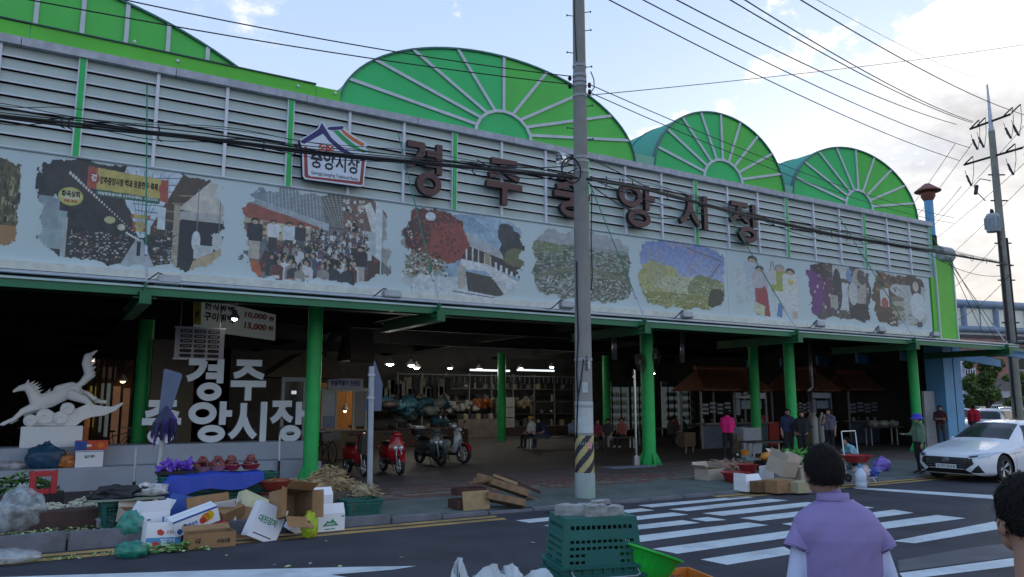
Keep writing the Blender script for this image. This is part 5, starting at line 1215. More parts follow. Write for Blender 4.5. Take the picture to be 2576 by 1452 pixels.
# ------------------------------------------------------------------ the two people in front
def bigman():
    D=3.75;base=atD(2112,1452,D);P=Vector((base.x,base.y,0));rz=math.atan2(math.cos(YAW),-math.sin(YAW))+.0
    root=thing('person','person in lilac polo shirt with white arm sleeves walking away in the foreground','person',P,rz)
    shirt=mat('lilac_knit',(.27,.215,.45),.85,.05,3,.2,bscale=260);slv=mat('white_sleeve',(.50,.56,.78),.7,.04,3,.15,bscale=50)
    # local: faces -Y (away from the camera), X to the viewer's left
    mb=MB();segs=[]
    def c(a,b,ra,rb,m,n=14):capsule(mb,a,b,ra,rb,n);segs.append((Vector(a),Vector(b),max(ra,rb),m))
    HX=.045;sh=1.415
    for s in (-1,1):
        c((s*.07,0,.98),(s*.085,.01,1.28),.112,.118,1);c((s*.03,.01,1.37),(s*.155,.005,1.335),.07,.058,1);c((s*.11,.02,1.30),(s*.10,.03,1.36),.10,.09,1)
        c((s*.08,0,.95),(s*.09,-.02,.52),.10,.07,2);c((s*.09,-.02,.52),(s*.09,.05,.08),.065,.045,2);c((s*.09,.05,.07),(s*.10,-.10,.035),.045,.038,3)
        el=(s*.222,.035,1.12);wr=(s*.245,-.05,.88)
        c((s*.150,.0,1.335),(s*.170,.01,1.31),.056,.052,1);c((s*.172,.012,1.31),el,.048,.044,4);c(el,wr,.045,.031,4);c(wr,(s*.265,-.07,.81),.032,.036,0)
    c((0,.0,1.30),(0.01,.0,1.46),.10,.062,1)
    c((.01,.01,1.42),(HX-.01,.0,1.56),.057,.055,0)
    hd=Vector((HX,-.01,1.606));mb.blob(hd,(.078,.098,.118),amp=0,n=18);segs.append((hd,hd,.11,0))
    mb.blob(hd+Vector((0,-.08,-.07)),(.05,.035,.045),amp=0);mb.blob(hd+Vector((0,-.108,-.01)),(.015,.022,.028),amp=0,n=10)
    for s in (-1,1):mb.blob(hd+Vector((s*.083,.005,-.015)),(.013,.024,.036),amp=0,n=12)
    ex=MB()
    for s in (-1,1):
        wr=Vector((s*.265,-.07,.81))
        for i,(o_,ln) in enumerate(((-.027,.075),(-.009,.085),(.009,.08),(.027,.062))):ex.tube([wr+Vector((0,o_,0)),wr+Vector((-s*.005,o_,-.05)),wr+Vector((-s*.02,o_,-.05-ln*.5)),wr+Vector((-s*.035,o_,-.05-ln))],[.010,.0095,.0085,.007],8,m=0)
        ex.tube([wr+Vector((0,-.03,.02)),wr+Vector((0,-.055,-.02)),wr+Vector((0,-.06,-.055))],[.012,.011,.009],8,m=0)
    A=[s[0] for s in segs]
    def pick(ce):
        out=np.full(len(ce),1e9);mi=np.zeros(len(ce),int)
        for a,b,r,m_ in segs:
            a=np.array(a);b=np.array(b);ab=b-a;L2=max(1e-9,ab@ab);t=np.clip(((ce-a)@ab)/L2,0,1);d=np.linalg.norm(ce-(a+t[:, None]*ab),axis=1)-r;w_=d<out;out[w_]=d[w_];mi[w_]=m_
        return mi
    body=remesh(mb,'body',[SKIN,shirt,C_blk,SHOE,slv],root,voxel=.011,smooth=4,pick=pick,extra=ex)
    # loose polo: torso shell with folds, sleeves open at the hem, collar
    sb=MB();K=72;vs=[];RN=60
    def ring(z):  # half width, half depth, yoff
        prof=[(.93,.168,.125),(1.0,.168,.126),(1.10,.174,.130),(1.20,.188,.136),(1.30,.206,.138),(1.345,.210,.130),(1.390,.197,.118),(1.426,.164,.10),(1.456,.118,.086),(1.474,.084,.075),(1.487,.072,.071)]
        for i in range(len(prof)-1):
            if z<=prof[i+1][0]:t=(z-prof[i][0])/(prof[i+1][0]-prof[i][0]); return [prof[i][j]*(1-t)+prof[i+1][j]*t for j in (1,2)]
        return prof[-1][1:]
    for i in range(RN+1):
        z=.93+(1.487-.93)*i/RN;a_,b_=ring(z)
        for j in range(K):
            an=2*math.pi*j/K;cx,sy=math.cos(an),math.sin(an);e=.82
            x=a_*math.copysign(abs(cx)**e,cx);y=b_*math.copysign(abs(sy)**e,sy)
            f=.007*math.sin(z*34+3*x*12)*max(0,1-abs(z-1.28)/.2)*abs(cx)**2+.012*mnoise.noise(Vector((x*7,y*5,z*3.2)))+.006*mnoise.noise(Vector((x*16+z*9,y*8,z*10)))
            q=Vector((x,y+.012,z));q+=Vector((cx,sy,0))*(f if z<1.42 else f*.2);vs.append(q)
    sb.add(vs,[(i*K+j,i*K+(j+1)%K,(i+1)*K+(j+1)%K,(i+1)*K+j) for i in range(RN) for j in range(K)])
    sb.build('shirt',shirt,root,smooth=True)
    for s in (-1,1):
        P0,P1=Vector((s*.155,.008,1.350)),Vector((s*.208,.030,1.240));d=(P1-P0).normalized();u=d.cross(Vector((0,1,0))).normalized();v=d.cross(u);mb2=MB();K2=40;vs=[];RN2=20
        for i in range(RN2+1):
            t=i/RN2;r=.066+.002*t+(-.012*(1-t)**2)
            for j in range(K2):
                a=2*math.pi*j/K2;q=P0+(P1-P0)*t+(u*math.cos(a)*r+v*math.sin(a)*r*.95);q+=(u*math.cos(a)+v*math.sin(a))*(.010*mnoise.noise(q*14));vs.append(q)
        for j in range(K2):a=2*math.pi*j/K2;r=.062;vs.append(P1-d*.012+(u*math.cos(a)+v*math.sin(a))*r)
        mb2.add(vs,[(i*K2+j,i*K2+(j+1)%K2,(i+1)*K2+(j+1)%K2,(i+1)*K2+j) for i in range(RN2+1) for j in range(K2)]);mb2.build('shirt_sleeve',shirt,root,smooth=True)
        MB().lathe([(.0665,-.005),(.069,0),(.0665,.005)],n=36,M=Matrix.Translation(P0.lerp(P1,.87))@d.to_track_quat('Z','Y').to_matrix().to_4x4()).build('hem',shirt,root,smooth=True)
        MB().lathe([(.0355,-.012),(.037,0),(.0355,.012)],n=24,M=Matrix.Translation(Vector((s*.238,-.02,.97)))).build('wrist_band',C_blk,root,smooth=True)
    cb=MB();K=48;vs=[]
    for (r,z,o_) in ((.066,1.46,0),(.069,1.505,0),(.0705,1.512,0),(.073,1.511,.001),(.077,1.484,.003),(.076,1.476,.003)):
        for j in range(K):a=2*math.pi*j/K;vs.append((HX*.35+r*math.cos(a),.012+o_+r*1.0*math.sin(a),z+.006*math.sin(a)))
    cb.add(vs,[(i*K+j,i*K+(j+1)%K,(i+1)*K+(j+1)%K,(i+1)*K+j) for i in range(5) for j in range(K)]);cb.build('collar',shirt,root,smooth=True)
    hair_on(root,hd,1.0,11)
def hair_on(root,hd,s,seed,n=1500,jaw=False,Rz=0.0):
    """short hair: a cap with a fringe of short strands following the skull"""
    cap=MB();K=40;vs=[];rings=22;M=Matrix.Rotation(Rz,3,'Z')
    for i in range(rings+1):
        t=math.pi*.66*i/rings
        for j in range(K):
            a=2*math.pi*j/K;q=Vector((math.sin(t)*math.cos(a)*.093,math.sin(t)*math.sin(a)*.112,math.cos(t)*.132))
            if q.y<-.03:q.z=max(q.z,.05)
            sb_=abs(math.cos(a))*math.sin(t)
            if q.z<-.02 and q.y<.045:q*=.9
            q*=1+.035*mnoise.noise(q*22+Vector((seed,0,0)))+.02*mnoise.noise(q*70);q+=Vector((0,.008,.012));vs.append(hd+(M@q)*s)
    cap.add(vs,[(i*K+j,(i+1)*K+j,(i+1)*K+(j+1)%K,i*K+(j+1)%K) for i in range(rings) for j in range(K)]);cap.build('hair',HAIRM,root,smooth=True)
    g=random.Random(seed);sbm=MB()
    for _ in range(n):
        t=math.pi*.655*math.sqrt(g.random());a=g.random()*2*math.pi
        q=Vector((math.sin(t)*math.cos(a)*.093,math.sin(t)*math.sin(a)*.112,math.cos(t)*.132))
        if q.y<-.03 and q.z<.06: continue
        nn=q.normalized();dn=Vector((0,0,-1))-nn*-nn.z;dn=(dn+Vector((g.uniform(-.5,.5),g.uniform(-.5,.5),g.uniform(-.3,.3)))).normalized();L=g.uniform(.02,.035)
        p=q*.99+Vector((0,.008,.012));sd=nn.cross(dn).normalized()*.0016
        L*=.8;a0,a1,a2=p,p+dn*L*.5+nn*.0025,p+dn*L+nn*.0005
        sbm.add([hd+(M@x)*s for x in (a0-sd,a0+sd,a1+sd,a1-sd,a2)],[(0,1,2,3),(3,2,4)])
    o=sbm.build('hair_strands',HAIRM,root,fixn=False);o['kind']='stuff'
bigman()
def secondman():
    D=2.6;c0=atD(2584,1300,D);rz=math.atan2(math.cos(YAW),-math.sin(YAW))-.08;hz=c0.z
    root=thing('person','person with short black hair cut off by the lower right corner, ear showing','person',(c0.x,c0.y,0),rz)
    mb=MB();hd=Vector((0,0,hz));mb.blob(hd,(.080,.10,.12),amp=0,n=18);mb.blob(hd+Vector((0,-.07,-.08)),(.055,.045,.05),amp=0)
    for s in (-1,1):mb.blob(hd+Vector((s*.085,.0,-.03)),(.014,.025,.038),amp=0,n=12)
    mb.blob(hd+Vector((0,-.11,-.02)),(.015,.022,.03),amp=0)
    capsule(mb,hd+Vector((0,.02,-.06)),(0,.03,hz-.24),.060,.066)
    capsule(mb,(-.16,.02,hz-.31),(.16,.02,hz-.31),.08,.08);capsule(mb,(-.08,.02,hz-.42),(-.08,.0,.98),.13,.12);capsule(mb,(.08,.02,hz-.42),(.08,.0,.98),.13,.12)
    for s in (-1,1):
        capsule(mb,(s*.19,.02,hz-.32),(s*.23,.03,hz-.60),.07,.05);capsule(mb,(s*.23,.03,hz-.60),(s*.22,-.10,hz-.82),.045,.034);capsule(mb,(s*.09,0,.95),(s*.10,0,.5),.1,.07);capsule(mb,(s*.10,0,.5),(s*.1,.03,.08),.065,.045);capsule(mb,(s*.1,.03,.06),(s*.11,-.14,.035),.045,.038)
    ex=MB()
    for s in (-1,1):
        for i,o_ in enumerate((-.024,-.008,.008,.024)):b=Vector((s*.22+o_,-.12,hz-.84));ex.tube([b,b+Vector((0,-.02,-.04)),b+Vector((0,-.015,-.08+.01*abs(i-1)))],[.010,.009,.007],6,m=0)
        ex.tube([(s*.2,-.12,hz-.82),(s*.17,-.15,hz-.85),(s*.165,-.16,hz-.88)],[.012,.010,.008],6,m=0)
    def pick(ce): return np.where(ce[:,2]>hz-.25,0,np.where(ce[:,2]>.97,np.where((np.abs(ce[:,0])>.19)&(ce[:,2]<hz-.62),0,1),2))
    remesh(mb,'body',[SKIN,cloth('dark_top',(.03,.035,.05)),C_blk],root,voxel=.011,smooth=4,pick=pick,extra=ex)
    hair_on(root,hd+Vector((0,0,.0)),1.03,5,1800)
secondman()

# ------------------------------------------------------------------ cars
GLASS=mat('tinted_glass',(.012,.016,.022),.10,.1,2,spec=.28);TYRE=mat('tyre',(.02,.02,.022),.8,.15,10,.3);RIM=mat('alloy',(.42,.44,.47),.3,.06,5,metal=.8)
LENS=mat('lamp_clear',(.45,.50,.56),.12,.1,10,metal=.4);GRILLE=mat('grille_black',(.012,.013,.016),.35,.2,20);PLATE=mat('plate_white',(.60,.64,.66),.5,.02,3)
def paint(name,col): return mat('paint_'+name,col,.28,.03,1.5,coat=.6)
def interp(tab,x):
    xs=[t[0] for t in tab]; return [float(np.interp(x,xs,[t[i] for t in tab])) for i in range(1,len(tab[0]))]
SEDAN=dict(L=4.86,prof=[  # x(front=0), sill z, belt z, top z, low half width, top half width
    (0.00,.32,.50,.56,.50,.40),(0.05,.22,.58,.66,.70,.58),(0.18,.18,.64,.72,.82,.70),(0.45,.17,.68,.79,.90,.76),(0.95,.17,.74,.88,.925,.78),(1.35,.17,.79,.95,.93,.76),(1.60,.17,.82,1.03,.93,.72),(2.05,.17,.85,1.27,.93,.64),(2.45,.17,.87,1.42,.93,.60),
    (2.90,.17,.88,1.47,.93,.59),(3.40,.17,.89,1.44,.93,.58),(3.85,.17,.91,1.32,.92,.58),(4.25,.18,.92,1.12,.91,.62),(4.50,.20,.92,1.06,.88,.66),(4.75,.24,.88,1.00,.80,.62),(4.86,.38,.78,.88,.66,.50)],wheels=(.95,3.76),wr=.33,ws=(1.48,2.38),roof=1.47)
SUV=dict(L=4.5,prof=[(0.0,.36,.62,.74,.55,.45),(.06,.28,.72,.84,.74,.60),(.3,.22,.80,.94,.86,.74),(.9,.22,.88,1.04,.91,.78),(1.25,.22,.93,1.12,.92,.74),(1.75,.22,.97,1.48,.92,.66),(2.2,.22,.98,1.62,.92,.64),(3.6,.22,1.0,1.64,.92,.64),(4.2,.24,1.0,1.52,.90,.66),(4.4,.28,.96,1.25,.86,.68),(4.5,.4,.8,.95,.72,.6)],wheels=(.9,3.5),wr=.35,ws=(1.16,1.85),roof=1.64)
def car(cfg,pt,name='parked_car',label='',group=None,detail=True,plate=None):
    root=thing(name,label,'car',(0,0,0),0,group);L=cfg['L'];NX=96 if detail else 44;xs=np.linspace(0,L,NX);wr=cfg['wr'];R0=wr+.055
    mb=MB();ring=[];
    for x in xs:
        zs,zb,zt,wl,wt=interp(cfg['prof'],x);hgt=max(.012,zt-zb)
        half=[(wl*.90,zs),(wl*.985,zs+.06),(wl,zs+(zb-zs)*.35),(wl*1.0,zs+(zb-zs)*.60),(wl*.985,zs+(zb-zs)*.86),(wl*.955,zb),(wl*.93+(wt-wl*.93)*.18,zb+hgt*.22),(wl*.93+(wt-wl*.93)*.62,zb+hgt*.66),(wt*.99,zb+hgt*.90),(wt*.86,zt-.008*hgt),(wt*.5,zt+.012),(0,zt+.018)]
        # densify with Catmull-Rom
        pts=[];n=len(half)
        for i in range(n-1):
            p0,p1,p2,p3=half[max(i-1,0)],half[i],half[i+1],half[min(i+2,n-1)]
            for t in ((0,.33,.67) if detail else (0,)):pts.append(tuple(.5*(2*b+(c_-a)*t+(2*a-5*b+4*c_-d)*t*t+(-a+3*b-3*c_+d)*t**3) for a,b,c_,d in zip(p0,p1,p2,p3)))
        pts.append(half[-1]);ring.append(pts)
    m=len(ring[0]);
    def X(x): return L/2-x
    vs=[]
    for x,pts in zip(xs,ring):
        full=[(-y,z) for y,z in pts]+[(y,z) for y,z in pts[-2::-1]]
        for y,z in full:vs.append([X(x),y,z])
    M2=2*m-1;faces=[]
    # wheel arches: drop faces inside, snap the border onto the circle
    def arch(v):
        for wx in cfg['wheels']:
            dx,dz_=v[0]-X(wx),v[2]-wr
            if abs(v[1])>.55 and v[2]<wr+R0 and dx*dx+dz_*dz_<R0*R0: return (wx,dx,dz_)
        return None
    ins=[arch(v) is not None for v in vs]
    for i in range(NX-1):
        for j in range(M2-1):
            q=(i*M2+j,(i+1)*M2+j,(i+1)*M2+j+1,i*M2+j+1)
            if sum(ins[k_] for k_ in q)<4 and not all(ins[k_] for k_ in q):
                if sum(ins[k_] for k_ in q)>=3 and False: continue
                faces.append(q)
    for i_,v in enumerate(vs):
        if ins[i_]:
            wx,dx,dz_=arch(v);r=math.hypot(dx,dz_) or 1e-6
            if r>R0*.55:v[0]=X(wx)+dx/r*R0;v[2]=wr+dz_/r*R0
    faces=[f for f in faces if not any(ins[k_] and math.hypot(vs[k_][0]-X(w_),vs[k_][2]-wr)<R0*.9 for k_ in f for w_ in [min(cfg['wheels'],key=lambda q:abs(vs[k_][0]-X(q)))])]
    mb.add(vs,faces);mb.add(vs,[tuple(range(M2))[::-1],tuple((NX-1)*M2+j for j in range(M2))])
    body=mb.build('body',pt,root,smooth=50)
    bv=BVHTree.FromPolygons([v.co.copy() for v in body.data.vertices],[tuple(p.vertices) for p in body.data.polygons])
    MB().box(-L/2+.25,L/2-.2,-.72,.72,.2,.62).build('underbody',M_black,root)
    def patch(poly,axis,m_,nm,n=10,off=.006,parent=root,mirror=False):
        """polygon corner list (two coordinates) pressed on to the body along an axis: 'f' front, 's' side"""
        outs=[]
        for sg in ((1,-1) if mirror else (1,)):
            # fan grid between the two long sides of a 4-corner polygon
            a,b,c_,d=[Vector(p) for p in poly];pm=MB();vs2=[]
            for i in range(n+1):
                for j in range(n+1):
                    u,v=i/n,j/n;p=a.lerp(b,u).lerp(d.lerp(c_,u),v)
                    if axis=='f':o_,dr=Vector((3.5,p.x*sg,p.y)),Vector((-1,0,0))
                    elif axis=='t':o_,dr=Vector((p.x,p.y*sg,3)),Vector((0,0,-1))
                    else:o_,dr=Vector((X(p.x),2*sg,p.y)),Vector((0,-sg,0))
                    h=bv.ray_cast(o_,dr)
                    if h[0] is None:h=(o_+dr*1.2,-dr)
                    nn=h[1] if h[1].dot(dr)<0 else -h[1];vs2.append(h[0]+nn*off)
            pm.add(vs2,[(i*(n+1)+j,(i+1)*(n+1)+j,(i+1)*(n+1)+j+1,i*(n+1)+j+1) for i in range(n) for j in range(n)]);outs.append(pm.build(nm,m_,parent,smooth=True))
        return outs
    # glass
    w0,w1=cfg['ws'];rf=cfg['roof']
    def topw(x):q=interp(cfg['prof'],x); return q[4],q[2],q[1]
    a0,a1=topw(w0+.12),topw(w1-.05)
    patch([(X(w0+.10),-a0[0]*.98),(X(w0+.10),a0[0]*.98),(X(w1-.02),a1[0]*.90),(X(w1-.02),-a1[0]*.90)],'t',GLASS,'windscreen',14)
    xr0=[p for p in cfg['prof'] if p[3]>rf-.06][-1][0]
    e=L-(.75 if cfg is SEDAN else .25)
    patch([(X(xr0+.15),-.52),(X(xr0+.15),.52),(X(e),.56),(X(e),-.56)],'t',GLASS,'rear_window',8)
    zb=interp(cfg['prof'],2.4)[1]+.03;xm=(w1+xr0)/2+.1
    patch([(w0+.55,zb),(xm-.04,zb+.01),(xm-.04,rf-.10),(w1-.02,rf-.12)],'s',GLASS,'side_window',8,mirror=True)
    patch([(xm+.04,zb+.01),(xr0+.45,zb+.03),(xr0+.12,rf-.13),(xm+.04,rf-.10)],'s',GLASS,'side_window',8,mirror=True)
    for sgn in (1,-1):
        for wx in cfg['wheels']:
            wh=bpy.data.objects.new('wheel', None);COL.objects.link(wh);wh.parent=root;KIDS.setdefault(root.name,[]).append(wh);wy=sgn*(interp(cfg['prof'],wx)[3]-.115);wh.location=(X(wx),wy,wr)
            Mw=Matrix.Rotation(-sgn*R_(90),4,'X');mb=MB().lathe([(wr*.66,-.10),(wr*.93,-.105),(wr,-.08),(wr,.08),(wr*.93,.105),(wr*.66,.10)],n=32,M=Mw);mb.build('tyre',TYRE,wh,smooth=40)
            mb=MB().lathe([(wr*.67,.10),(wr*.64,.085),(wr*.60,.03),(0,.02)],n=32,M=Mw,m=1,cap=False);mb.lathe([(0,.055),(.05,.05),(.055,.02)],n=14,M=Mw)
            for sp in range(5):
                an=sp*2*math.pi/5
                for da in (-.13,.13):p0=Mw@Vector((.04*math.cos(an),.04*math.sin(an),.05));p1=Mw@Vector((wr*.63*math.cos(an+da),wr*.63*math.sin(an+da),.085));mb.tube([p0,p1],[.02,.016],6)
            mb.lathe([(wr*.68,.105),(wr*.63,.10),(wr*.63,.07)],n=32,M=Mw,cap=False);mb.build('rim',[RIM,GRILLE],wh,smooth=40)
        lab=interp(cfg['prof'],w0+.55);mr=MB().blob((X(w0+.62),sgn*(lab[3]+.10),lab[1]+.10),(.07,.11,.07),amp=.03,n=12);mr.tube([(X(w0+.62),sgn*(lab[3]-.05),lab[1]+.03),(X(w0+.62),sgn*(lab[3]+.06),lab[1]+.07)],.02,6);mr.build('mirror',pt,root,smooth=True)
    if cfg is SEDAN:
        patch([(-.62,.60),(.62,.60),(.66,.46),(-.66,.46)],'f',GRILLE,'grille',14);patch([(-.66,.461),(.66,.461),(.36,.24),(-.36,.24)],'f',GRILLE,'grille',14)
        for k_ in range(5):patch([(-.5,.565-k_*.045),(.5,.565-k_*.045),(.5,.561-k_*.045),(-.5,.561-k_*.045)],'f',M_grey,'grille_bar',8,.014)
        patch([(.52,.66),(.89,.74),(.86,.62),(.55,.58)],'f',LENS,'headlight',10,.010,mirror=True);patch([(.56,.635),(.72,.665),(.71,.625),(.58,.60)],'f',GRILLE,'headlight_inner',5,.016,mirror=True)
        patch([(.74,.44),(.82,.26),(.56,.25),(.60,.28)],'f',GRILLE,'fog_recess',8,.008,mirror=True);patch([(-.62,.205),(.62,.205),(.60,.18),(-.60,.18)],'f',M_chrome,'bumper_trim',8,.012)
        h=bv.ray_cast(Vector((3.5,0,.375)),Vector((-1,0,0)))[0];h2=bv.ray_cast(Vector((3.5,.25,.375)),Vector((-1,0,0)))[0];fx=max(h.x,h2.x)+.025
        pb=MB().box(fx-.012,fx,-.26,.26,.32,.43).build('number_plate',PLATE,root);text('61자 5614',.09,M_ink,root,facing((fx+.002,0,.375),(1,0,0)),width=.45,height=.075,off=.001)
        h=bv.ray_cast(Vector((3.5,0,.53)),Vector((-1,0,0)))[0];eb=MB();nf=28
        eb.tube([(h.x+.03,.085*math.cos(a),.53+.042*math.sin(a)) for a in np.linspace(0,2*math.pi,nf+1)[:-1]],.007,6,closed=True)
        for s in (-1,1):eb.tube([(h.x+.032,s*.035-.012,.50),(h.x+.032,s*.035+.012,.56)],.008,6)
        eb.tube([(h.x+.032,-.035,.522),(h.x+.032,.035,.538)],.008,6);eb.build('emblem',M_chrome,root)
        for xx in (1.42,2.62,3.62):
            for s in (1,):patch([(xx,.26),(xx+.008,.26),(xx+.008,.86),(xx,.86)],'s',GRILLE,'door_gap',5,.003,mirror=True)
        for xx in (2.35,3.35):patch([(xx,.80),(xx+.20,.805),(xx+.20,.775),(xx,.77)],'s',M_chrome,'door_handle',3,.02,mirror=True)
        patch([(.98,.665),(1.75,.72),(1.75,.712),(.98,.655)],'s',GRILLE,'crease_shade',8,.002,mirror=True)  # dark strip painted for the shade along the body crease
        patch([(X(.30),-.40),(X(1.45),-.46),(X(1.45),-.452),(X(.30),-.392)],'t',GRILLE,'bonnet_crease_shade',10,.002,mirror=False)  # dark strip painted for the shade of the bonnet fold
    else:
        patch([(-.5,.72),(.5,.72),(.45,.58),(-.45,.58)],'f',GRILLE,'grille',8);patch([(.50,.82),(.82,.88),(.80,.72),(.52,.68)],'f',LENS,'headlight',6,.01,mirror=True)
        patch([(-.6,.48),(.6,.48),(.5,.36),(-.5,.36)],'f',GRILLE,'lower_intake',8)
    if detail: pass
    return root
c=car(SEDAN,paint('white',(.66,.70,.78)),label='white saloon car facing left at the kerb with its lamps towards us')
wq=onZ(2532,1213,0);place(c,(wq.x-.12+(4.86/2-.95),wq.y+.80,0),math.pi-.02)
sv=car(SUV,paint('silver',(.40,.44,.50)),label='silver hatchback parked behind the man in the red jacket',detail=False,group='cars parked beyond the corner');q=onZ(2440,1118,0);place(sv,(q.x+2.6,q.y+.4,0),math.pi+.25)
fars=[((2360,1096),(.55,.58,.62),2.9,'white car with dark windscreen partly behind the blue corner column'),((2545,1092),(.58,.60,.62),3.5,'white car in the middle distance just left of the far pole'),((2566,1104),(.05,.055,.06),3.3,'black car behind the far pole with pale bonnet edge'),((2475,1082),(.62,.64,.66),.35,'farthest pale car in front of the shops')]
for (px,py),col,rz,lb in fars:
    q=onZ(px,py,0);o=dup(sv,(q.x+2,q.y+1,0),rz,lb);pm=paint('c%d'%int(col[0]*1000+px),col)
    for ch in KIDS[o.name]:
        if ch.name.startswith(('body','mirror')):ch.data=ch.data.copy();ch.data.materials[0]=pm
# small white pick-up truck
q=onZ(2500,1084,0);tr=thing('pickup_truck','small white cab truck with barred rear window beyond the parked cars','truck',(q.x+3,q.y+2,0),2.9+math.pi);pm=paint('truck_white',(.58,.60,.60))
MB().prism([(2.3,.35),(2.35,.9),(2.0,1.75),(.7,1.80),(.6,.35)],(0,-.82,0),(1,0,0),(0,0,1),(0,1.64,0)).build('cab',pm,tr,bevel=.05);MB().box(-2.3,.55,-.85,.85,.75,.85).build('bed',pm,tr)
for s in (-1,1):MB().box(-2.3,.55,s*.85-.02,s*.85+.02,.85,1.20).build('side_board',pm,tr)
MB().box(.585,.60,-.68,.68,1.15,1.65).build('rear_window',GLASS,tr)
for j in range(7):MB().box(.57,.584,-.6+j*.2-.015,-.6+j*.2+.015,1.12,1.66).build('window_bar',pm,tr)
MB().box(1.2,1.9,-.83,.83,1.1,1.6).build('side_window',GLASS,tr)
for x in (1.6,-1.4):
    for s in (-1,1):MB().lathe([(.12,-.09),(.30,-.09),(.32,0),(.30,.09),(.12,.09)],c=(x,s*.74,.32),n=20,M=Matrix.Rotation(R_(90),4,'X')).build('wheel',TYRE,tr,smooth=40)

# ------------------------------------------------------------------ scooters and bicycles
def scooter(label,P,rz,body,panel,wheel_r=.23,rimc=RIM,shield='slim',box=None,helmet=False):
    """local: faces -Y; two wheels, fork, leg shield, footboard, seat, tail, bar and mirrors"""
    t=thing('scooter',label,'scooter',P,rz,'scooters parked inside the hall');fy,ry=-.62,.60;Mx=Matrix.Rotation(R_(90),4,'Y')
    for y,nm in ((fy,'front'),(ry,'rear')):
        wh=bpy.data.objects.new('wheel', None);COL.objects.link(wh);wh.parent=t;KIDS.setdefault(t.name,[]).append(wh);wh.location=(0,y,wheel_r)
        MB().lathe([(wheel_r*.74,-.045),(wheel_r*.95,-.05),(wheel_r,0),(wheel_r*.95,.05),(wheel_r*.74,.045)],n=28,M=Mx).build('tyre',TYRE,wh,smooth=40)
        mb=MB().lathe([(wheel_r*.75,-.04),(wheel_r*.70,0),(wheel_r*.75,.04)],n=28,M=Mx);mb.lathe([(.03,-.05),(.045,-.04),(.045,.04),(.03,.05)],n=12,M=Mx)
        for k_ in range(6):a=k_*math.pi/3;mb.tube([(0,.03*math.cos(a),.03*math.sin(a)),(0,wheel_r*.72*math.cos(a+.25),wheel_r*.72*math.sin(a+.25))],.011,6)
        mb.build('rim',rimc,wh,smooth=40)
    mb=MB()
    for s in (-1,1):mb.tube([(s*.075,fy,wheel_r),(s*.07,fy+.10,wheel_r+.30),(s*.04,fy+.16,.70)],.018,8)
    mb.tube([(0,fy+.16,.66),(0,fy+.25,.98)],.028,8);mb.build('fork',M_steel,t,smooth=True)
    K=12;mb=MB();vs=[]
    for i in range(K+1):
        a=math.pi*(.12+.62*i/K);r=wheel_r+.035
        for w_ in (-.065,-.05,.05,.065):vs.append((w_,fy+r*math.cos(a)*-1,wheel_r+r*math.sin(a)+(0 if abs(w_)<.06 else -.03)))
    mb.add(vs,[(i*4+j,i*4+j+1,i*4+5+j,i*4+4+j) for i in range(K) for j in range(3)]);mb.build('mudguard',body,t,smooth=True)
    wS=.17 if shield=='slim' else .23
    mb=MB();vs=[];prof=[(-.33,.30,.10),(-.42,.45,wS),(-.47,.62,wS*1.05),(-.46,.80,wS*.85),(-.40,.95,.12)]
    for y,z,w_ in prof:
        for k_ in range(9):a=-1+2*k_/8;vs.append((w_*a,y+.10*a*a,z))
    n0=len(vs)
    for y,z,w_ in prof:
        for k_ in range(9):a=-1+2*k_/8;vs.append((w_*a*.97,y+.045+.10*a*a,z))
    fs=[(i*9+j,i*9+j+1,i*9+10+j,i*9+9+j) for i in range(4) for j in range(8)];fs+=[tuple(n0+q for q in f[::-1]) for f in fs]
    fs+=[(i*9,i*9+9,n0+i*9+9,n0+i*9) for i in range(4)]+[(i*9+8,n0+i*9+8,n0+i*9+17,i*9+17) for i in range(4)]+[(36+j,37+j,n0+37+j,n0+36+j) for j in range(8)]
    mb.add(vs,fs);mb.build('leg_shield',panel,t,smooth=40)
    MB().prism([(-.36,.24),(-.34,.32),(.10,.30),(.22,.36),(.22,.24)],(-.15,0,0),(0,1,0),(0,0,1),(.30,0,0)).build('footboard',M_black,t,bevel=.02)
    mb=MB();mb.blob((0,.42,.52),(.155,.44,.20),amp=.02,n=16,M=Matrix.Rotation(-.12,3,'X').to_4x4());mb.blob((0,.62,.60),(.12,.30,.12),amp=.02,n=14,M=Matrix.Rotation(-.25,3,'X').to_4x4());mb.build('tail_body',body if shield!='slim' else panel,t,smooth=True)
    mb=MB();mb.blob((0,.34,.76),(.14,.36,.065),amp=.02,n=14);mb.build('seat',M_black,t,smooth=True)
    MB().blob((0,.35,.32),(.10,.22,.12),amp=.1,n=10).build('engine',mat('engine',(.08,.08,.085),.5,.3,20),t,smooth=True)
    mb=MB().tube([(.14,.30,.28),(.15,.60,.30),(.15,.88,.36)],[.03,.05,.05],10);mb.build('exhaust',M_chrome,t,smooth=True)
    mb=MB().blob((0,-.36,1.00),(.13,.10,.075),amp=.03,n=12);mb.build('bar_cowl',panel,t,smooth=True)
    MB().tube([(-.33,-.26,1.03),(-.20,-.32,1.02),(.20,-.32,1.02),(.33,-.26,1.03)],.014,8).build('handlebar',M_black,t,smooth=True)
    for s in (-1,1):
        MB().tube([(s*.33,-.26,1.03),(s*.23,-.30,1.025)],.02,8).build('grip',M_black,t)
        MB().tube([(s*.22,-.31,1.03),(s*.28,-.33,1.20)],.006,5).build('mirror_stalk',M_black,t);MB().blob((s*.30,-.33,1.23),(.055,.012,.035),amp=0,n=10).build('mirror',M_black,t,smooth=True)
        MB().blob((s*.13,-.44,.90 if shield=='slim' else .80),(.035,.02,.02),amp=0,n=8).build('indicator',mat('amber_lens',(.5,.2,.03),.3),t,smooth=True)
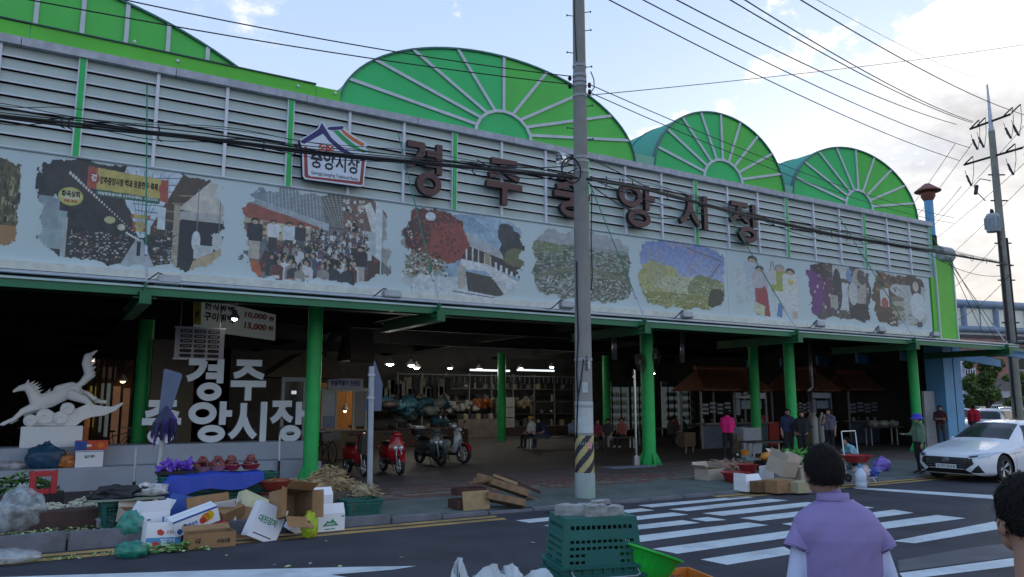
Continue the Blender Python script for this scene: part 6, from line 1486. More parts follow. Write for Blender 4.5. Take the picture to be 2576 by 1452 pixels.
    if shield=='slim':MB().blob((0,-.455,1.0),(.075,.03,.06),amp=0,n=12).build('headlight',LENS,t,smooth=True)
    else:
        for s in (-1,1):MB().blob((s*.075,-.475,.66),(.065,.03,.075),amp=0,n=12,M=Matrix.Rotation(s*.4,3,'Y').to_4x4()).build('headlight',LENS,t,smooth=True)
    MB().blob((0,.98,.62),(.07,.03,.04),amp=0,n=8).build('tail_light',M_rink,t,smooth=True)
    if box=='top':MB().cbox((0,.72,.96),(.36,.34,.26)).build('top_box',M_black,t,bevel=.06);MB().cbox((0,.72,1.06),(.37,.35,.10)).build('box_lid',mat('box_lid',(.38,.42,.46),.35),t,bevel=.04);MB().tube([(0,.72,.72),(0,.72,.85)],.05,8).build('rack',M_steel,t)
    if box=='front':MB().cbox((0,-.53,.80),(.28,.20,.50)).build('front_box',body,t,bevel=.04)
    if helmet:
        h_=MB().lathe([(.12,0),(.135,.05),(.125,.12),(.08,.17),(0,.185)],n=20).build('helmet',mat('helmet_silver',(.42,.43,.45),.3,.1,4,metal=.5), None,smooth=True);tag(h_,'silver helmet resting on the rightmost scooter','helmet');h_.location=Matrix.Translation(P)@Matrix.Rotation(rz,4,'Z')@Vector((0,-.12,1.04))
    MB().tube([(.05,.15,.28),(.14,.18,.02)],.012,6).build('side_stand',M_black,t)
    return t
pred=paint('red',(.36,.012,.02));pgr=paint('grey_green',(.06,.08,.085));pwh=paint('scooter_white',(.40,.44,.48));pbk=paint('black',(.015,.016,.02))
def scat(px,py,turn):P=G(px,py); return P,cam_rz(P,turn)
P,rz=scat(893,1200,.35);P+=Vector((.2,.5,0));scooter('red scooter with tall red front box, leftmost of the parked row',P,rz,pbk,pred,.25,box='front')
P,rz=scat(985,1195,.35);P+=Vector((.2,.5,0));scooter('red sport scooter with twin lamps, second of the parked row',P,rz,pred,pred,.24,shield='wide')
P,rz=scat(1092,1172,.55);P+=Vector((.1,.5,0));scooter('grey scooter with black top box and broad shield, third of the row',P,rz,pgr,pgr,.27,rimc=M_black,shield='wide',box='top')
P,rz=scat(1158,1166,.75);P+=Vector((-.1,.5,0));scooter('red and white scooter with large spoked wheels, rightmost of the row',P,rz,pred,pwh,.29,helmet=True)
def bicycle(label,P,rz,col):
    t=thing('bicycle',label,'bicycle',P,rz,'bicycles crowded behind the podium and column');Mx=Matrix.Rotation(R_(90),4,'Y')
    for y in (-.52,.52):
        wh=bpy.data.objects.new('wheel', None);COL.objects.link(wh);wh.parent=t;KIDS.setdefault(t.name,[]).append(wh);wh.location=(0,y,.33)
        MB().tube([(0,.32*math.cos(a),.32*math.sin(a)) for a in np.linspace(0,2*math.pi,29)[:-1]],.017,6,closed=True).build('tyre',TYRE,wh,smooth=True)
        mb=MB()
        for k_ in range(12):a=k_*math.pi/6;mb.tube([(0,0,0),(0,.31*math.cos(a),.31*math.sin(a))],.003,4)
        o=mb.build('spokes',M_chrome,wh);o['kind']='stuff'
    mb=MB()
    for a,b in (((0,.52,.33),(0,.1,.30)),((0,.1,.30),(0,.2,.82)),((0,.1,.30),(0,-.36,.78)),((0,.18,.72),(0,-.38,.86)),((0,.52,.33),(0,.18,.72)),((0,-.52,.33),(0,-.38,.90))):mb.tube([a,b],.016,8)
    mb.build('frame',col,t,smooth=True);MB().tube([(-.28,-.25,1.02),(-.18,-.36,1.02),(0,-.40,.98),(.18,-.36,1.02),(.28,-.25,1.02)],.012,8).build('handlebar',M_steel,t,smooth=True)
    MB().blob((0,.22,.88),(.08,.13,.035),amp=.05,n=10).build('saddle',M_black,t,smooth=True);MB().box(-.16,.16,-.72,-.46,.74,.96).build('basket',mat('basket_wire',(.10,.10,.10),.5),t)
    return t
bl=['dark bicycle with basket squeezed behind the green column','bicycle with pale saddle left of the first red scooter','bicycle standing behind the letter under the upper left one','bicycle seen through the ring letters','bicycle handlebar showing behind the horse pedestal','bicycle leaning at the far left behind the podium']
for i,(px,py,tn) in enumerate(((822,1180,.5),(850,1172,.4),(610,1150,.9),(520,1150,1.2),(300,1160,1.0),(30,1165,.9))):P=G(px,py)+Vector((0,1.2,0));bicycle(bl[i],P,cam_rz(P,tn),[M_black,pgr,pbk][i%3])

# ------------------------------------------------------------------ inside the hall
def LW(px,py,Y): return onY(px,py,Y)
BULB=mat('lit_bulb',(.9,.9,.9),.5,emit=(1,.96,.86,30));BULBW=mat('lit_bulb_warm',(.9,.7,.4),.5,emit=(1,.62,.25,7))
def pendant(px,py,Y,label,r=.17,m=BULB):
    q=onY(px,py,Y);t=thing('pendant_lamp',label,'lamp',q,0,'lit lamps hanging in the hall')
    MB().lathe([(r,-.02),(r*.95,.05),(r*.55,.12),(.05,.17),(.04,.22)],n=20).build('shade',mat('shade_white',(.45,.45,.44),.5),t,smooth=True)
    MB().blob((0,0,-.01),(r*.62,r*.62,.07),amp=0,n=12).build('bulb',m,t,smooth=True)
    MB().tube([(0,0,.2),(0,0,4.7-q.z)],.008,5).build('cord',M_black,t)
    if r>.15:pl=bpy.data.lights.new('bulb_light','POINT');pl.energy=38;pl.shadow_soft_size=.12;pl.color=(1,.95,.85);link('bulb_light',pl,t).location=(0,0,-.14)
LB=['largest glowing lamp, leftmost above the kitchenware shop','glowing lamp left of a close pair','glowing lamp right of a close pair','small lit lamp over the pot shelves, left','small lit lamp next to the strip light','small lit lamp right of the back green column','small lit lamp nearest the utility pole','lit lamp beside the wall clutter right of the near green column']
for (px,py,Y),l in zip(((981,915,25),(1035,918,27),(1048,924,28),(1132,925,34),(1206,927,34),(1310,926,34),(1388,923,34),(1643,938,24)),LB):pendant(px,py,Y,l,.12 if px>1600 else .20 if Y<30 else .17)
BY=38.0;BZ=.45
rg=random.Random(11)
MB().box(8,33.3,BY+2.6,BY+2.8,SW,4.7).build('back_partition',mat('partition',(.10,.095,.085),.8,.3,1),hall)
# kitchenware shop: shelves with pots, boxes and hanging goods
x0,x1=onY(1000,1000,BY).x,onY(1445,1000,BY).x
sh_=thing('display_shelf','long metal shelving of the kitchenware shop at the back of the hall','shelf',(x0,BY,SW));W_=x1-x0
for i in range(9):MB().box(W_*i/8-.03,W_*i/8+.03,0,.06,0,3.4).build('upright',mat('shelf_grey',(.22,.22,.21),.5),sh_)
for z in (.45,1.15,1.85,2.55):MB().box(0,W_,0,.7,z,z+.04).build('shelf_board',mat('shelf_board',(.16,.15,.14),.6),sh_)
MB().box(0,W_,-.02,0,.05,.42).build('plinth',mat('plinth',(.05,.03,.025),.7),sh_)
MB().tube([(0,-.1,3.3),(W_,-.1,3.3)],.025,6).build('hanging_rail',M_steel,sh_)
potm=[M_chrome,mat('pot_steel',(.45,.46,.48),.35,.1,5,metal=.8),mat('pot_dark',(.06,.06,.07),.4),mat('pot_beige',(.35,.28,.2),.5)]
def pot_mesh(m_,kind):
    mb=MB()
    if kind==0:mb.lathe([(.16,0),(.17,.02),(.17,.24),(.175,.25),(.15,.27),(.03,.30),(.03,.33),(0,.33)],n=14)
    elif kind==1:mb.lathe([(.10,0),(.16,.06),(.17,.14),(.10,.24),(.03,.27),(0,.28)],n=14);mb.tube([(-.1,0,.24),(0,0,.36),(.1,0,.24)],.01,5)
    else:mb.lathe([(.07,0),(.075,.02),(.075,.30),(.05,.34),(0,.35)],n=12)
    o=mb.build('pot',m_, None,smooth=50);me=o.data;bpy.data.objects.remove(o); return me
PM=[pot_mesh(potm[i%4],k) for i,k in enumerate((0,0,0,0,1,1,2,2))]
def labelled(me,name,loc,label,cat,group,rz=0,s=1.0):o=link(name,me);o.location=loc;o.rotation_euler=(0,0,rz);o.scale=(s,s,s) if not isinstance(s,tuple) else s;tag(o,label,cat,group); return o
rows={2.59:'steel pot on the top shelf of the kitchenware shop',1.89:'pot on the third shelf of the kitchenware shop',1.19:'pot on the second shelf of the kitchenware shop',.49:'pot on the lowest shelf of the kitchenware shop'}
kx=0
for z,lb in rows.items():
    x=.3;kx=0
    while x<W_-.3:
        if rg.random()<.78:kx+=1;labelled(rg.choice(PM),'cooking_pot',(x0+x,BY+.3,SW+z),ORD[kx-1]+' '+lb.replace('pot on','pot from the left on').replace('steel ',''),'pot','pots on the kitchenware shelves',rg.random()*6,rg.uniform(.85,1.25))
        x+=rg.uniform(.42,.75)
mb=MB().box(-.07,.07,-.03,.03,-.32,0);o=mb.build('x',M_chrome);HM=o.data;bpy.data.objects.remove(o);HM.name='ladle'
for i in range(34):labelled(PM[6],'hanging_ladle',(x0+.3+i*(W_-.6)/33,BY-.1,SW+2.92+rg.uniform(-.03,.03)),ORD[i]+' hanging steel ware from the left on the rail over the shelves','kitchenware','steel ware hanging over the shelves',0,(.7,.7,1.0))
bxm=[mat('carton_a',(.33,.33,.30),.7,.2,6),mat('carton_b',(.22,.16,.10),.7,.2,6),mat('carton_c',(.10,.14,.20),.7,.2,6),mat('carton_red',(.28,.05,.05),.7,.2,6),mat('carton_pink',(.38,.22,.26),.7)]
for i in range(3):
    for j in range(3):
        q=onY(1258+i*13,1078-j*25,BY-.8);
        o=MB().box(-.19,.19,-.15,.15,0,.52).build('goods_box',bxm[0], None,bevel=.01);o.location=(q.x,q.y,SW+.45+j*.56);tag(o,'white printed box %s of the %s column by the back green column'%(['at the bottom','in the middle','on top'][j],['left','centre','right'][i]),'box','white boxes stacked by the back green column')
o=MB().box(-.2,1.7,-.3,.3,0,.45).build('low_bench',MATS['plinth']);o.location=(onY(1258,1078,BY-.8).x-.3,BY-.8,SW);tag(o,'dark low platform under the stack of white boxes','platform')
# glass cases, orange goods, strip light
q=onY(1240,1000,BY-1.2)
o=MB().box(-2.3,.5,0,.6,0,.95).build('display_case',mat('case',(.16,.13,.12),.5,.3,3));o.location=(q.x,BY-1.6,SW);tag(o,'low glass counter with small pink goods left of the white boxes','counter')
for i in range(7):labelled(PM[3] if i%2 else PM[2],'wrapped_goods',(q.x-2.1+i*.38,BY-1.3,SW+.95),ORD[i]+' wrapped packet from the left on the low counter','goods','wrapped goods on the low counter',0,.9)
for i,(px,py,c,n) in enumerate(((1217,1015,(.35,.09,.02),'orange'),(1180,1020,(.42,.40,.38),'pale'),(1150,1025,(.38,.38,.36),'white'),(1320,1015,(.28,.22,.14),'straw'))):
    q=onY(px,py,BY-.5);mb=MB()
    for _ in range(22):mb.blob(q+Vector((rg.uniform(-.55,.55),rg.uniform(-.2,.2),rg.uniform(-.22,.22))),rg.uniform(.08,.15),seed=_,amp=.3,n=7)
    o=mb.build('goods_heap',mat('heap%d'%i,c,.6,.3,10));tag(o,'heap of %s packets hanging in the kitchenware shop'%n,'goods');o['kind']='stuff'
q=onY(1235,932,BY-.6);st_=MB().box(-1.3,1.2,-.04,.04,-.05,.05).build('strip_light',mat('strip_lit',(.8,.8,.8),.5,emit=(.85,.95,1,1.1)));st_.location=q;tag(st_,'long lit strip light under the shop ceiling left of the back green column','strip light')
q=onY(1350,932,BY-.6);st2=dup(st_,q,label='long lit strip light under the shop ceiling right of the back green column')
# piles left of the shelves: bundles in blue and teal bags
for i in range(26):
    px=955+rg.uniform(0,175);py=1065-rg.uniform(0,60);q=onY(px,py,30+rg.uniform(0,3));c=rg.choice([(.05,.16,.22),(.10,.20,.22),(.22,.26,.26),(.06,.05,.05),(.03,.10,.26),(.26,.22,.16)])
    o=MB().blob((0,0,0),(rg.uniform(.25,.45),.25,rg.uniform(.15,.28)),seed=i,amp=.25,n=10).build('goods_bag',mat('bag%d'%(i%6),c,.45,.2,8), None,smooth=True);o.location=q;tag(o,('%s bag, %s placed in the heap behind the scooters'%({.05:'dark blue',.10:'teal',.22:'grey',.06:'black',.03:'deep blue',.26:'tan'}[c[0]],ORD[i])),'bag','bags heaped on the table behind the scooters')
q=onY(1045,1075,31);o=MB().box(-2.6,2.4,-.6,.8,0,max(.3,q.z-SW-.1)).build('market_table',MATS['plinth']);o.location=(q.x,31.3,SW);tag(o,'long dark table carrying the heap of bags behind the scooters','table')
for i in range(16):
    q=onY(960+i*11+rg.uniform(-3,3),975+rg.uniform(-15,18),33);c=rg.choice([(.05,.05,.06),(.22,.24,.26),(.12,.14,.18),(.30,.28,.22)])
    o=MB().box(-.16,.16,-.04,.04,-.5,.25).build('hanging_goods',mat('hg%d'%(i%4),c,.6,.3,6));o.location=q;tag(o,ORD[i]+' hanging item from the left under the lamps behind the scooters','goods','goods hanging behind the scooters')
# yellow and white rice-cake kiosk at the left of the entrance
KYY=23.5;a=onY(704,1090,KYY);b=onY(772,950,KYY)
k1=thing('kiosk_door','pale framed glass door booth with sloping brown roof behind the green column','booth',(a.x,KYY,SW));w_=b.x-a.x;hz=b.z-SW
for p in ((0,.09,0,hz),(w_-.09,w_,0,hz),(0.09,w_-.09,hz-.12,hz),(0.09,w_-.09,.9,1.0)):MB().box(p[0],p[1],0,.08,p[2],p[3]).build('door_frame',mat('frame_pale',(.34,.37,.42),.5),k1)
MB().box(.09,w_-.09,.03,.05,1.0,hz-.12).build('door_glass',GLASS,k1);MB().box(.3,w_-.3,.0,.028,hz-.5,hz-.4).build('light_reflection',mat('reflection_glow',(.5,.5,.5),.5,emit=(.8,.9,1,.5)),k1)  # glowing bar stands in for a reflection of light on the glass
MB().prism([(-.5,hz),(w_+1.2,hz),(w_+.9,hz+.6),(w_*.8,hz+.75)],(0,0,0),(1,0,0),(0,0,1),(0,1.5,0)).build('roof',mat('roof_brown',(.09,.065,.045),.8,.2,4),k1)
KY2=25.0;a=onY(806,1082,KY2);b=onY(925,985,KY2);k2=thing('snack_stall','snack stall with white lettered sign board, orange back wall and two service windows','stall',(a.x,KY2,0));w_=b.x-a.x;z0_,z1_=a.z,b.z
MB().box(-.1,w_+.1,0,.1,SW,z0_-.05).build('counter_front',mat('counter_brown',(.16,.11,.07),.7,.2,3),k2);MB().box(-.15,w_+.15,-.25,.2,z0_-.05,z0_).build('counter_top',mat('counter_top',(.22,.18,.14),.5),k2)
MB().box(-.1,w_+.1,1.3,1.35,SW,z1_+.3).build('back_wall',mat('orange_wall',(.45,.18,.04),.7),k2)
for xa,xb in ((0,.06),(w_*.30,w_*.34),(w_*.68,w_*.72),(w_-.06,w_)):MB().box(xa,xb,0,.06,z0_,z1_).build('window_post',mat('frame_cream',(.42,.42,.36),.5),k2)
MB().box(.06,w_*.30,.02,.04,z0_+.45,z1_).build('pane',mat('pane_milky',(.34,.40,.46),.3),k2);MB().box(.06,w_*.30,.02,.04,z0_+.05,z0_+.45).build('pane',mat('pane_blue',(.12,.18,.32),.3),k2);MB().box(w_*.72,w_-.06,.02,.04,z0_+.1,z1_).build('pane',mat('pane_grey',(.15,.17,.18),.3),k2)
MB().box(-.1,w_+.1,-.05,.1,z1_,z1_+.12).build('window_head',MATS['frame_cream'],k2)
pendant(868,1032,KY2+.6,'small lamp glowing inside the snack stall window',.10,BULBW)
a=onY(822,978,KY2-.2);b=onY(912,953,KY2-.2);MB().box(a.x-k2.location.x,b.x-k2.location.x,-.28,-.2,a.z,b.z).build('sign_board',mat('sign_pale',(.40,.44,.56),.5),k2)
o=text('한돌떡볶이 전문점',.3,mat('sign_ink',(.04,.04,.16),.6),k2,facing(((a.x+b.x)/2-k2.location.x,-.284,(a.z+b.z)/2),(0,-1,0)),width=(b.x-a.x)*.82,height=(b.z-a.z)*.55,off=.01)
# brown extractor hood
a=onY(883,905,24.5);b=onY(944,905,24.5);c_=onY(882,822,24.5)
hd_=thing('extractor_hood','brown tapering extractor hood hanging over the snack stall','hood');z0_,z1_=a.z,c_.z;mb=MB()
mb.add([(a.x,24.5,z0_),(b.x,24.5,z0_),(b.x,26,z0_),(a.x,26,z0_),(a.x+.1,25,z1_),(a.x+.9,25,z1_),(a.x+.9,25.6,z1_),(a.x+.1,25.6,z1_)],[(0,1,5,4),(1,2,6,5),(2,3,7,6),(3,0,4,7),(4,5,6,7)]);mb.build('hood_shell',mat('hood_brown',(.15,.11,.09),.6,.15,3),hd_);MB().box(a.x-.02,b.x+.02,24.48,24.56,z0_-.1,z0_).build('hood_lip',mat('hood_lip',(.06,.05,.045),.6),hd_)
MB().tube([(a.x-.2,25,z0_-.4),(a.x-.8,25,z0_+.2),(a.x-.4,25,z0_+.9),(a.x+.1,25,z1_-.2)],.12,10).build('duct',mat('duct_dark',(.05,.05,.05),.6),hd_)
# pale wall behind the column, price banner and directory board
a=onY(372,1085,24);b=onY(438,855,24);MB().box(a.x,b.x+.6,24,24.3,SW,b.z).build('wall_piece',mat('beige_wall',(.17,.14,.11),.85,.12,1,dirt=.4,dirtcol=(.09,.08,.06)),hall)
BYY=22.0;a=onY(437,902,BYY);b=onY(566,828,BYY);w_,h_=b.x-a.x,b.z-a.z;bd=thing('directory_board','metal directory board with eighteen dark oval name plates hung inside the hall','sign',(a.x,BYY,a.z))
MB().box(0,w_,0,.08,0,h_).build('panel',mat('board_steel',(.30,.30,.38),.35,.1,1,metal=.4),bd);
for z in (0,h_):MB().box(-.03,w_+.03,-.02,.1,z-.02,z+.02).build('edge',M_steel,bd)
for i in range(3):
    for j in range(6):
        cx,cz=w_*(.22+.28*i),h_*(.88-.155*j);hw,hh=w_*.12,h_*.055;pts=[(cx+hw*math.copysign(abs(math.cos(t))**.4,math.cos(t)),cz+hh*math.copysign(abs(math.sin(t))**.6,math.sin(t))) for t in np.linspace(0,2*math.pi,17)[:-1]]
        MB().prism(pts,(0,-.012,0),(1,0,0),(0,0,1),(0,.012,0)).build('name_plate',mat('plate_dark',(.02,.018,.022),.5),bd)
        if j<4:
            for q_ in range(4):MB().box(cx-hw*.62+q_*hw*.34,cx-hw*.40+q_*hw*.34,-.0135,-.0122,cz-hh*.45,cz+hh*.45).build('worn_lettering',mat('plate_ink',(.30,.30,.29),.6),bd)
for s in (.1,.9):MB().tube([(w_*s,.04,h_),(w_*s,.04,4.7-a.z)],.012,5).build('hanger',M_steel,bd)
PYY=23.2;pr4=[onY(*p,PYY) for p in ((487,829),(692,857),(694,792),(487,745))];pbn=thing('price_banner','sloping white price banner with yellow edge and red prices under the canopy','banner');mb=MB()
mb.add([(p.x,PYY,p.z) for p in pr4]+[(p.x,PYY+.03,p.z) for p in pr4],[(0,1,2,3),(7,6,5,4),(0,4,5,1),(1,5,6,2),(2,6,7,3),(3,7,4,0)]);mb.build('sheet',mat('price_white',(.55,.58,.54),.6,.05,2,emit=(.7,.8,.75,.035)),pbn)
y_=[onY(*p,PYY-.004) for p in ((487,815),(505,818),(507,750),(487,745))];mb=MB();mb.add([tuple(p) for p in y_],[(0,1,2,3)]);mb.build('yellow_edge',mat('price_yellow',(.42,.38,.04),.6),pbn)
ang=math.atan2(pr4[1].z-pr4[0].z,pr4[1].x-pr4[0].x)
def ptx(body,px,py,wpx,hpx,m):
    q=onY(px,py,PYY-.008);wa=onY(px+wpx/2,py,PYY).x-onY(px-wpx/2,py,PYY).x;ha=onY(px,py-hpx/2,PYY).z-onY(px,py+hpx/2,PYY).z
    text(body,.3,m,pbn,facing(q,(0,-1,0))@Matrix.Rotation(ang*.9,4,'Z'),width=wa,height=ha,off=.012)
ptx('한식뷔페',552,776,74,17,M_ink);ptx('구이뷔페',551,801,76,22,M_ink);ptx('10,000',642,795,56,17,M_rink);ptx('15,000',641,822,56,19,M_rink);ptx('원',683,803,14,12,M_rink);ptx('원',681,827,14,12,M_rink)
ptx('뷔페',496,795,9,24,M_ink)
pendant(590,800,21.5,'white lamp shining in front of the price banner',.13)
# warm lit doorway behind the horse
DY=30.0;a=onY(205,1110,DY);b=onY(338,905,DY);dw=thing('lit_shop_front','dim shop front with warm light, posters and mullions behind the horse statue','shop front',(a.x,DY,SW));w_,h_=b.x-a.x,b.z-SW
MB().box(0,w_,.3,.35,0,h_).build('back',mat('warm_wall',(.16,.08,.04),.7,.4,2),dw)
for i,x in enumerate((0,.17,.30,.42,.56,.78,1.0)):MB().box(w_*x-.04,w_*x+.04,0,.06,0,h_).build('mullion',M_int,dw)
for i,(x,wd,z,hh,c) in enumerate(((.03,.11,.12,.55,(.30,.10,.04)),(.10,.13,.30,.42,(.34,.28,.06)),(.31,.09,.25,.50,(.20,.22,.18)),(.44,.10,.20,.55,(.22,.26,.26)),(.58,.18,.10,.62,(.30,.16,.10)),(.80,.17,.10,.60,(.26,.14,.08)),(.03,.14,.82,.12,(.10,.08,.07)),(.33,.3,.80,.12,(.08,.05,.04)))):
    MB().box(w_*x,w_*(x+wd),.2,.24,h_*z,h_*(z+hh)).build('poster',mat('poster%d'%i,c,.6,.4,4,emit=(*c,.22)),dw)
MB().box(w_*.02,w_*.16,.1,.14,h_*.97,h_*1.0).build('tube_lamp',mat('tube_lit',(.8,.8,.7),.5,emit=(1,.9,.7,1.3)),dw)
pendant(309,958,DY-.3,'amber lamp glowing above the horse statue back',.14,BULBW)
# drink fridges
for i,(xa,xb) in enumerate(((1540,1586),(1587,1632),(1682,1712),(1716,1752))):
    Y=33;a=onY(xa,1075,Y);b=onY(xb,960,Y);w_,h_=(b.x-a.x)*.96,b.z-SW;t=thing('drinks_fridge','glass drinks fridge, %s'%['left one of the pair behind the seated women','right one of the pair behind the seated women','just right of the near green column','rightmost, with a green bottle inside'][i],'fridge',(a.x,Y,SW),0,'glass drinks fridges')
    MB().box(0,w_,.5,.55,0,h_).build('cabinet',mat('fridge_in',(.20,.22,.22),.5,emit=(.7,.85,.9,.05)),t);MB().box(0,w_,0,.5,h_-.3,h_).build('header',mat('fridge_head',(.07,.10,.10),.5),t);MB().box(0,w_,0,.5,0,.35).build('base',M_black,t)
    for x in (0,w_/2-.03,w_-.06):MB().box(x,x+.06,-.02,.02,.35,h_-.3).build('door_frame',M_black,t)
    for j in range(5):MB().box(.06,w_-.06,.1,.48,.4+j*(h_-.8)/5,.42+j*(h_-.8)/5).build('shelf',M_steel,t)
    mb=MB()
    for j in range(5):
        for k_ in range(9):mb.lathe([(.035,0),(.035,.16),(.015,.21),(.015,.25)],c=(.12+k_*(w_-.24)/8,.2,.42+j*(h_-.8)/5),n=7,m=rg.randrange(4))
    o=mb.build('bottles',[mat('bt0',(.30,.33,.34),.3),mat('bt1',(.35,.22,.08),.3),mat('bt2',(.08,.20,.12),.3),mat('bt3',(.30,.30,.24),.3)],t);o['kind']='stuff'
# benches and tables
def bench(px,py,L,label,h=.45,table=False):
    P=G(px,py);t=thing('table' if table else 'bench',label,'table' if table else 'bench',(P.x,P.y+.1,SW),R_(-8));MB().box(-L/2,L/2,-.2 if not table else -.4,.2 if not table else .4,h-.05,h).build('top',mat('bench_top',(.07,.065,.065),.5,.15,3),t)
    for x in (-L/2+.15,L/2-.15):
        for y in (-.14,.14):MB().box(x-.025,x+.025,y-.02,y+.02,0,h-.05).build('leg',M_steel,t)
bench(1400,1128,2.6,'long bench under the seated men left of the utility pole');bench(1548,1128,2.0,'bench under the seated women right of the utility pole');bench(1660,1118,2.4,'low table behind the near green column',.7, True);bench(1740,1105,1.8,'farther table beside the person in black',.7, True)
# roofed food stalls
def stall(pxa,pxb,pyb,pye,Y,label,rx0,rx1,ridge):
    a=onY(pxa,pyb,Y);b=onY(pxb,pye,Y);t=thing('food_stall',label,'stall',(a.x,Y,SW),0,'tile roofed food stalls');w_,h_=b.x-a.x,b.z-SW;D=1.15
    xa,xb=onY(rx0,pye,Y).x-a.x,onY(rx1,pye,Y).x-a.x;zr=onY((rx0+rx1)/2,ridge,Y+D/2).z-SW;RM=mat('tile_brown',(.15,.062,.035),.7,.25,6)
    for (y0,y1) in ((-.4,D/2),(D+.3,D/2)):
        MB().add([(xa,y0,h_),(xb,y0,h_),(xb-.6,y1,zr),(xa+.6,y1,zr),(xa,y0,h_+.05),(xb,y0,h_+.05),(xb-.6,y1,zr+.05),(xa+.6,y1,zr+.05)],[(0,1,2,3),(7,6,5,4),(0,4,5,1),(1,5,6,2),(3,2,6,7),(0,3,7,4)]).build('roof_slope',RM,t)
    n=max(8,int((xb-xa)/.14))
    for i in range(n+1):
        x=xa+(xb-xa)*i/n;f=xa+.6+(xb-xa-1.2)*i/n;MB().tube([(x,-.4,h_+.07),(f,D/2,zr+.07)],.035,6).build('tile_row',RM,t)
    for x0_,x1_,s in ((xa,xa+.6,1),(xb,xb-.6,-1)):MB().add([(x0_,-.4,h_),(x0_,D+.3,h_),(x1_,D/2,zr)],[(0,1,2)]).build('roof_end',RM,t)
    MB().tube([(xa+.5,D/2,zr+.12),(xb-.5,D/2,zr+.12)],.10,8).build('ridge',mat('ridge_tile',(.22,.07,.03),.7),t)
    for x in (0,w_*.5,w_):
        for y in (0,D):MB().box(x-.035,x+.035,y-.035,y+.035,0,h_).build('post',mat('stall_post',(.20,.21,.24),.5),t)
    MB().box(w_*.52,w_-.04,-.03,.0,h_-.30,h_-.06).build('name_board',mat('nb',(.42,.46,.54),.5),t)
    MB().box(.04,w_-.04,-.02,.02,0,.95).build('counter_front',mat('cf_blue',(.07,.09,.13),.6,.2,3),t);MB().box(-.05,w_+.05,-.3,.3,.95,1.0).build('counter_top',mat('cf_top',(.18,.16,.14),.4),t)
    for i in range(4):
        for j in range(3):MB().box(.08+i*w_*.11,.08+i*w_*.11+w_*.085,-.01,.01,1.35+j*.16+(i%2)*.06,1.45+j*.16+(i%2)*.06).build('lattice_pane',mat('lat',(.18,.20,.24),.4),t)
    MB().box(w_*.60,w_*.92,-.035,-.02,1.55,1.9).build('menu_sheet',mat('menu_s',(.24,.30,.38),.6),t);MB().box(w_*.52,w_*.58,-.035,-.02,1.3,1.95).build('menu_sheet',mat('menu_s2',(.30,.32,.40),.6),t)
    for i in range(9):MB().lathe([(.05,0),(.07,.10),(.05,.16),(0,.17)],c=(.2+i*(w_-.4)/8,rg.uniform(-.15,.15),1.0),n=8).build('jar',rg.choice(potm),t)
    return t
def flue(pts,Y,label):
    q=[onY(x,y,Y) for x,y in pts];o=MB().tube(q,.085,12).build('flue_pipe',mat('flue_silver',(.38,.39,.42),.35,.3,5,metal=.7), None,smooth=True);tag(o,label,'flue','silver flue pipes of the stalls')
stall(1768,1925,1150,985,23.0,'brown tile roofed food stall behind the person in pink',1752,1925,935)
stall(2002,2088,1150,985,23.0,'brown tile roofed food stall behind the three women',1985,2098,935)
stall(2142,2292,1125,985,22.5,'brown tile roofed food stall with whitewashed side near the last green column',2120,2290,945)
flue([(1888,845),(1889,930),(1887,975),(1883,988),(1868,992)],22.4,'silver flue pipe rising from the stall behind the pink jacket');flue([(2037,850),(2040,930),(2042,975),(2030,985)],22.4,'silver flue pipe rising from the stall behind the three women');flue([(2249,872),(2250,925),(2262,955),(2275,970),(2276,985)],21.8,'silver flue pipe with a kink above the last stall');flue([(1545,830),(1546,905)],20.5,'short hanging flue end right of the utility pole');flue([(1717,830),(1716,912)],21,'short hanging flue end behind the near green column')
# lattice window with daylight in the back right
lw=thing('louvre_window','bright slatted window high in the far back wall between the green columns','window')
for xa,xb,ya,yb in ((2018,2052,888,922),(2073,2086,890,940),(2141-2,2181-2,870,935)):
    pass
for xa,xb,ya,yb in ((2032,2050,888,923),(2071,2083,868,948),(2139-1,2179,870,880),(2143,2179,886,934),(2141,2178,940,956)):
    xa-=100 if xa>2130 else 0;xb-=100 if xb>2130 else 0
    a=onY(xa,yb,49.9);b=onY(xb,ya,49.9);o=MB().box(a.x,b.x,49.93,49.96,a.z,b.z).build('pane',mat('day_pane',(.6,.6,.55),.5,emit=(1,.93,.78,.75)),lw)
    n=max(1,int((b.z-a.z)/.3))
    for j in range(n):z=a.z+(b.z-a.z)*(j+.5)/n;MB().box(a.x,b.x,49.88,49.92,z-.04,z+.04).build('slat',M_int,lw)
# clutter on the near green column: coiled cables, meter boxes
g3=c2.location
def clutter(dx,px,py,n,label):
    q=onY(px,py,g3.y-.1);t=thing('meter_box',label,'meter',q);MB().box(-.08,.08,-.06,.06,-.16,.16).build('case',mat('meter_dark',(.05,.05,.055),.5),t)
    for i in range(n):r=.10+.04*i;MB().tube([(r*.8*math.cos(a),-.07-.02*i,-.10+r*1.3*math.sin(a)) for a in np.linspace(0,2*math.pi,22)[:-1]],.012,6,closed=True).build('coil',M_wire,t)
    MB().lathe([(.04,-.02),(.05,0),(.04,.02)],c=(0,-.075,.02),n=12,M=Matrix.Rotation(R_(90),4,'X')).build('dial',M_steel,t)
clutter(0,1606,905,4,'tangled black cables and meter on the left side of the near green column');clutter(0,1645,890,3,'pale meter with looped cables on the right side of the near green column')
P=onY(1601,1165,g3.y-.1);o=MB().tube([(P.x,P.y,SW),(P.x,P.y,2.9)],.035,8).build('drain_pipe',M_chrome);tag(o,'thin upright steel pipe beside the near green column','pipe');
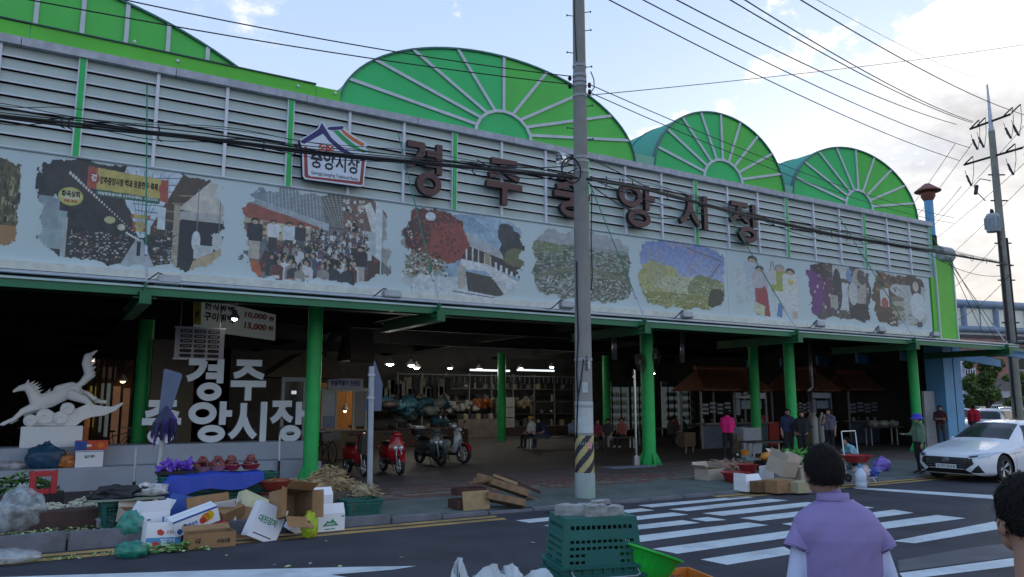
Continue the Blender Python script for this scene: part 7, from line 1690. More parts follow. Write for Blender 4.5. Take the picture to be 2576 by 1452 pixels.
o=MB().lathe([(.11,0),(.11,.28),(0,.29)],c=(P.x-.05,P.y-.05,SW),n=16).build('steel_can',M_chrome);tag(o,'short steel drum at the foot of the upright pipe','can');o=MB().box(-1.1,.5,-.25,.25,0,.02).build('flat_board',mat('boardblue',(.18,.22,.30),.6));o.location=(P.x-.35,P.y-.45,SW+.004);tag(o,'flat pale blue board lying by the near green column','board')

# ------------------------------------------------------------------ goods on the pavement
rg=random.Random(21)
CB=mat('cardboard',(.30,.175,.085),.8,.14,5,.15,dirt=.3,dirtcol=(.18,.10,.05));CBI=mat('cardboard_inside',(.22,.135,.075),.85,.12,5);CBW=mat('card_white',(.74,.77,.84),.6,.05,3,dirt=.2,dirtcol=(.42,.44,.48));CBP=mat('card_pale',(.42,.36,.30),.75,.08,4)
inks={'red':M_rink,'blue':mat('ink_blue',(.03,.09,.38),.6),'sky':mat('ink_sky',(.08,.32,.62),.6),'green':mat('ink_green',(.03,.26,.12),.6),'yellow':mat('ink_yellow',(.66,.42,.02),.6),'black':M_ink,'orange':mat('ink_orange',(.70,.18,.02),.6),'white':M_wink,'pink':mat('ink_pink',(.5,.2,.2),.6)}
def Gz(px,py): return onZ(px,py,0.0) if py>1318 and px<1000 else G(px,py)
def carton(label,px,py,w_,d,h,rz=0.0,m=None,mi=None,tilt=(0,0),lift=0.0,open_=None,prints=(),group='cartons dumped at the kerb',base=None,Y=None):
    """w,d,h metres; base of the front face centre at the picture point; open_: flap angles (front, back, left, right)"""
    P=base or (onY(px,py,Y) if Y else Gz(px,py));m=m or CB;mi=mi or CBI;t=thing('carton',label,'box',(P.x,P.y,P.z+lift),0,group)
    t.rotation_euler=(tilt[0],tilt[1],rz);e=.006;a=w_/2
    mb=MB();mb.box(-a,a,0,e,0,h);mb.box(-a,a,d-e,d,0,h);mb.box(-a,-a+e,e,d-e,0,h);mb.box(a-e,a,e,d-e,0,h);mb.box(-a+e,a-e,e,d-e,0,e)
    mb.box(-a+e,a-e,e+.001,e+.003,e,h-.002,m=1);mb.box(-a+e,a-e,d-e-.003,d-e-.001,e,h-.002,m=1);mb.box(-a+e+.001,-a+e+.003,e+.004,d-e-.004,e,h-.002,m=1);mb.box(a-e-.003,a-e-.001,e+.004,d-e-.004,e,h-.002,m=1);mb.box(-a+e,a-e,e,d-e,e+.001,e+.003,m=1)
    if not open_:mb.box(-a,a,0,d,h,h+e);mb.box(-a+.01,a-.01,d/2-.002,d/2+.002,h+e,h+e+.001,m=1)
    mb.build('box_body',[m,mi],t)
    if open_:
        fl_=min(d/2,.16)
        for k_,ang in enumerate(open_):
            if ang is None: continue
            if k_<2:F=MB().box(-a,a,0,fl_,0,.005)
            else:F=MB().box(-d/2,d/2,0,fl_,0,.005)
            o=F.build('flap',m,t);o.location=[(0,0,h),(0,d,h),(-a,d/2,h),(a,d/2,h)][k_];o.rotation_euler=[(R_(180-ang),0,0),(R_(180-ang),0,R_(180)),(R_(180-ang),0,R_(-90)),(R_(180-ang),0,R_(90))][k_]
            o.rotation_euler.x=R_(ang)*1.0;o.rotation_euler.z=[R_(180),0,R_(90),R_(-90)][k_]
    for pr in prints:
        kind=pr[0]
        if kind=='r':_,x0,x1,z0,z1,c=pr;MB().box(x0*w_-a,x1*w_-a,-.0015,0,z0*h,z1*h).build('print',inks[c],t)
        elif kind=='t':_,s,x,z,wd,hh,c=pr;text(s,.1,inks[c],t,facing((x*w_-a,-.0035,z*h),(0,-1,0)),'print',width=wd*w_,height=hh*h,off=.003)
        elif kind=='o':_,x,z,rx,rz_,c=pr;MB().prism([(x*w_-a+rx*w_*math.cos(q),z*h+rz_*h*math.sin(q)) for q in np.linspace(0,2*math.pi,17)[:-1]],(0,-.0028,0),(1,0,0),(0,0,1),(0,.0026,0)).build('print',inks[c],t)
        elif kind=='p':MB().prism([(x*w_-a,z*h) for x,z in pr[1]],(0,-.0024,0),(1,0,0),(0,0,1),(0,.0022,0)).build('print',inks[pr[2]],t)
    return t
hole= lambda x,z:('r',x-.06,x+.06,z-.035,z+.035,'black')
# front rank, left to right
carton('strawberry carton, white over sky blue band, with two red berries printed',410,1372,.46,.30,.30,.12,CBW,tilt=(-.15,.06),prints=(('r',0,1,0,.34,'sky'),('p',[(.32,.48),(.46,.42),(.52,.58),(.40,.72),(.30,.66)],'red'),('t','산청딸기',.74,.56,.34,.16,'pink'),('t','딸기',.62,.18,.4,.18,'white'),('o',.28,.06,.10,.12,'red')))
carton('white carton with blue streaks behind the strawberry carton',388,1335,.42,.34,.26,.25,CBW,Y=12.4,open_=(80, None,120,60),prints=(('r',.75,.8,.2,.7,'blue'),hole(.3,.6)))
carton('white fruit carton with peaches printed, tilted on its corner',500,1330,.62,.30,.22,.10,CBW,tilt=(.1,-.30),Y=12.0,prints=(('o',.70,.52,.10,.30,'orange'),('o',.80,.58,.09,.30,'yellow'),('o',.62,.42,.07,.22,'red'),('t','사과복숭아',.34,.42,.34,.30,'blue'),('o',.10,.26,.06,.17,'blue'),('r',.2,.26,.4,.62,'black'),('r',0,1,.88,1,'blue')))
carton('flat brown carton lid standing behind the fruit carton',530,1322,.60,.05,.44,.08,CB,tilt=(-.25,-.08),Y=12.4)
carton('white carton with torn pale side right of the fruit carton',558,1345,.42,.30,.36,-.25,CBW,CBP,Y=12.3,tilt=(-.2,-.12),open_=(40,100, None,70),prints=(('o',.3,.4,.12,.12,'pink'),))
carton('low brown carton with faded print on the road edge',533,1379,.62,.30,.20,.06,CB,open_=(None,20, None, None),prints=(('t','사과',.2,.5,.12,.4,'black'),('t','우리농산물',.74,.4,.28,.3,'black')))
carton('red and white carton half under the fruit carton',520,1352,.60,.26,.16,.10,mat('card_red',(.48,.05,.06),.6),tilt=(.0,-.08),Y=12.0,prints=(('r',.3,.95,.55,.9,'white'),('r',.9,1,0,.6,'sky')))
carton('cream carton with a round dark logo, tipped back against the crates',628,1318,.46,.20,.46,.25,mat('card_cream',(.55,.55,.36),.7),tilt=(-.30,.45),Y=12.5,prints=(('o',.62,.62,.12,.10,'black'),('o',.62,.62,.08,.065,'yellow'),('r',.25,.8,.32,.40,'yellow')))
carton('white potato carton with large green letters, tilted',655,1364,.44,.22,.50,.10,CBW,tilt=(-.12,.45),lift=.02,prints=(('t','대진감자',.46,.55,.66,.20,'green'),('o',.78,.80,.10,.10,'pink'),('r',.15,.8,.12,.15,'black')))
carton('open brown carton lying on its side, mouth to the road',706,1350,.46,.40,.42,.35,CB,tilt=(1.35,.15),lift=.22,open_=(20,60,30,40))
carton('folded brown carton leaning to the left of the big open carton',640,1345,.52,.10,.40,-.3,CB,tilt=(-.5,.2),open_=(None,40, None,70),prints=(('o',.3,.4,.08,.08,'red'),))
carton('white carton with green mountain print and drooping lid',828,1337,.50,.32,.26,.08,CBW,open_=(115, None,40, None),prints=(('p',[(.28,.30),(.44,.62),(.5,.52),(.6,.70),(.80,.30)],'green'),('t','고랭지',.53,.40,.26,.12,'white'),('t','배추',.93,.8,.1,.12,'green'),('r',.35,.68,.10,.16,'green')))
carton('white carton with hand hole, stacked above the mountain carton',800,1305,.48,.30,.36,.06,CBW,lift=.0,open_=(130, None, None, None),prints=(hole(.5,.5),))
carton('white carton with blue emblem and small red mark, beside the yellow carton',795,1283,.52,.30,.38,.05,CBW,prints=(('o',.52,.62,.17,.20,'blue'),('t','경북',.52,.62,.2,.18,'white'),('p',[(.84,.72),(.89,.86),(.94,.72)],'red'),('t','농산물',.2,.84,.16,.08,'black')))
carton('yellow carton with red writing at the right end of the heap',852,1288,.40,.30,.30,.05,mat('card_yellow',(.66,.46,.02),.6),prints=(('r',0,1,.50,.54,'orange'),('t','새송이버섯',.5,.78,.84,.24,'red'),('t','새송이',.5,.14,.6,.18,'black'),('o',.55,.34,.05,.12,'red')))
carton('red and white carton with white label behind the open carton',722,1290,.50,.34,.34,.12,CBW,open_=(None,70, None,60),prints=(('r',0,1,.55,1,'red'),('r',.18,.75,.66,.84,'white'),('t','꿀사과',.44,.75,.3,.12,'black'),('r',.1,.5,.2,.3,'pink')))
carton('small white carton corner behind the lime bag',752,1325,.34,.28,.30,-.2,CBW,tilt=(-.2,.2))
for i,(px,py,Y,w_,d,h,rz,tl,m_,lb) in enumerate(((455,1352,12.2,.30,.24,.16,.4,(.2,.3),CBW,'small white carton wedged left of the low brown carton'),(596,1368,12.0,.34,.26,.14,-.2,(0,.1),CB,'flattened brown carton between the low brown and potato cartons'),
  (585,1330,12.35,.40,.28,.30,.5,(.3,-.2),CB,'brown carton leaning behind the torn pale one'),(672,1325,12.5,.42,.26,.28,-.4,(-.3,.2),CBP,'pale carton behind the potato carton'),(748,1345,12.0,.30,.22,.24,.3,(.2,.5),CBW,'white carton scrap between the open carton and lime bag'),
  (345,1322,12.6,.42,.30,.20,.2,(.1,.1),CBP,'carton inside clear film by the posts'),(462,1300,12.8,.5,.2,.3,.1,(-.2,.25),inks['blue'],'blue slab carton leaning behind the fruit carton'),(905,1295,12.9,.4,.3,.2,.2,(0,0),CB,'flat brown carton on the crate right of the yellow one'))):
    carton(lb,px,py,w_,d,h,rz,m_,tilt=tl,Y=Y,open_=(None,50, None,70) if i%2 else None)
# crates under the tarp
def lattice(mb,O,U,V,nu,nv,hole_,th,m=0):
    """panel from O spanned by U,V with rectangular holes; hole_(i,j)->bool; extruded by th along the normal"""
    O,U,V=Vector(O),Vector(U),Vector(V);Nn=U.cross(V).normalized()*th;fu=.30;us=[0];
    for i in range(nu):us+=[(i+fu/2)/nu,(i+1-fu/2)/nu]
    us.append(1);vs_=[0]
    for j in range(nv):vs_+=[(j+.2)/nv,(j+.8)/nv]
    vs_.append(1);W=len(us);H=len(vs_);g=[[O+U*a+V*b for a in us] for b in vs_];idx={}
    def vid(i,j,s):
        k_=(i,j,s)
        if k_ not in idx:idx[k_]=len(mb.v);mb.v.append(tuple(g[j][i]+Nn*s))
        return idx[k_]
    full=[[not ((i%2==1) and (j%2==1) and hole_((i-1)//2,(j-1)//2)) for i in range(W-1)] for j in range(H-1)]
    for j in range(H-1):
        for i in range(W-1):
            if not full[j][i]: continue
            for s in (0,1):mb.f.append([vid(i,j,s),vid(i+1,j,s),vid(i+1,j+1,s),vid(i,j+1,s)]);mb.m.append(m)
            for (di,dj,a,b) in ((-1,0,(0,0),(0,1)),(1,0,(1,0),(1,1)),(0,-1,(0,0),(1,0)),(0,1,(0,1),(1,1))):
                ii,jj=i+di,j+dj
                if ii<0 or jj<0 or ii>=W-1 or jj>=H-1 or not full[jj][ii]:mb.f.append([vid(i+a[0],j+a[1],0),vid(i+b[0],j+b[1],0),vid(i+b[0],j+b[1],1),vid(i+a[0],j+a[1],1)]);mb.m.append(m)
def crate(label,P,rz,m,w_=.52,d=.37,h=.31,up=True,nu=14,nv=9,cat='crate',group=None,bail=False):
    """tapered market crate; up=False stands it on its rim"""
    t=thing('crate',label,cat,P,rz,group);s=1.0;tw,td=w_/2,d/2;bw,bd=tw*.88,td*.86
    zt,zb=(h,0) if up else (0,h)
    T=[Vector((x*tw,y*td,zt)) for x,y in ((-1,-1),(1,-1),(1,1),(-1,1))];B=[Vector((x*bw,y*bd,zb)) for x,y in ((-1,-1),(1,-1),(1,1),(-1,1))]
    for k_ in range(4):
        mb=MB();a,b=B[k_],B[(k_+1)%4];c_,e=T[(k_+1)%4],T[k_];n=nu if k_%2==0 else int(nu*.75)
        hf=(lambda i,j,n=n:0<i<n-1 and 0<j<nv-1 and not (3<i<n-4 and j>nv-5))
        mb2=MB();lattice(mb2,(0,0,0),(1,0,0),(0,1,0),n,nv,hf,1.0)
        nn=(b-a).cross(e-a).normalized()*.006
        mb.add([a.lerp(b,v[0]).lerp(e.lerp(c_,v[0]),v[1])+nn*v[2] for v in mb2.v],mb2.f);mb.build('side',m,t,fixn=False)
    MB().box(-bw,bw,-bd,bd,zb-(.006 if not up else 0),zb+(.006 if up else 0)).build('base',m,t)
    for (ra,rb) in ((0,.025),(.055,.018)):
        zz=zt-ra if up else zt+ra;o_=.018;mb=MB()
        for p in ((-tw-o_,tw+o_,-td-o_,-td),(-tw-o_,tw+o_,td,td+o_),(-tw-o_,-tw,-td,td),(tw,tw+o_,-td,td)):mb.box(p[0],p[1],p[2],p[3],zz-(rb if up else 0),zz+(0 if up else rb))
        mb.build('rim',m,t,bevel=.003)
    mb=MB()
    for x in np.linspace(-tw,tw,9):
        for y in (-1,1):mb.box(x-.003,x+.003,y*td-(.016 if y<0 else 0),y*td+(.016 if y>0 else 0),zt-(.07 if up else -.0),zt+(0 if up else .07))
    o=mb.build('ribs',m,t);o['kind']='stuff'
    if bail:
        for s in (-1,1):MB().tube([(s*(tw*.8),s*0-td-.02,zt+.05),(s*(tw*.8),-td-.06,zt+.03),(s*tw*.7,-td-.07,zt+.02),(0,-td-.075,zt+.018)],.004,6).build('bail',M_steel,t)
    return t
GC=mat('crate_dark_green',(.012,.12,.105),.45,.12,6,dirt=.3,dirtcol=(.03,.09,.08));OC=mat('crate_orange',(.62,.20,.03),.45,.10,6)
def onG(px,py,Y):p=onY(px,py,Y); return p
for i,(px,lb) in enumerate(((440,'dark green crate at the left end under the blue tarp'),(520,'second dark green crate under the blue tarp'),(590,'third dark green crate under the blue tarp'),(645,'dark green crate at the right end under the blue tarp'))):
    q=onY(px,1290,13.5);crate(lb,(q.x,13.5,SW),.02*i,GC,.52,.40,.34);crate(lb.replace('crate','upper crate'),(q.x+.01,13.52,SW+.345),.03,GC,.52,.40,.34)
q=onY(318,1300,13.2);crate('dark green crate with the black sheet, left of the leaning post',(q.x,13.2,SW),.05,GC,.75,.45,.42);TZ=SW+.42
o=MB().blob((0,0,0),(.42,.24,.16),seed=3,amp=.35,n=20,flat=-.01).build('black_sheet',mat('black_plastic',(.012,.012,.014),.4,.2,9));o.location=(q.x-.12,13.15,TZ+.01);tag(o,'crumpled black plastic sheet lying on the left green crate','sheet')
o=MB().box(-.50,.50,-.30,.30,0,.02).build('tray_lid',mat('tray_pale',(.22,.27,.22),.6));o.location=(q.x-.03,13.15,TZ-.01);tag(o,'pale edged tray lid under the black sheet','lid')
o=MB().blob((0,0,0),(.24,.18,.14),seed=5,amp=.3,n=14,flat=-.02).build('net_bag',filmy('net_white',(.55,.56,.55),.7), None,smooth=True);o.location=(q.x+.32,13.1,TZ+.05);tag(o,'white net bag of onions between the two posts','bag')
# the tarp: sheet sagging over the crates with a hanging front edge
qa,qb=onY(393,1235,13.2).x,onY(662,1235,13.2).x;mb=MB();nx,ny=60,24;vs=[];zc_=SW+.70
for j in range(ny+1):
    for i in range(nx+1):
        u,v=i/nx,j/ny;x=qa+(qb-qa)*u;y=13.02+.78*v;z=zc_+.035*mnoise.noise(Vector((x*2.2,y*3,0)))+.02*mnoise.noise(Vector((x*6+y*4,y*5,2)))
        if v<.30:dr=(.30-v)/.30;z-=dr*(.36-.22*u+.05*math.sin(x*5));y=13.02+.20-.05*dr+.04*mnoise.noise(Vector((x*5,1,1)))
        if u<.12:z-=(.12-u)*1.6
        vs.append((x,y,z))
mb.add(vs,[(j*(nx+1)+i,j*(nx+1)+i+1,(j+1)*(nx+1)+i+1,(j+1)*(nx+1)+i) for j in range(ny) for i in range(nx)])
tb=mb.build('tarpaulin',mat('tarp_blue',(.012,.045,.36),.42,.15,4,.2), None,smooth=True);tag(tb,'bright blue tarpaulin draped over the row of green crates','tarpaulin')
# baskets of roots
BR=mat('basket_red',(.30,.035,.05),.5,.1,5);SP=mat('sweet_potato',(.20,.055,.05),.7,.25,9,.2);BP=mat('bowl_pink',(.40,.22,.25),.5)
for i,(px,py,lb) in enumerate(((507,1212,'first basket of dark roots from the left on the blue tarp, in a pink bowl'),(545,1212,'second basket of dark roots on the blue tarp, in a pink bowl'),(580,1204,'third basket of dark roots, the tallest heap on the blue tarp'),(628,1212,'rightmost basket of dark roots on the blue tarp'))):
    q=onY(px,py,13.65);q.z=zc_+.02;t=thing('root_basket',lb,'basket',q,0,'baskets of roots on the blue tarp');MB().lathe([(.10,0),(.155,.07),(.165,.08),(.15,.07),(.10,.02),(0,.02)],n=20,m=0).build('bowl',BR if i>1 else BP,t,smooth=40)
    for k_ in range(26):
        a=rg.random()*6.28;hh=rg.random()**.8;r=.125*(1-hh*.85);p=Vector((r*math.cos(a),r*math.sin(a),.075+hh*.15));d=Vector((-math.sin(a),math.cos(a),rg.uniform(-.2,.5))).normalized()
        MB().tube([p-d*.06,p-d*.03,p+d*.02,p+d*.055],[.006,.021,.024,.006],7).build('root',SP,t,smooth=True)
q=onY(442,1222,13.6);q.z=zc_;pb_=thing('purple_bundle','black tray heaped with purple wrapped vegetables at the left end of the tarp','vegetables',q)
MB().box(-.30,.30,-.18,.18,0,.05).build('tray',M_black,pb_,bevel=.01)
for k_ in range(22):p=Vector((rg.uniform(-.24,.24),rg.uniform(-.12,.12),.07+rg.uniform(0,.12)));d=Vector((rg.uniform(-1,1),rg.uniform(-.4,.4),rg.uniform(-.2,.7))).normalized();MB().tube([p-d*.09,p-d*.03,p+d*.05,p+d*.1],[.012,.035,.03,.008],7).build('aubergine',mat('purple_wrap',(.12,.04,.42),.4,.35,9),pb_,smooth=True)
# basins and ginger
def basin(label,P,r=.22,h=.14,m=None,fill=None):
    t=thing('basin',label,'basin',P);m=m or mat('basin_maroon',(.22,.035,.028),.45,.1,5);MB().lathe([(r*.62,0),(r*.66,.01),(r*.96,h-.02),(r*1.06,h-.015),(r*1.07,h),(r*.97,h),(r*.93,h-.03),(r*.62,.015),(0,.015)],n=30).build('bowl',m,t,smooth=40)
    if fill:o=fill(t,r,h)
    return t
def chips(m_,n=160,sz=.02):
    def f(t,r,h):
        mb=MB()
        for _ in range(n):a=rg.random()*6.28;q=r*.85*math.sqrt(rg.random());p=Vector((q*math.cos(a),q*math.sin(a),h-.04+.07*(1-q/r)));d=Vector((rg.uniform(-1,1),rg.uniform(-1,1),rg.uniform(-.3,.6))).normalized();mb.tube([p-d*sz,p+d*sz],[sz*.3,sz*.15],4)
        o=mb.build('fill',m_,t,fixn=False);o['kind']='stuff'; return o
    return f
q=onY(690,1262,13.25);basin('maroon basin under the basin of shredded roots',(q.x,13.25,SW+.18),.24,.2);basin('maroon basin filled with shredded roots at the right of the tarp',(q.x,13.25,SW+.40),.26,.16,fill=chips(mat('shreds',(.32,.12,.06),.8,.3,20),260,.03))
def root_heap(label,P,rx,ry,h,m_,n,L=.09,r=.014,hang=0.0,seed=1):
    g=random.Random(seed);mb=MB();mb.blob((0,0,0),(rx*.85,ry*.85,h*.7),amp=.2,n=14,seed=seed,flat=0)
    for _ in range(n):
        a=g.random()*6.28;q=math.sqrt(g.random());z=h*(1-q**1.5)*g.uniform(.75,1.0);p=Vector((rx*q*math.cos(a),ry*q*math.sin(a),z+.01));d=Vector((math.cos(a)*.7+g.uniform(-.7,.7),math.sin(a)*.7+g.uniform(-.7,.7),g.uniform(-.7,.3))).normalized();l=L*g.uniform(.5,1.4);k_=r*g.uniform(.5,1.4)
        mid=p+d*l*.5+Vector((g.uniform(-1,1),g.uniform(-1,1),g.uniform(-.5,.5)))*l*.2;e=p+d*l;e.z=max(.004,e.z);mid.z=max(.006,mid.z);mb.tube([p,mid,e],[k_,k_*.8,k_*.25],5)
    o=mb.build('heap',m_, None,smooth=True);o.location=P;tag(o,label,'vegetables');o['kind']='stuff'; return o
q=onY(795,1262,13.3);o=MB().box(-.95,.72,-.25,.45,0,.34).build('low_table',mat('tbl',(.10,.08,.07),.8));o.location=(q.x,13.2,SW);tag(o,'low dark stand carrying the heaps of dried roots','stand')
RT_=mat('ginger',(.36,.27,.15),.8,.3,14,.3)
root_heap('large heap of pale brown dried roots by the green column',(q.x+.22,13.35,SW+.34),.50,.32,.42,RT_,420,.13,.012,seed=2);root_heap('smaller heap of dried roots left of the large heap',(q.x-.38,13.3,SW+.34),.36,.26,.24,RT_,240,.11,.012,seed=3);root_heap('low heap of pale garlic stems right of the large heap',(q.x+.72,13.1,SW+.25),.30,.26,.22,mat('garlic_stem',(.40,.32,.20),.8,.3,14),170,.14,.010,seed=4)
crate('dark green crate under the yellow carton at the kerb',(onY(905,1320,12.7).x,12.7,.10),.05,GC,.62,.40,.26)
# lime bag, clear bags, nets, leaves
def bagobj(label,P,r,m_,seed=0,knot=True,amp=.13,cat='bag',n=30):
    t=thing('bag',label,cat,P);mb=MB();mb.blob((0,0,r[2]*.8),r,seed=seed,amp=amp,n=n,flat=-r[2]*.8,fq=2.6);vs=[]
    for v in mb.v:q=Vector(v);k_=mnoise.noise(q*18+Vector((seed,0,0)))*.012+mnoise.noise(q*45)*.004;vs.append(tuple(q+q.normalized()*k_))
    mb.v=vs;mb.build('film',m_,t,smooth=60)
    if knot:kb=MB();kb.blob((0,0,r[2]*1.75),(r[0]*.22,r[0]*.18,r[2]*.28),seed=seed+1,amp=.5,n=12);kb.build('knot',m_,t,smooth=60)
    return t
FC=filmy('film_clear',(.50,.57,.62),.36);FT=filmy('film_teal',(.03,.28,.22),.62);FL=mat('bag_lime',(.36,.48,.03),.45,.1,6)
def pw(px,py): return Gz(px,py)
bagobj('lime green bag with two dark eye spots between the cartons',pw(778,1352),(.13,.10,.20),FL,2, False);
q=pw(778,1352);
for s in (-1,1):o=MB().blob((0,0,0),(.012,.006,.016),amp=0,n=8).build('spot',M_ink);o.location=q+Vector((s*.03-.07,-.10,.24));tag(o,'small dark printed spot on the lime bag, %s one'%('left' if s<0 else 'right'),'print mark')
bagobj('large clear bag of cabbage leaves at the far left',G(48,1338),(.32,.26,.33),FC,5);bagobj('clear bag half hidden at the far left edge',G(-12,1335),(.22,.2,.22),FC,6, False);bagobj('thin clear bag lying on the kerb at the lower left corner',pw(18,1420),(.34,.2,.10),FC,7, False);bagobj('clear crumpled bag by the two posts',G(300,1325),(.30,.2,.12),FC,8, False);bagobj('clear bag over a striped carton behind the posts',G(330,1305),(.36,.22,.16),FC,9, False)
bagobj('upper teal net bag with leaves at the kerb',pw(326,1372)+Vector((0,.1,.08)),(.17,.14,.20),FT,10, False);bagobj('lower teal net bag lying on the road',pw(332,1402),(.20,.15,.11),FT,11, False)
LF=mat('leaf_green',(.10,.24,.05),.6,.35,8);LF2=mat('leaf_pale',(.34,.46,.22),.6,.3,8)
def leaves(label,P,rx,ry,n,ms,h=.1,sz=.09,seed=1,stuff_=True,up=0.3):
    g=random.Random(seed);mb=MB()
    for _ in range(n):
        a=g.random()*6.28;q=math.sqrt(g.random());c=Vector((rx*q*math.cos(a),ry*q*math.sin(a),h*(1-q*q)*g.random()+.012));b=g.random()*6.28;u=Vector((math.cos(b),math.sin(b),g.uniform(-.1,up))).normalized();v=Vector((-math.sin(b),math.cos(b),g.uniform(-.3,.3))).normalized();s=sz*g.uniform(.5,1.3);k_=g.uniform(.45,.8)
        pts=[c,c+u*s*.4+v*s*k_*.5+Vector((0,0,.02)),c+u*s*.85+v*s*k_*.4,c+u*s*1.1,c+u*s*.85-v*s*k_*.4+Vector((0,0,.015)),c+u*s*.4-v*s*k_*.5]
        pts=[Vector((p.x,p.y,max(.006,p.z))) for p in pts];m_=g.randrange(len(ms));mb.add(pts,[(0,1,2),(0,2,3),(0,3,4),(0,4,5)],m_)
    o=mb.build('leaves',ms, None,fixn=False);o.location=P;tag(o,label,'leaves');
    if stuff_:o['kind']='stuff'
    return o
leaves('discarded cabbage leaves under the strawberry carton',pw(420,1388),.50,.16,90,[LF,LF2],.10,.13,1);leaves('dark green leafy vegetables heaped at the far left',G(50,1290)+Vector((0,.5,.25)),.55,.3,420,[LF,mat('leaf_dark',(.03,.09,.03),.6,.3,8)],.38,.10,2,up=.8);leaves('litter of wilted leaves on the pavement before the kerb',G(170,1338),.9,.28,130,[LF2,LF,mat('leaf_dry',(.30,.27,.18),.8)],.03,.07,3);leaves('leaf scraps along the yellow line',pw(250,1398),1.0,.12,70,[LF2,LF],.015,.05,4)
o=MB().box(-.75,.72,-.3,.45,0,.26).build('brown_stand',mat('brown_cloth',(.075,.045,.04),.9,.15,5));q=onY(172,1290,13.6);o.location=(q.x,13.6,SW);tag(o,'low dark brown draped stand below the garlic heaps','stand')
root_heap('low heap of white garlic on the brown stand, left part',(q.x-.25,13.8,SW+.26),.28,.16,.07,mat('garlic_white',(.45,.45,.36),.7,.2,12),80,.06,.018,seed=8);root_heap('higher heap of white garlic on the brown stand',(q.x+.25,13.85,SW+.26),.28,.18,.14,MATS['garlic_white'],110,.06,.02,seed=9)
# red stool on its side
q=onY(107,1243,14.6);stl=thing('stool','red plastic stool tipped on its side against the podium','stool',(q.x,14.6,q.z));RP=mat('red_plastic',(.42,.03,.04),.4,.08,5);h_=.36
for p in ((-.19,-.10,0,h_),(.10,.19,0,h_),(-.10,.10,0,.08),(-.10,.10,h_-.09,h_)):MB().box(p[0],p[1],-.02,.02,p[2],p[3]).build('seat',RP,stl,bevel=.012)
for x in (-.16,.16):
    for z in (.03,h_-.03):MB().tube([(x,.02,z),(x*1.12,.34,z)],[.025,.02],8).build('leg',RP,stl,smooth=True)
o=MB().box(-.3,.3,-.1,.4,0,max(.05,q.z-SW)).build('stand',M_black);o.location=(q.x,14.6,SW);tag(o,'dark block under the tipped red stool','block')
# items on the podium ledge
lz=zlow;ly=PYF+.28
def ledge(px): return Vector((onY(px,1178,ly).x,ly,lz))
bagobj('dark blue knotted bag on the podium ledge',ledge(112),(.36,.2,.27),mat('bag_navy',(.02,.07,.14),.4,.3,8),13);bagobj('clear bag of orange fruit on the podium ledge',ledge(166),(.20,.15,.16),filmy('film_orange',(.55,.20,.06),.8),14, True);bagobj('small pale bag at the left end of the ledge',ledge(28),(.25,.12,.10),mat('bag_pale',(.35,.35,.4),.5,.4,9),15, False)
carton('white carton with grey print on the podium ledge',0,0,.52,.3,.34,.02,CBW,base=ledge(222)+Vector((0,-.12,0)),prints=(('t','경주',.5,.62,.4,.18,'black'),('r',0,1,.93,.97,'blue')));carton('flat red and blue carton stacked on the white carton',0,0,.62,.3,.18,-.03,mat('card_redor',(.55,.07,.03),.6),base=ledge(225)+Vector((0,-.12,.36)),prints=(('r',0,.36,0,1,'blue'),('r',.15,.5,.35,.6,'white'),('o',.78,.5,.1,.3,'orange')))
# posts
def post(label,base,top,r,m,name='post',cat='post',lower=None):
    t=thing(name,label,cat,base);d=Vector(top)-Vector(base);MB().tube([(0,0,0),d],r,14).build('pole',m,t,smooth=40)
    if lower:MB().tube([d*0,d*lower],r*1.25,14).build('lower_sleeve',M_black,t,smooth=40)
    return t,d
b=G(388,1290);tp_=onY(425,955,b.y);sp_,d=post('leaning grey sign post hung with folded purple umbrellas',b,tp_,.045,M_steel,'sign_post','sign post')
Pm=d;sgn_m=mat('sign_back',(.10,.135,.23),.45,.1,3,metal=.3)
MB().prism([(-.14,-.50),(.02,-.55),(.20,.22),(.17,.26),(-.07,.33),(-.10,.31)],(Pm.x,-.07,Pm.z-.15),(1,0,0),(0,0,1),(0,.015,0)).build('sign_plate',sgn_m,sp_)
for z in (-.05,-.45):MB().tube([(Pm.x+d.x*0-.07,-.05,Pm.z+z-.1),(Pm.x+.09,-.05,Pm.z+z-.1)],.02,6).build('clamp',M_steel,sp_)
um=thing('folded_umbrella','purple and grey folded umbrellas tied to the leaning sign post','umbrella',b);PU=mat('umbrella_purple',(.035,.018,.15),.5,.25,6);PG=mat('umbrella_grey',(.025,.03,.07),.6,.25,6)
for i in range(13):
    a=i/12-.5;top_=d*.80+Vector((.0,-.08,0));bot_=d*.60+Vector((a*.36,-.12-.1*abs(math.sin(i*2.1)),rg.uniform(-.12,.08)-(.12 if i%4==1 else 0)));mid_=top_.lerp(bot_,.55)+Vector((a*.10,-.07,0));wd=.035+.025*rg.random()
    mb=MB();mb.add([top_+Vector((-.015,0,0)),top_+Vector((.015,0,0)),mid_+Vector((wd,-.01,0)),mid_+Vector((0,-.045,0)),mid_+Vector((-wd,-.01,0)),bot_+Vector((wd*.5,0,.03)),bot_+Vector((0,-.03,-.05)),bot_+Vector((-wd*.6,0,.02))],[(0,1,3),(0,3,4),(1,2,3),(4,3,6,7),(3,2,5,6)]);mb.build('fold',PU if i%2 else PG,um,fixn=False)
b=G(332,1292);post('thin bare metal post with black lower half, left of the leaning post',b,onY(343,1125,b.y),.022,M_steel,lower=.48);b=G(700,1212);post('thin white and navy pole standing before the podium',b,onY(704,1095,b.y),.022,M_lip,lower=.45)
b=G(929,1282);sp2,d=post('grey post with a triangular sign seen edge-on, right of the goods',b,onY(935,922,b.y),.05,mat('post_grey',(.33,.36,.42),.5,.12,6,metal=.3),'sign_post','sign post')
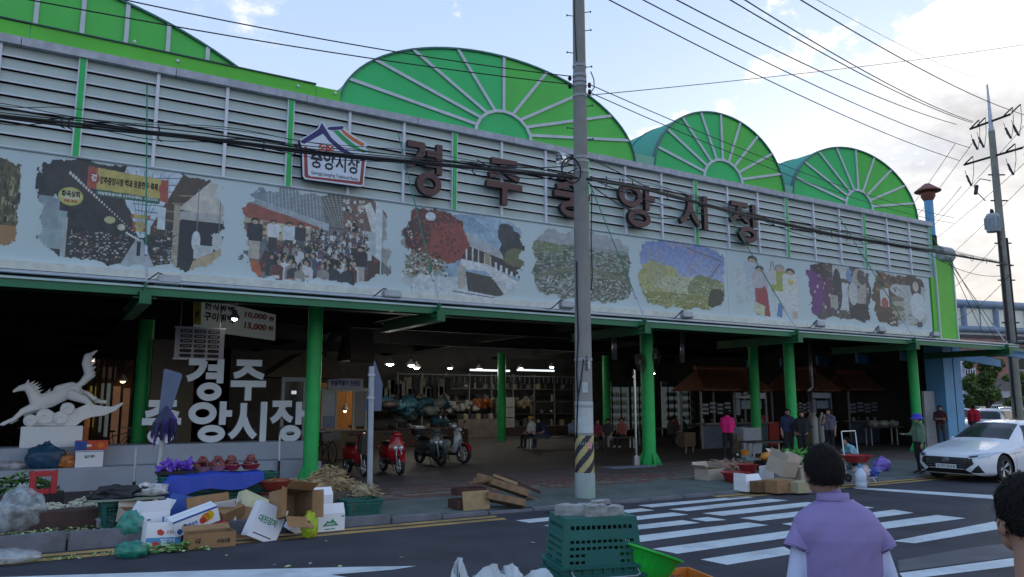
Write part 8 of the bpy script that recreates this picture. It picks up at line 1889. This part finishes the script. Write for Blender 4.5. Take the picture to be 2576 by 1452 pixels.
e_=onY(946,900,b.y)-b;MB().prism([(-.08,-.78),(.23,-.78),(.24,-.30),(.08,.12)],(d.x-.0,.07,d.z-.0),(1,0,0),(0,0,1),(0,.015,0)).build('sign_plate',sgn_m,sp2)
for z in (-.15,-.55):MB().lathe([(.052,-.02),(.065,-.02),(.065,.02),(.052,.02)],c=d+Vector((0,0,z)),n=16).build('clamp',M_steel,sp2);MB().tube([d+Vector((-.0,0,z)),d+Vector((.1,.08,z))],.015,6).build('clamp_arm',M_steel,sp2)
# wooden boxes and planks by the pole
WD=mat('old_wood',(.20,.12,.065),.8,.3,6,.3);WD2=mat('old_wood_pale',(.33,.235,.125),.8,.2,6,.2);WD3=mat('old_wood_dark',(.07,.035,.03),.8,.3,6)
q=G(1200,1283);o=MB().box(-.27,.27,0,.03,0,.33).build('board',WD2,bevel=.004);o.location=q;o.rotation_euler=(-.15,0,.02);tag(o,'pale square wooden board standing in front of the wood heap','board')
wl=['dark crate board at the left end of the wood heap','long board on the left of the wood heap','pale short board on top left of the heap','shallow wooden fish box lying front right of the heap','fish box in the middle leaning right','upper fish box tipped on the heap','broken slat at the top of the heap','long dark slat sliding to the right','thin slat at the right end of the heap','slat crossing behind the heap']
for i,(px,py,L,W2,H2,rz,ry,z,m_) in enumerate(((1160,1278,.35,.3,.16,.1,0,0,WD3),(1185,1262,.62,.22,.13,.05,.02,.12,WD3),(1225,1250,.34,.14,.10,.1,.05,.26,WD2),(1268,1278,.70,.30,.12,-.28,.22,.08,WD),(1285,1262,.72,.30,.12,-.45,.32,.18,WD),(1240,1246,.50,.28,.14,-.4,.25,.25,WD),(1270,1240,.50,.10,.05,-.5,.35,.34,WD2),(1310,1248,.95,.10,.06,-.3,.42,.26,WD3),(1335,1262,.5,.08,.05,-.3,.4,.08,WD),(1210,1255,.6,.1,.04,.1,-.05,.30,WD))):
    P=G(px,max(py,1255));t=thing('wooden_box' if W2>.2 else 'plank',wl[i],'wood',(P.x,P.y+.1*(i%3),P.z+z),rz,'broken fish boxes and boards by the pole');t.rotation_euler=(-.25 if W2>.2 and i>2 else 0,ry,rz);a_,b_=L/2,W2/2
    if W2>.2:
        for j in range(3):MB().box(-a_,a_,-b_+j*W2/3+.004,-b_+(j+1)*W2/3-.004,0,.012).build('slat',m_,t)
        for p in ((-a_,a_,-b_-.012,-b_),(-a_,a_,b_,b_+.012),(-a_-.012,-a_,-b_,b_),(a_,a_+.012,-b_,b_)):MB().box(p[0],p[1],p[2],p[3],0,H2).build('side',m_,t)
    else:MB().box(-a_,a_,-b_,b_,0,H2).build('plank',m_,t,bevel=.004)
# goods on the right
carton('open pale carton at the left end of the right hand goods',1802,1208,.55,.42,.26,.12,CBP,open_=(None,60,35,110),group='cartons of the right hand stall');carton('large open pale carton tipped forward in the middle of the right goods',1985,1226,.66,.44,.36,.25,CBP,open_=(110,30,80,60),lift=.22,tilt=(.35,.1),group='cartons of the right hand stall')
carton('brown carton with a dark hand hole under the large open carton',1978,1240,.56,.36,.26,.04,CB,group='cartons of the right hand stall',prints=(hole(.72,.6),));carton('dim brown carton left of the one with the hand hole',1928,1238,.50,.36,.22,.02,mat('cardboard_dim',(.15,.09,.045),.8),group='cartons of the right hand stall');carton('white foam carton with hanging flaps at the front',1898,1236,.52,.34,.22,.06,CBW,open_=(120, None,95, None),group='cartons of the right hand stall');carton('white carton standing behind the large open carton',1935,1212,.40,.12,.36,.1,CBW,group='cartons of the right hand stall');carton('pale carton with a hole in its lid at the right',2035,1222,.46,.3,.28,-.1,CBP,open_=(60, None, None, None),lift=.12,group='cartons of the right hand stall',prints=(hole(.5,.7),));carton('crumpled yellowish carton under the pale one',2030,1240,.5,.34,.22,-.05,mat('card_ylw',(.36,.33,.22),.8),group='cartons of the right hand stall')
P=G(1868,1216);basin('large red basin in front of the root heap on the right',P+Vector((0,.2,0)),.33,.24,mat('basin_red',(.30,.025,.03),.4));P=G(1915,1205);basin('smaller red basin behind the large red one',P+Vector((0,.4,.1)),.24,.22,MATS['basin_red']);P=G(1832,1195);basin('blue bowl with pale beans beside the open carton',P+Vector((0,.3,.1)),.17,.18,mat('bowl_blue',(.03,.12,.45),.4),fill=chips(mat('beans',(.42,.38,.28),.7),90,.02))
root_heap('heap of pink brown roots behind the red basin',G(1885,1200)+Vector((0,.6,.15)),.55,.3,.24,mat('roots_pink',(.28,.17,.13),.8,.2,9),60,.22,.035,seed=12);root_heap('grey cloth covered bundle on the right goods',G(1920,1188)+Vector((0,.5,.25)),.25,.2,.2,mat('bundle_grey',(.16,.19,.19),.9),20,.1,.03,seed=13)
q=G(1960,1185)+Vector((0,.4,.35));o=MB().blob((0,0,0),(.20,.15,.12),seed=4,amp=.1,n=14).build('pumpkin',mat('pumpkin',(.62,.25,.04),.5), None,smooth=True);o.location=q;tag(o,'orange pumpkin half on the right hand goods','vegetable');o=MB().box(-.3,.3,-.2,.2,0,.36).build('hidden_stand',M_black);o.location=q-Vector((0,0,.46));tag(o,'dark block supporting the pumpkin','stand')
leaves('bright green bunch of leafy stalks on the right hand goods',G(2008,1190)+Vector((0,.2,.18)),.55,.3,560,[mat('celery',(.06,.30,.05),.5,.3,8),mat('celery2',(.14,.42,.08),.5,.3,8),LF],.42,.10,21,up=.9)
mb=MB()
for i in range(26):a=rg.uniform(-.5,.5);p=Vector((rg.uniform(-.35,.35),rg.uniform(-.2,.2),.1));mb.tube([p,p+Vector((a*.3,0,.25)),p+Vector((a*.9,-.1,.34+rg.uniform(-.1,.1)))],[.012,.012,.004],5)
o=mb.build('stalks',MATS['celery2']);o.location=G(2008,1190)+Vector((0,.2,.15));tag(o,'pale stalks rising from the leafy bunch','vegetables');o['kind']='stuff'
for i,(px,py) in enumerate(((2038,1165),(2042,1180))):P=G(px,py+22)+Vector((0,.3,.33-.12*i));o=MB().tube([(-.16,0,0),(-.1,0,.01),(.1,0,.01),(.2,0,0)],[.03,.055,.05,.01],12).build('radish',mat('radish',(.55,.60,.55),.5), None,smooth=True);o.location=P;tag(o,'white radish %s in the leafy bunch'%['higher','lower'][i],'vegetable')
P=G(1945,1172);basin('shallow red bowl behind the leafy bunch',P,.28,.10,MATS['basin_red'])
# handcart at the right, bottle, bags
P=onZ(2185,1214,SW);ct_=thing('handcart','folding metal handcart with a red basin and wrapped bundles','cart',P,.1)
for x in (-.3,.3):MB().tube([(x,-.0,.08),(x,.35,.10),(x,.42,1.15)],.014,8).build('frame',M_chrome,ct_,smooth=True)
MB().tube([(-.3,.42,1.15),(.3,.42,1.15)],.016,8).build('handle',M_chrome,ct_);MB().box(-.32,.32,-.05,.38,.10,.12).build('platform',M_steel,ct_)
for x in (-.34,.34):MB().lathe([(.03,-.02),(.09,-.02),(.10,0),(.09,.02),(.03,.02)],c=(x,.3,.10),n=16,M=Matrix.Rotation(R_(90),4,'Y')).build('wheel',TYRE,ct_,smooth=40)
for x in (-.25,.1):MB().tube([(x,-.05,.10),(x+.02,-.12,0)],.012,6).build('foot',M_steel,ct_)
bagobj('pink and white wrapped bundle on the handcart',P+Vector((-.1,.1,.12)),(.24,.16,.16),mat('bundle_pink',(.45,.38,.44),.6,.4,9),31, False);bagobj('blue sheet hanging off the handcart',P+Vector((.33,.1,.1)),(.16,.14,.13),mat('bundle_blue',(.04,.08,.35),.6),32, False);basin('dark red basin held on top of the handcart',P+Vector((-.18,.15,.45)),.34,.17,MATS['basin_red'])
bagobj('purple plastic bag on the pavement left of the person in green',G(2246,1188)+Vector((0,.3,0)),(.26,.2,.2),mat('bag_purple',(.20,.13,.48),.4,.2,8),33, True);bagobj('pale sheet lying by the purple bag',G(2200,1190)+Vector((0,.2,0)),(.6,.2,.035),mat('bag_pale2',(.33,.38,.48),.5,.3,8),34, False);bagobj('small green bundle left of the purple bag',G(2205,1182)+Vector((0,.5,0)),(.2,.14,.09),mat('bag_green',(.06,.12,.05),.6,.3,8),35, False)
P=onZ(2141,1224,SW)+Vector((0,-.25,0));bt=thing('water_bottle','large pale plastic bottle with blue cap standing at the road edge','bottle',P);MB().lathe([(.10,0),(.115,.02),(.115,.10),(.108,.12),(.115,.14),(.115,.30),(.05,.40),(.045,.43),(0,.43)],n=24).build('bottle_body',mat('bottle_milky',(.50,.60,.72),.3),bt,smooth=40);MB().lathe([(.05,.42),(.05,.48),(0,.485)],n=18).build('bottle_cap',inks['sky'],bt,smooth=40)
# trolley by the pink jacket, white counter, low table, gas bottles
P=G(1862,1150);t=thing('handcart','small wheeled shopping cart pushed by the person in pink','cart',P,.4)
for x in (-.16,.16):MB().tube([(x,0,.12),(x,.0,.95),(x,-.2,1.0)],.014,8).build('frame',M_steel,t,smooth=True);MB().lathe([(.02,-.02),(.09,-.02),(.095,0),(.09,.02),(.02,.02)],c=(x*1.3,.0,.10),n=14,M=Matrix.Rotation(R_(90),4,'Y')).build('wheel',TYRE,t,smooth=40);MB().lathe([(0,-.024),(.05,-.024),(.05,.024),(0,.024)],c=(x*1.3,.0,.10),n=14,M=Matrix.Rotation(R_(90),4,'Y')).build('hub',M_wpl,t)
MB().box(-.16,.16,-.02,.28,.15,.75).build('bag',mat('cart_bag',(.16,.12,.08),.8,.5,9),t,bevel=.02)
P=G(1896,1142);o=MB().box(-.5,.45,0,.5,0,.92).build('freezer',mat('freezer',(.30,.35,.42),.4),bevel=.02);o.location=P;tag(o,'pale blue chest freezer right of the person in pink','freezer')
P=G(1935,1152);bench(1935,1152,1.6,'white topped folding table beside the red crates',.55, True);MB()
for i,(px,py,hh) in enumerate(((1925,1118,1.25),(1950,1122,1.0))):P=G(px,py);o=MB().box(-.32,.32,0,.4,0,hh).build('plastic_crate_stack',mat('crate_red',(.28,.02,.015),.5,.2,4),bevel=.02);o.location=P;tag(o,'%s of the two stacks of red bottle crates behind the folding table'%['taller','lower'][i],'crates')
P=G(1888,1168)+Vector((0,-.1,0));o=MB().lathe([(.11,0),(.13,.24),(.135,.25),(.12,.25),(.12,.23),(0,.23)],n=20).build('bucket',mat('bucket_orange',(.62,.22,.03),.5), None,smooth=40);o.location=P+Vector((0,.3,.15));tag(o,'small orange bucket with green rim near the freezer','bucket');o=MB().box(-.2,1.3,-.15,.2,0,.15).build('low_plank',WD);o.location=P+Vector((0,.3,0));tag(o,'low wooden plank under the orange bucket','plank')
for i,px in enumerate((2052,2064,2072)):P=G(px,1128);o=MB().lathe([(.13,0),(.14,.03),(.14,1.15),(.09,1.28),(.05,1.32),(.05,1.42),(0,1.43)],n=18).build('gas_cylinder',mat('gas%d'%i,[(.40,.42,.42),(.34,.30,.14),(.42,.44,.44)][i],.5), None,smooth=40);o.location=P+Vector((0,.4*(i%2),0));tag(o,'%s gas cylinder between the women'%['left white','middle ochre','right white'][i],'gas cylinder')
P=G(1752,1140);carton('brown carton on short legs at the corner of the first stall',0,0,.55,.4,.5,0,mat('cb2',(.13,.08,.05),.8),base=P+Vector((0,.3,.22)),group='cartons by the stalls')
for x in (-.2,.15):o=MB().box(-.015,.015,-.015,.015,0,.22).build('leg',M_steel);o.location=P+Vector((x,.32,0));tag(o,'short steel leg under the brown carton, %s one'%('left' if x<0 else 'right'),'leg')
P=G(2230,1130);bench(2225,1120,1.8,'trolley table heaped with pale cloths near the last stall',.8, True);
for i,(px,c) in enumerate(((2200,(.30,.28,.26)),(2225,(.42,.40,.34)),(2250,(.40,.40,.38)))):q=onY(px,1098,G(2225,1120).y+.1);bagobj('%s bundle on the trolley table near the last stall'%['left brownish','middle cream','right pale'][i],Vector((q.x,q.y,SW+.8)),(.24,.2,.14),mat('cl%d'%i,c,.8,.3,6),40+i, False)

# ------------------------------------------------------------------ crate stack, basket and bags in front
D=4.6;q=atD(1492,1452,D);CR=math.atan2(-RT.y,-RT.x)+math.pi+R_(14);zt=zat(q,1292)
crate('upper dark green crate turned upside down, carrying broken paving stones',(q.x,q.y,zt-.335),CR,GC,.50,.36,.335,up=False,bail=True);crate('lower dark green crate turned upside down, only its rim showing',(q.x,q.y,zt-.415),CR,GC,.515,.375,.335,up=False)
crate('orange crate directly under the green crates',(q.x,q.y,zt-.76),CR,OC,.53,.38,.33,nu=12);crate('orange crate lower in the stack under the green crates',(q.x,q.y,zt-1.10),CR,OC,.53,.38,.33);crate('orange crate at the bottom of the stack on the road',(q.x,q.y,0),CR,OC,.53,.38,max(.15,zt-1.11))
ST=mat('broken_stone',(.30,.31,.31),.9,.2,12,.6,bscale=30,dirt=.5,dirtcol=(.16,.17,.17));Mr=Matrix.Rotation(CR,4,'Z')
for i,(x,y,z,sx,sy,sz,rz,lb) in enumerate(((-.13,-.02,0,.20,.10,.055,-.35,'long rough paving stone at the left on the green crate'),(-.02,-.11,0,.12,.06,.065,-.05,'block of stone at the front of the green crate'),(.10,-.08,0,.12,.07,.05,.15,'dark stone at the right on the green crate'),(.0,.04,0,.13,.08,.05,.1,'flat pinkish stone at the back of the green crate'),(.06,.02,.052,.10,.05,.022,.2,'small slab lying across the other stones'))):
    mb=MB().cbox((0,0,sz/2),(sx,sy,sz));bm=bmesh.new();me=mb.mesh('s');bm.from_mesh(me);bmesh.ops.remove_doubles(bm,verts=bm.verts,dist=1e-5);bmesh.ops.subdivide_edges(bm,edges=bm.edges[:],cuts=5,use_grid_fill=True)
    for v in bm.verts:v.co+=Vector((mnoise.noise(v.co*25+Vector((i,0,0))),mnoise.noise(v.co*25+Vector((0,i,5))),mnoise.noise(v.co*30+Vector((0,0,i))) if v.co.z>.01 else 0))*.011
    bm.to_mesh(me);bm.free();me.materials.append(ST);o=link('paving_stone',me);P=Mr@Vector((x,y,0));o.location=(q.x+P.x,q.y+P.y,zt+.001+z);o.rotation_euler=(0,0,CR+rz);tag(o,lb,'stone','broken stones on the green crate')
# orange crate with green basket at the right
q2=atD(1672,1452,D*1.02);z2_=zat(q2,1437);t=crate('orange crate holding the bright green basket',(q2.x,q2.y,z2_-.33),CR+.05,OC,.52,.37,.30,nu=12);crate('orange crate beneath the one with the basket',(q2.x,q2.y,z2_-.70),CR+.05,OC,.52,.37,.33);crate('orange crate on the road below the basket',(q2.x,q2.y,0),CR+.05,OC,.52,.37,max(.2,z2_-.71))
gb=thing('basket','bright green round basket leaning in the orange crate','basket',atD(1622,1432,D*1.0));Mg=Matrix.Rotation(.32,4,FW)@Matrix.Rotation(-.15,4,RT)
GB=mat('basket_green',(.02,.50,.05),.35,.08,5);mb=MB();r0,r1,hh=.10,.195,.15;vs=[];K=44
for (r,z) in ((r0,-.05),(r0*1.05,-.045),(r0+.05,.02),(r1-.02,.085),(r1,.10),(r1+.012,.10),(r1+.012,.112),(r1-.006,.112),(r1-.026,.085),(r0+.042,.02),(r0*.98,-.04)):
    for j in range(K):a=2*math.pi*j/K;vs.append(Mg@Vector((r*math.cos(a),r*math.sin(a),z)))
mb.add(vs,[(i*K+j,i*K+(j+1)%K,(i+1)*K+(j+1)%K,(i+1)*K+j) for i in range(10) for j in range(K)]);mb.add([Mg@Vector((r0*math.cos(2*math.pi*j/K),r0*math.sin(2*math.pi*j/K),-.045)) for j in range(K)],[tuple(range(K))]);mb.build('shell',GB,gb,smooth=40)
for j in range(22):a=2*math.pi*j/22;MB().tube([Mg@Vector((r*math.cos(a),r*math.sin(a),z)) for r,z in ((r0*1.08,-.04),(r0+.053,.02),(r1-.016,.085))],.0022,4).build('rib',GB,gb)
# white plastic bags at the bottom
WB=mat('bag_film_white',(.46,.52,.56),.35,.12,9)
def sheetbag(label,pts,D_,seed):
    t=thing('plastic_bag',label,'bag',atD(pts[0][0],pts[0][1],D_));O=t.location
    for k_ in range(3):
        P_=[atD(x,y,D_+.05*k_)-O for x,y in pts];top_=[p for p in P_];n=len(pts);mb=MB();vs=[];H=9
        for j in range(H+1):
            for i in range(n*3-2):
                a=P_[i//3].lerp(P_[min(n-1,i//3+1)],(i%3)/3);v=a-Vector((0,0,.42*j/H));v+=bk*(.05*mnoise.noise(Vector((i*.55+seed,j*.5,k_*3)))+.12*math.sin(j/H*1.6))+lr*.02*mnoise.noise(Vector((i*.7,j*.8,seed+k_)));vs.append(v)
        m_=n*3-2;mb.add(vs,[(j*m_+i,j*m_+i+1,(j+1)*m_+i+1,(j+1)*m_+i) for j in range(H) for i in range(m_-1)]);mb.build('film',[WB,FC,WB][k_],t,smooth=True)
    return t
sheetbag('white plastic bag with one tall pointed ear at the bottom edge',[(1128,1475),(1143,1418),(1152,1402),(1163,1406),(1172,1440),(1185,1456)],3.9,1);sheetbag('crumpled white plastic bag in the middle of the bottom edge',[(1185,1456),(1205,1440),(1222,1424),(1248,1419),(1258,1440),(1275,1452)],3.9,5);sheetbag('broad white plastic bag left of the orange crate',[(1262,1452),(1268,1424),(1290,1418),(1304,1432),(1318,1452),(1338,1436),(1372,1430),(1390,1446),(1402,1480)],3.95,9)
# what the bags stand on, out of the frame below
q=atD(1265,1560,3.95);o=MB().cbox((q.x,q.y,.45),(.9,.5,.9),rz=CR).build('stand',GC);tag(o,'green stand below the white plastic bags','stand')
# small litter on the road
g=random.Random(9)
for i,(px,py) in enumerate(((198,1405),(570,1398),(690,1422),(723,1425),(1010,1403),(820,1362),(1340,1366),(855,1425),(780,1418))):
    P=onZ(px,py,.004);s=g.uniform(.02,.045);o=MB().add([(-s,-s*.5,0),(s,-s*.6,.004),(s*.8,s*.5,.012),(-s*.7,s*.6,.003),(0,0,.015)],[(0,1,4),(1,2,4),(2,3,4),(3,0,4)]).build('scrap',LF2 if i%2 else CBP, None,fixn=False);o.location=P;o.rotation_euler.z=g.random()*6;tag(o,ORD[i]+' small pale scrap lying on the dark road','litter','scraps lying on the road')

# ------------------------------------------------------------------ beyond the corner
def far(px,py,D): return atD(px,py,D)
CR_=YAW  # blocks face the camera roughly
def block(name,label,px0,px1,pyt,D,m,depth=8,cat='building',base=-.01,rz=None):
    a,b=far(px0,1012,D),far(px1,1012,D);c_=(a+b)/2;w_=(b-a).length;h_=zat(c_,pyt);t=thing(name,label,cat,(c_.x,c_.y,0),math.atan2(RT.y,RT.x) if rz is None else rz)
    MB().box(-w_/2,w_/2,0,depth,base,h_).build('wall',m,t); return t,w_,h_
def wins(t,w_,h_,rows,cols,m,y=-.03,z0=3.2,wh=1.2,ww=1.3):
    for r in range(rows):
        for c_ in range(cols):
            x=-w_/2+w_*(c_+.5)/cols;z=z0+r*2.9;f=MB().box(x-ww/2,x+ww/2,y,0,z,z+wh).build('window',M_lip,t);o=MB().box(x-ww/2+.08,x+ww/2-.08,y-.02,y,z+.08,z+wh-.08).build('pane',GLASS,f)
wm=mat('far_brick',(.30,.20,.17),.8,.15,1);wg=mat('far_grey',(.20,.19,.19),.8,.15,1);wp=mat('far_pale',(.42,.42,.42),.8,.1,1)
t,w_,h_=block('shop_building','brown two storey shop building with grilles behind the tree',2376,2452,905,62,wm);wins(t,w_,h_,1,3,GLASS,z0=3.4)
MB().box(-w_/2,w_/2,-.5,0,2.3,3.1).build('fascia',wg,t)
for i in range(12):MB().box(-w_/2+.3+i*.2,-w_/2+.37+i*.2,-.25,-.2,3.6,4.7).build('grille_bar',M_lip,t)
MB().box(-w_/2+.5,-w_/2+1.8,-.1,-.02,0,2.2).build('door',GLASS,t);MB().box(-w_/2+2.2,w_/2-.2,-.1,-.02,.5,2.1).build('shop_window',GLASS,t)
q=far(2423,970,60);vb=thing('hanging_banner','white hanging street banner with blue and red print before the shops','banner',q);MB().box(-.35,.35,-.02,.02,-1.9,1.9).build('cloth',mat('banner_cloth',(.45,.48,.62),.6),vb);text('대\n박\n할\n인',.75,mat('bk',(.12,.1,.35),.6),vb,facing((0,-.04,0),(-math.cos(YAW),-math.sin(YAW),0)),width=.45);MB().tube([(0.4,0,2),(0.4,0,-5.5)],.06,6).build('pole',M_steel,vb)
t,w_,h_=block('shop_building','low grey shops with pale awnings to the right of the tree',2448,2660,950,66,wg)
for i in range(5):MB().box(-w_/2+.4+i*w_/5,-w_/2+(i+.9)*w_/5,-.06,-.01,.4,2.3).build('shop_window',[GLASS,wp][i%2],t)
MB().prism([(0,2.6),(-1.2,2.3),(-1.2,2.4),(0,2.9)],(-w_/2,0,0),(0,1,0),(0,0,1),(w_,0,0)).build('awning',wp,t)
t,w_,h_=block('striped_building','building with a red and white striped front above the shops',2496,2548,826,80,mat('far_cream',(.50,.44,.40),.8),10)
for i in range(7):MB().box(-w_/2+w_*(i+.25)/7,-w_/2+w_*(i+.70)/7,-.1,-.02,h_*.45,h_-.1).build('stripe',mat('stripe_red',(.42,.08,.06),.7),t)
t,w_,h_=block('brick_building','tall reddish building at the right edge behind the far pole',2552,2720,800,75,mat('far_red',(.36,.16,.13),.8,.15,1),10);wins(t,w_,h_,2,3,GLASS,z0=5)
# low hill and distance
mb=MB();n=40;base_=[];
for i in range(n+1):
    px=2200+1000*i/n;p=far(px,1012,420);h_=23+7*math.sin(i*.35)+5*mnoise.noise(Vector((i*.4,0,0)));base_+=[(p.x,p.y,-1),(p.x,p.y,h_*(1.0 if i>3 else .8)),(p.x+FW.x*160,p.y+FW.y*160,-1)]
mb.add(base_,[(i*3,i*3+3,i*3+4,i*3+1) for i in range(n)]+[(i*3+1,i*3+4,i*3+5,i*3+2) for i in range(n)]);o=mb.build('hill',mat('far_hill',(.16,.13,.15),.9,.2,.05), None,smooth=True);struct(o)
# footbridge
D=58;A_,B_=far(2250,1012,D),far(2720,1012,D+6);fb=thing('footbridge','enclosed pedestrian footbridge with blue grey pipe rails crossing behind the corner','footbridge',(A_.x,A_.y,0));v=B_-A_;v.z=0;L=v.length;u=v/L;nn=Vector((-u.y,u.x,0));za,zb=zat(A_,830),zat(A_,748)
FBm=mat('bridge_blue',(.20,.27,.38),.5,.1,2);Bp=translucent('bridge_panel',(.74,.76,.74),.6,.4,.03,.04)
MB().tube([u*0+Vector((0,0,zb-.2)),v+Vector((0,0,zb-.2))],.34,12).build('top_chord',FBm,fb,smooth=True);MB().tube([Vector((0,0,za+.3)),v+Vector((0,0,za+.3))],.26,12).build('bottom_chord',FBm,fb,smooth=True)
mb=MB();mb.add([nn*.2+Vector((0,0,za+.3)),v+nn*.2+Vector((0,0,za+.3)),v+nn*.2+Vector((0,0,zb-.2)),nn*.2+Vector((0,0,zb-.2)),nn*.3+Vector((0,0,za+.3)),v+nn*.3+Vector((0,0,za+.3)),v+nn*.3+Vector((0,0,zb-.2)),nn*.3+Vector((0,0,zb-.2))],[(0,1,2,3),(4,5,6,7),(0,1,5,4),(3,2,6,7)]);mb.build('side_panel',Bp,fb)
mb=MB();mb.add([Vector((0,0,za-.15)),v+Vector((0,0,za-.15)),v+nn*3+Vector((0,0,za-.15)),nn*3+Vector((0,0,za-.15)),Vector((0,0,za+.1)),v+Vector((0,0,za+.1)),v+nn*3+Vector((0,0,za+.1)),nn*3+Vector((0,0,za+.1))],[(0,1,2,3),(4,5,6,7),(0,1,5,4),(3,2,6,7)]);mb.build('deck',wp,fb)
for i in range(12):p=u*(L*(i+.45)/11.5);MB().tube([p+Vector((0,0,za+.3)),p+Vector((0,0,zb-.2))],.22 if i%2==0 else .05,8).build('upright',FBm,fb)
for f in (.02,.98):MB().tube([v*f+nn*1.5+Vector((0,0,-.1)),v*f+nn*1.5+Vector((0,0,za-.1))],.4,12).build('pier',FBm,fb)
# pale street light mast at the edge
q=onZ(2572,1110,0)+Vector((2,-1,0));t=thing('street_lamp','pale blue street lamp mast at the right edge beside the far pole','street lamp',(q.x,q.y,0));zl=zat(q,548);MB().tube([(0,0,0),(0,0,zl-.4),lr*.15+Vector((0,0,zl)),lr*1.6+Vector((0,0,zl+.1))],[.11,.09,.08,.05],10).build('mast',mat('mast_blue',(.25,.33,.42),.5),t,smooth=True);MB().cbox(lr*1.8+Vector((0,0,zl+.1)),(.5,.2,.1),rz=math.atan2(RT.y,RT.x)).build('lamp_head',M_grey,t)
# roadside tree
def tree(px,py,pyt,D,wpx,label,seed,n=5200):
    g=random.Random(seed);B=far(px,py,D);B.z=0;k_=1/ppm(B);H=zat(B,pyt);wd=wpx*k_/2;t=thing('roadside_tree',label,'tree',(B.x,B.y,0));bark=mat('bark',(.06,.05,.04),.9,.3,6)
    mb=MB().tube([(0,0,0),(.05,0,H*.25),(-.05,.1,H*.5),(0,0,H*.85)],[.20,.16,.11,.03],10);tips=[]
    for i in range(9):a=i*2.4;z=H*g.uniform(.30,.7);e=Vector((math.cos(a)*wd*.7,math.sin(a)*wd*.7,z+H*.18));mb.tube([(0,0,z),e*.5+Vector((0,0,z*.5+.1)),e],[.07,.05,.02],6)
    mb.build('trunk',bark,t,smooth=True);cl_=[(Vector((g.uniform(-1,1)*wd*.72,g.uniform(-1,1)*wd*.72,H*g.uniform(.40,.90))),g.uniform(.25,.48)*wd*.8) for _ in range(24)]
    lb_=MB();cm=[mat('crown_leaf',(.07,.12,.03),.6,.4,3),mat('crown_leaf2',(.12,.16,.04),.6,.4,3)]
    for _ in range(n):
        c_,r=g.choice(cl_);d=Vector((g.gauss(0,1),g.gauss(0,1),g.gauss(0,1))).normalized()*r*g.uniform(.55,1.05);p=c_+d;s=.11+.10*g.random();x=Vector((g.uniform(-1,1),g.uniform(-1,1),g.uniform(-1,1))).normalized();y=x.cross(Vector((g.uniform(-1,1),g.uniform(-1,1),g.uniform(-1,1)))).normalized();lb_.add([p-x*s,p+y*s*.5,p+x*s,p-y*s*.5],[(0,1,2,3)],g.randrange(2))
    lb_.build('crown',cm,t,fixn=False); return t
tree(2492,1075,896,50,98,'dense dark green roadside tree beyond the canopy',3,6500);tree(2572,1075,925,54,60,'second roadside tree partly behind the far pole',5,3000);tree(2440,1065,985,56,26,'small slim tree left of the dense tree',7,1500)
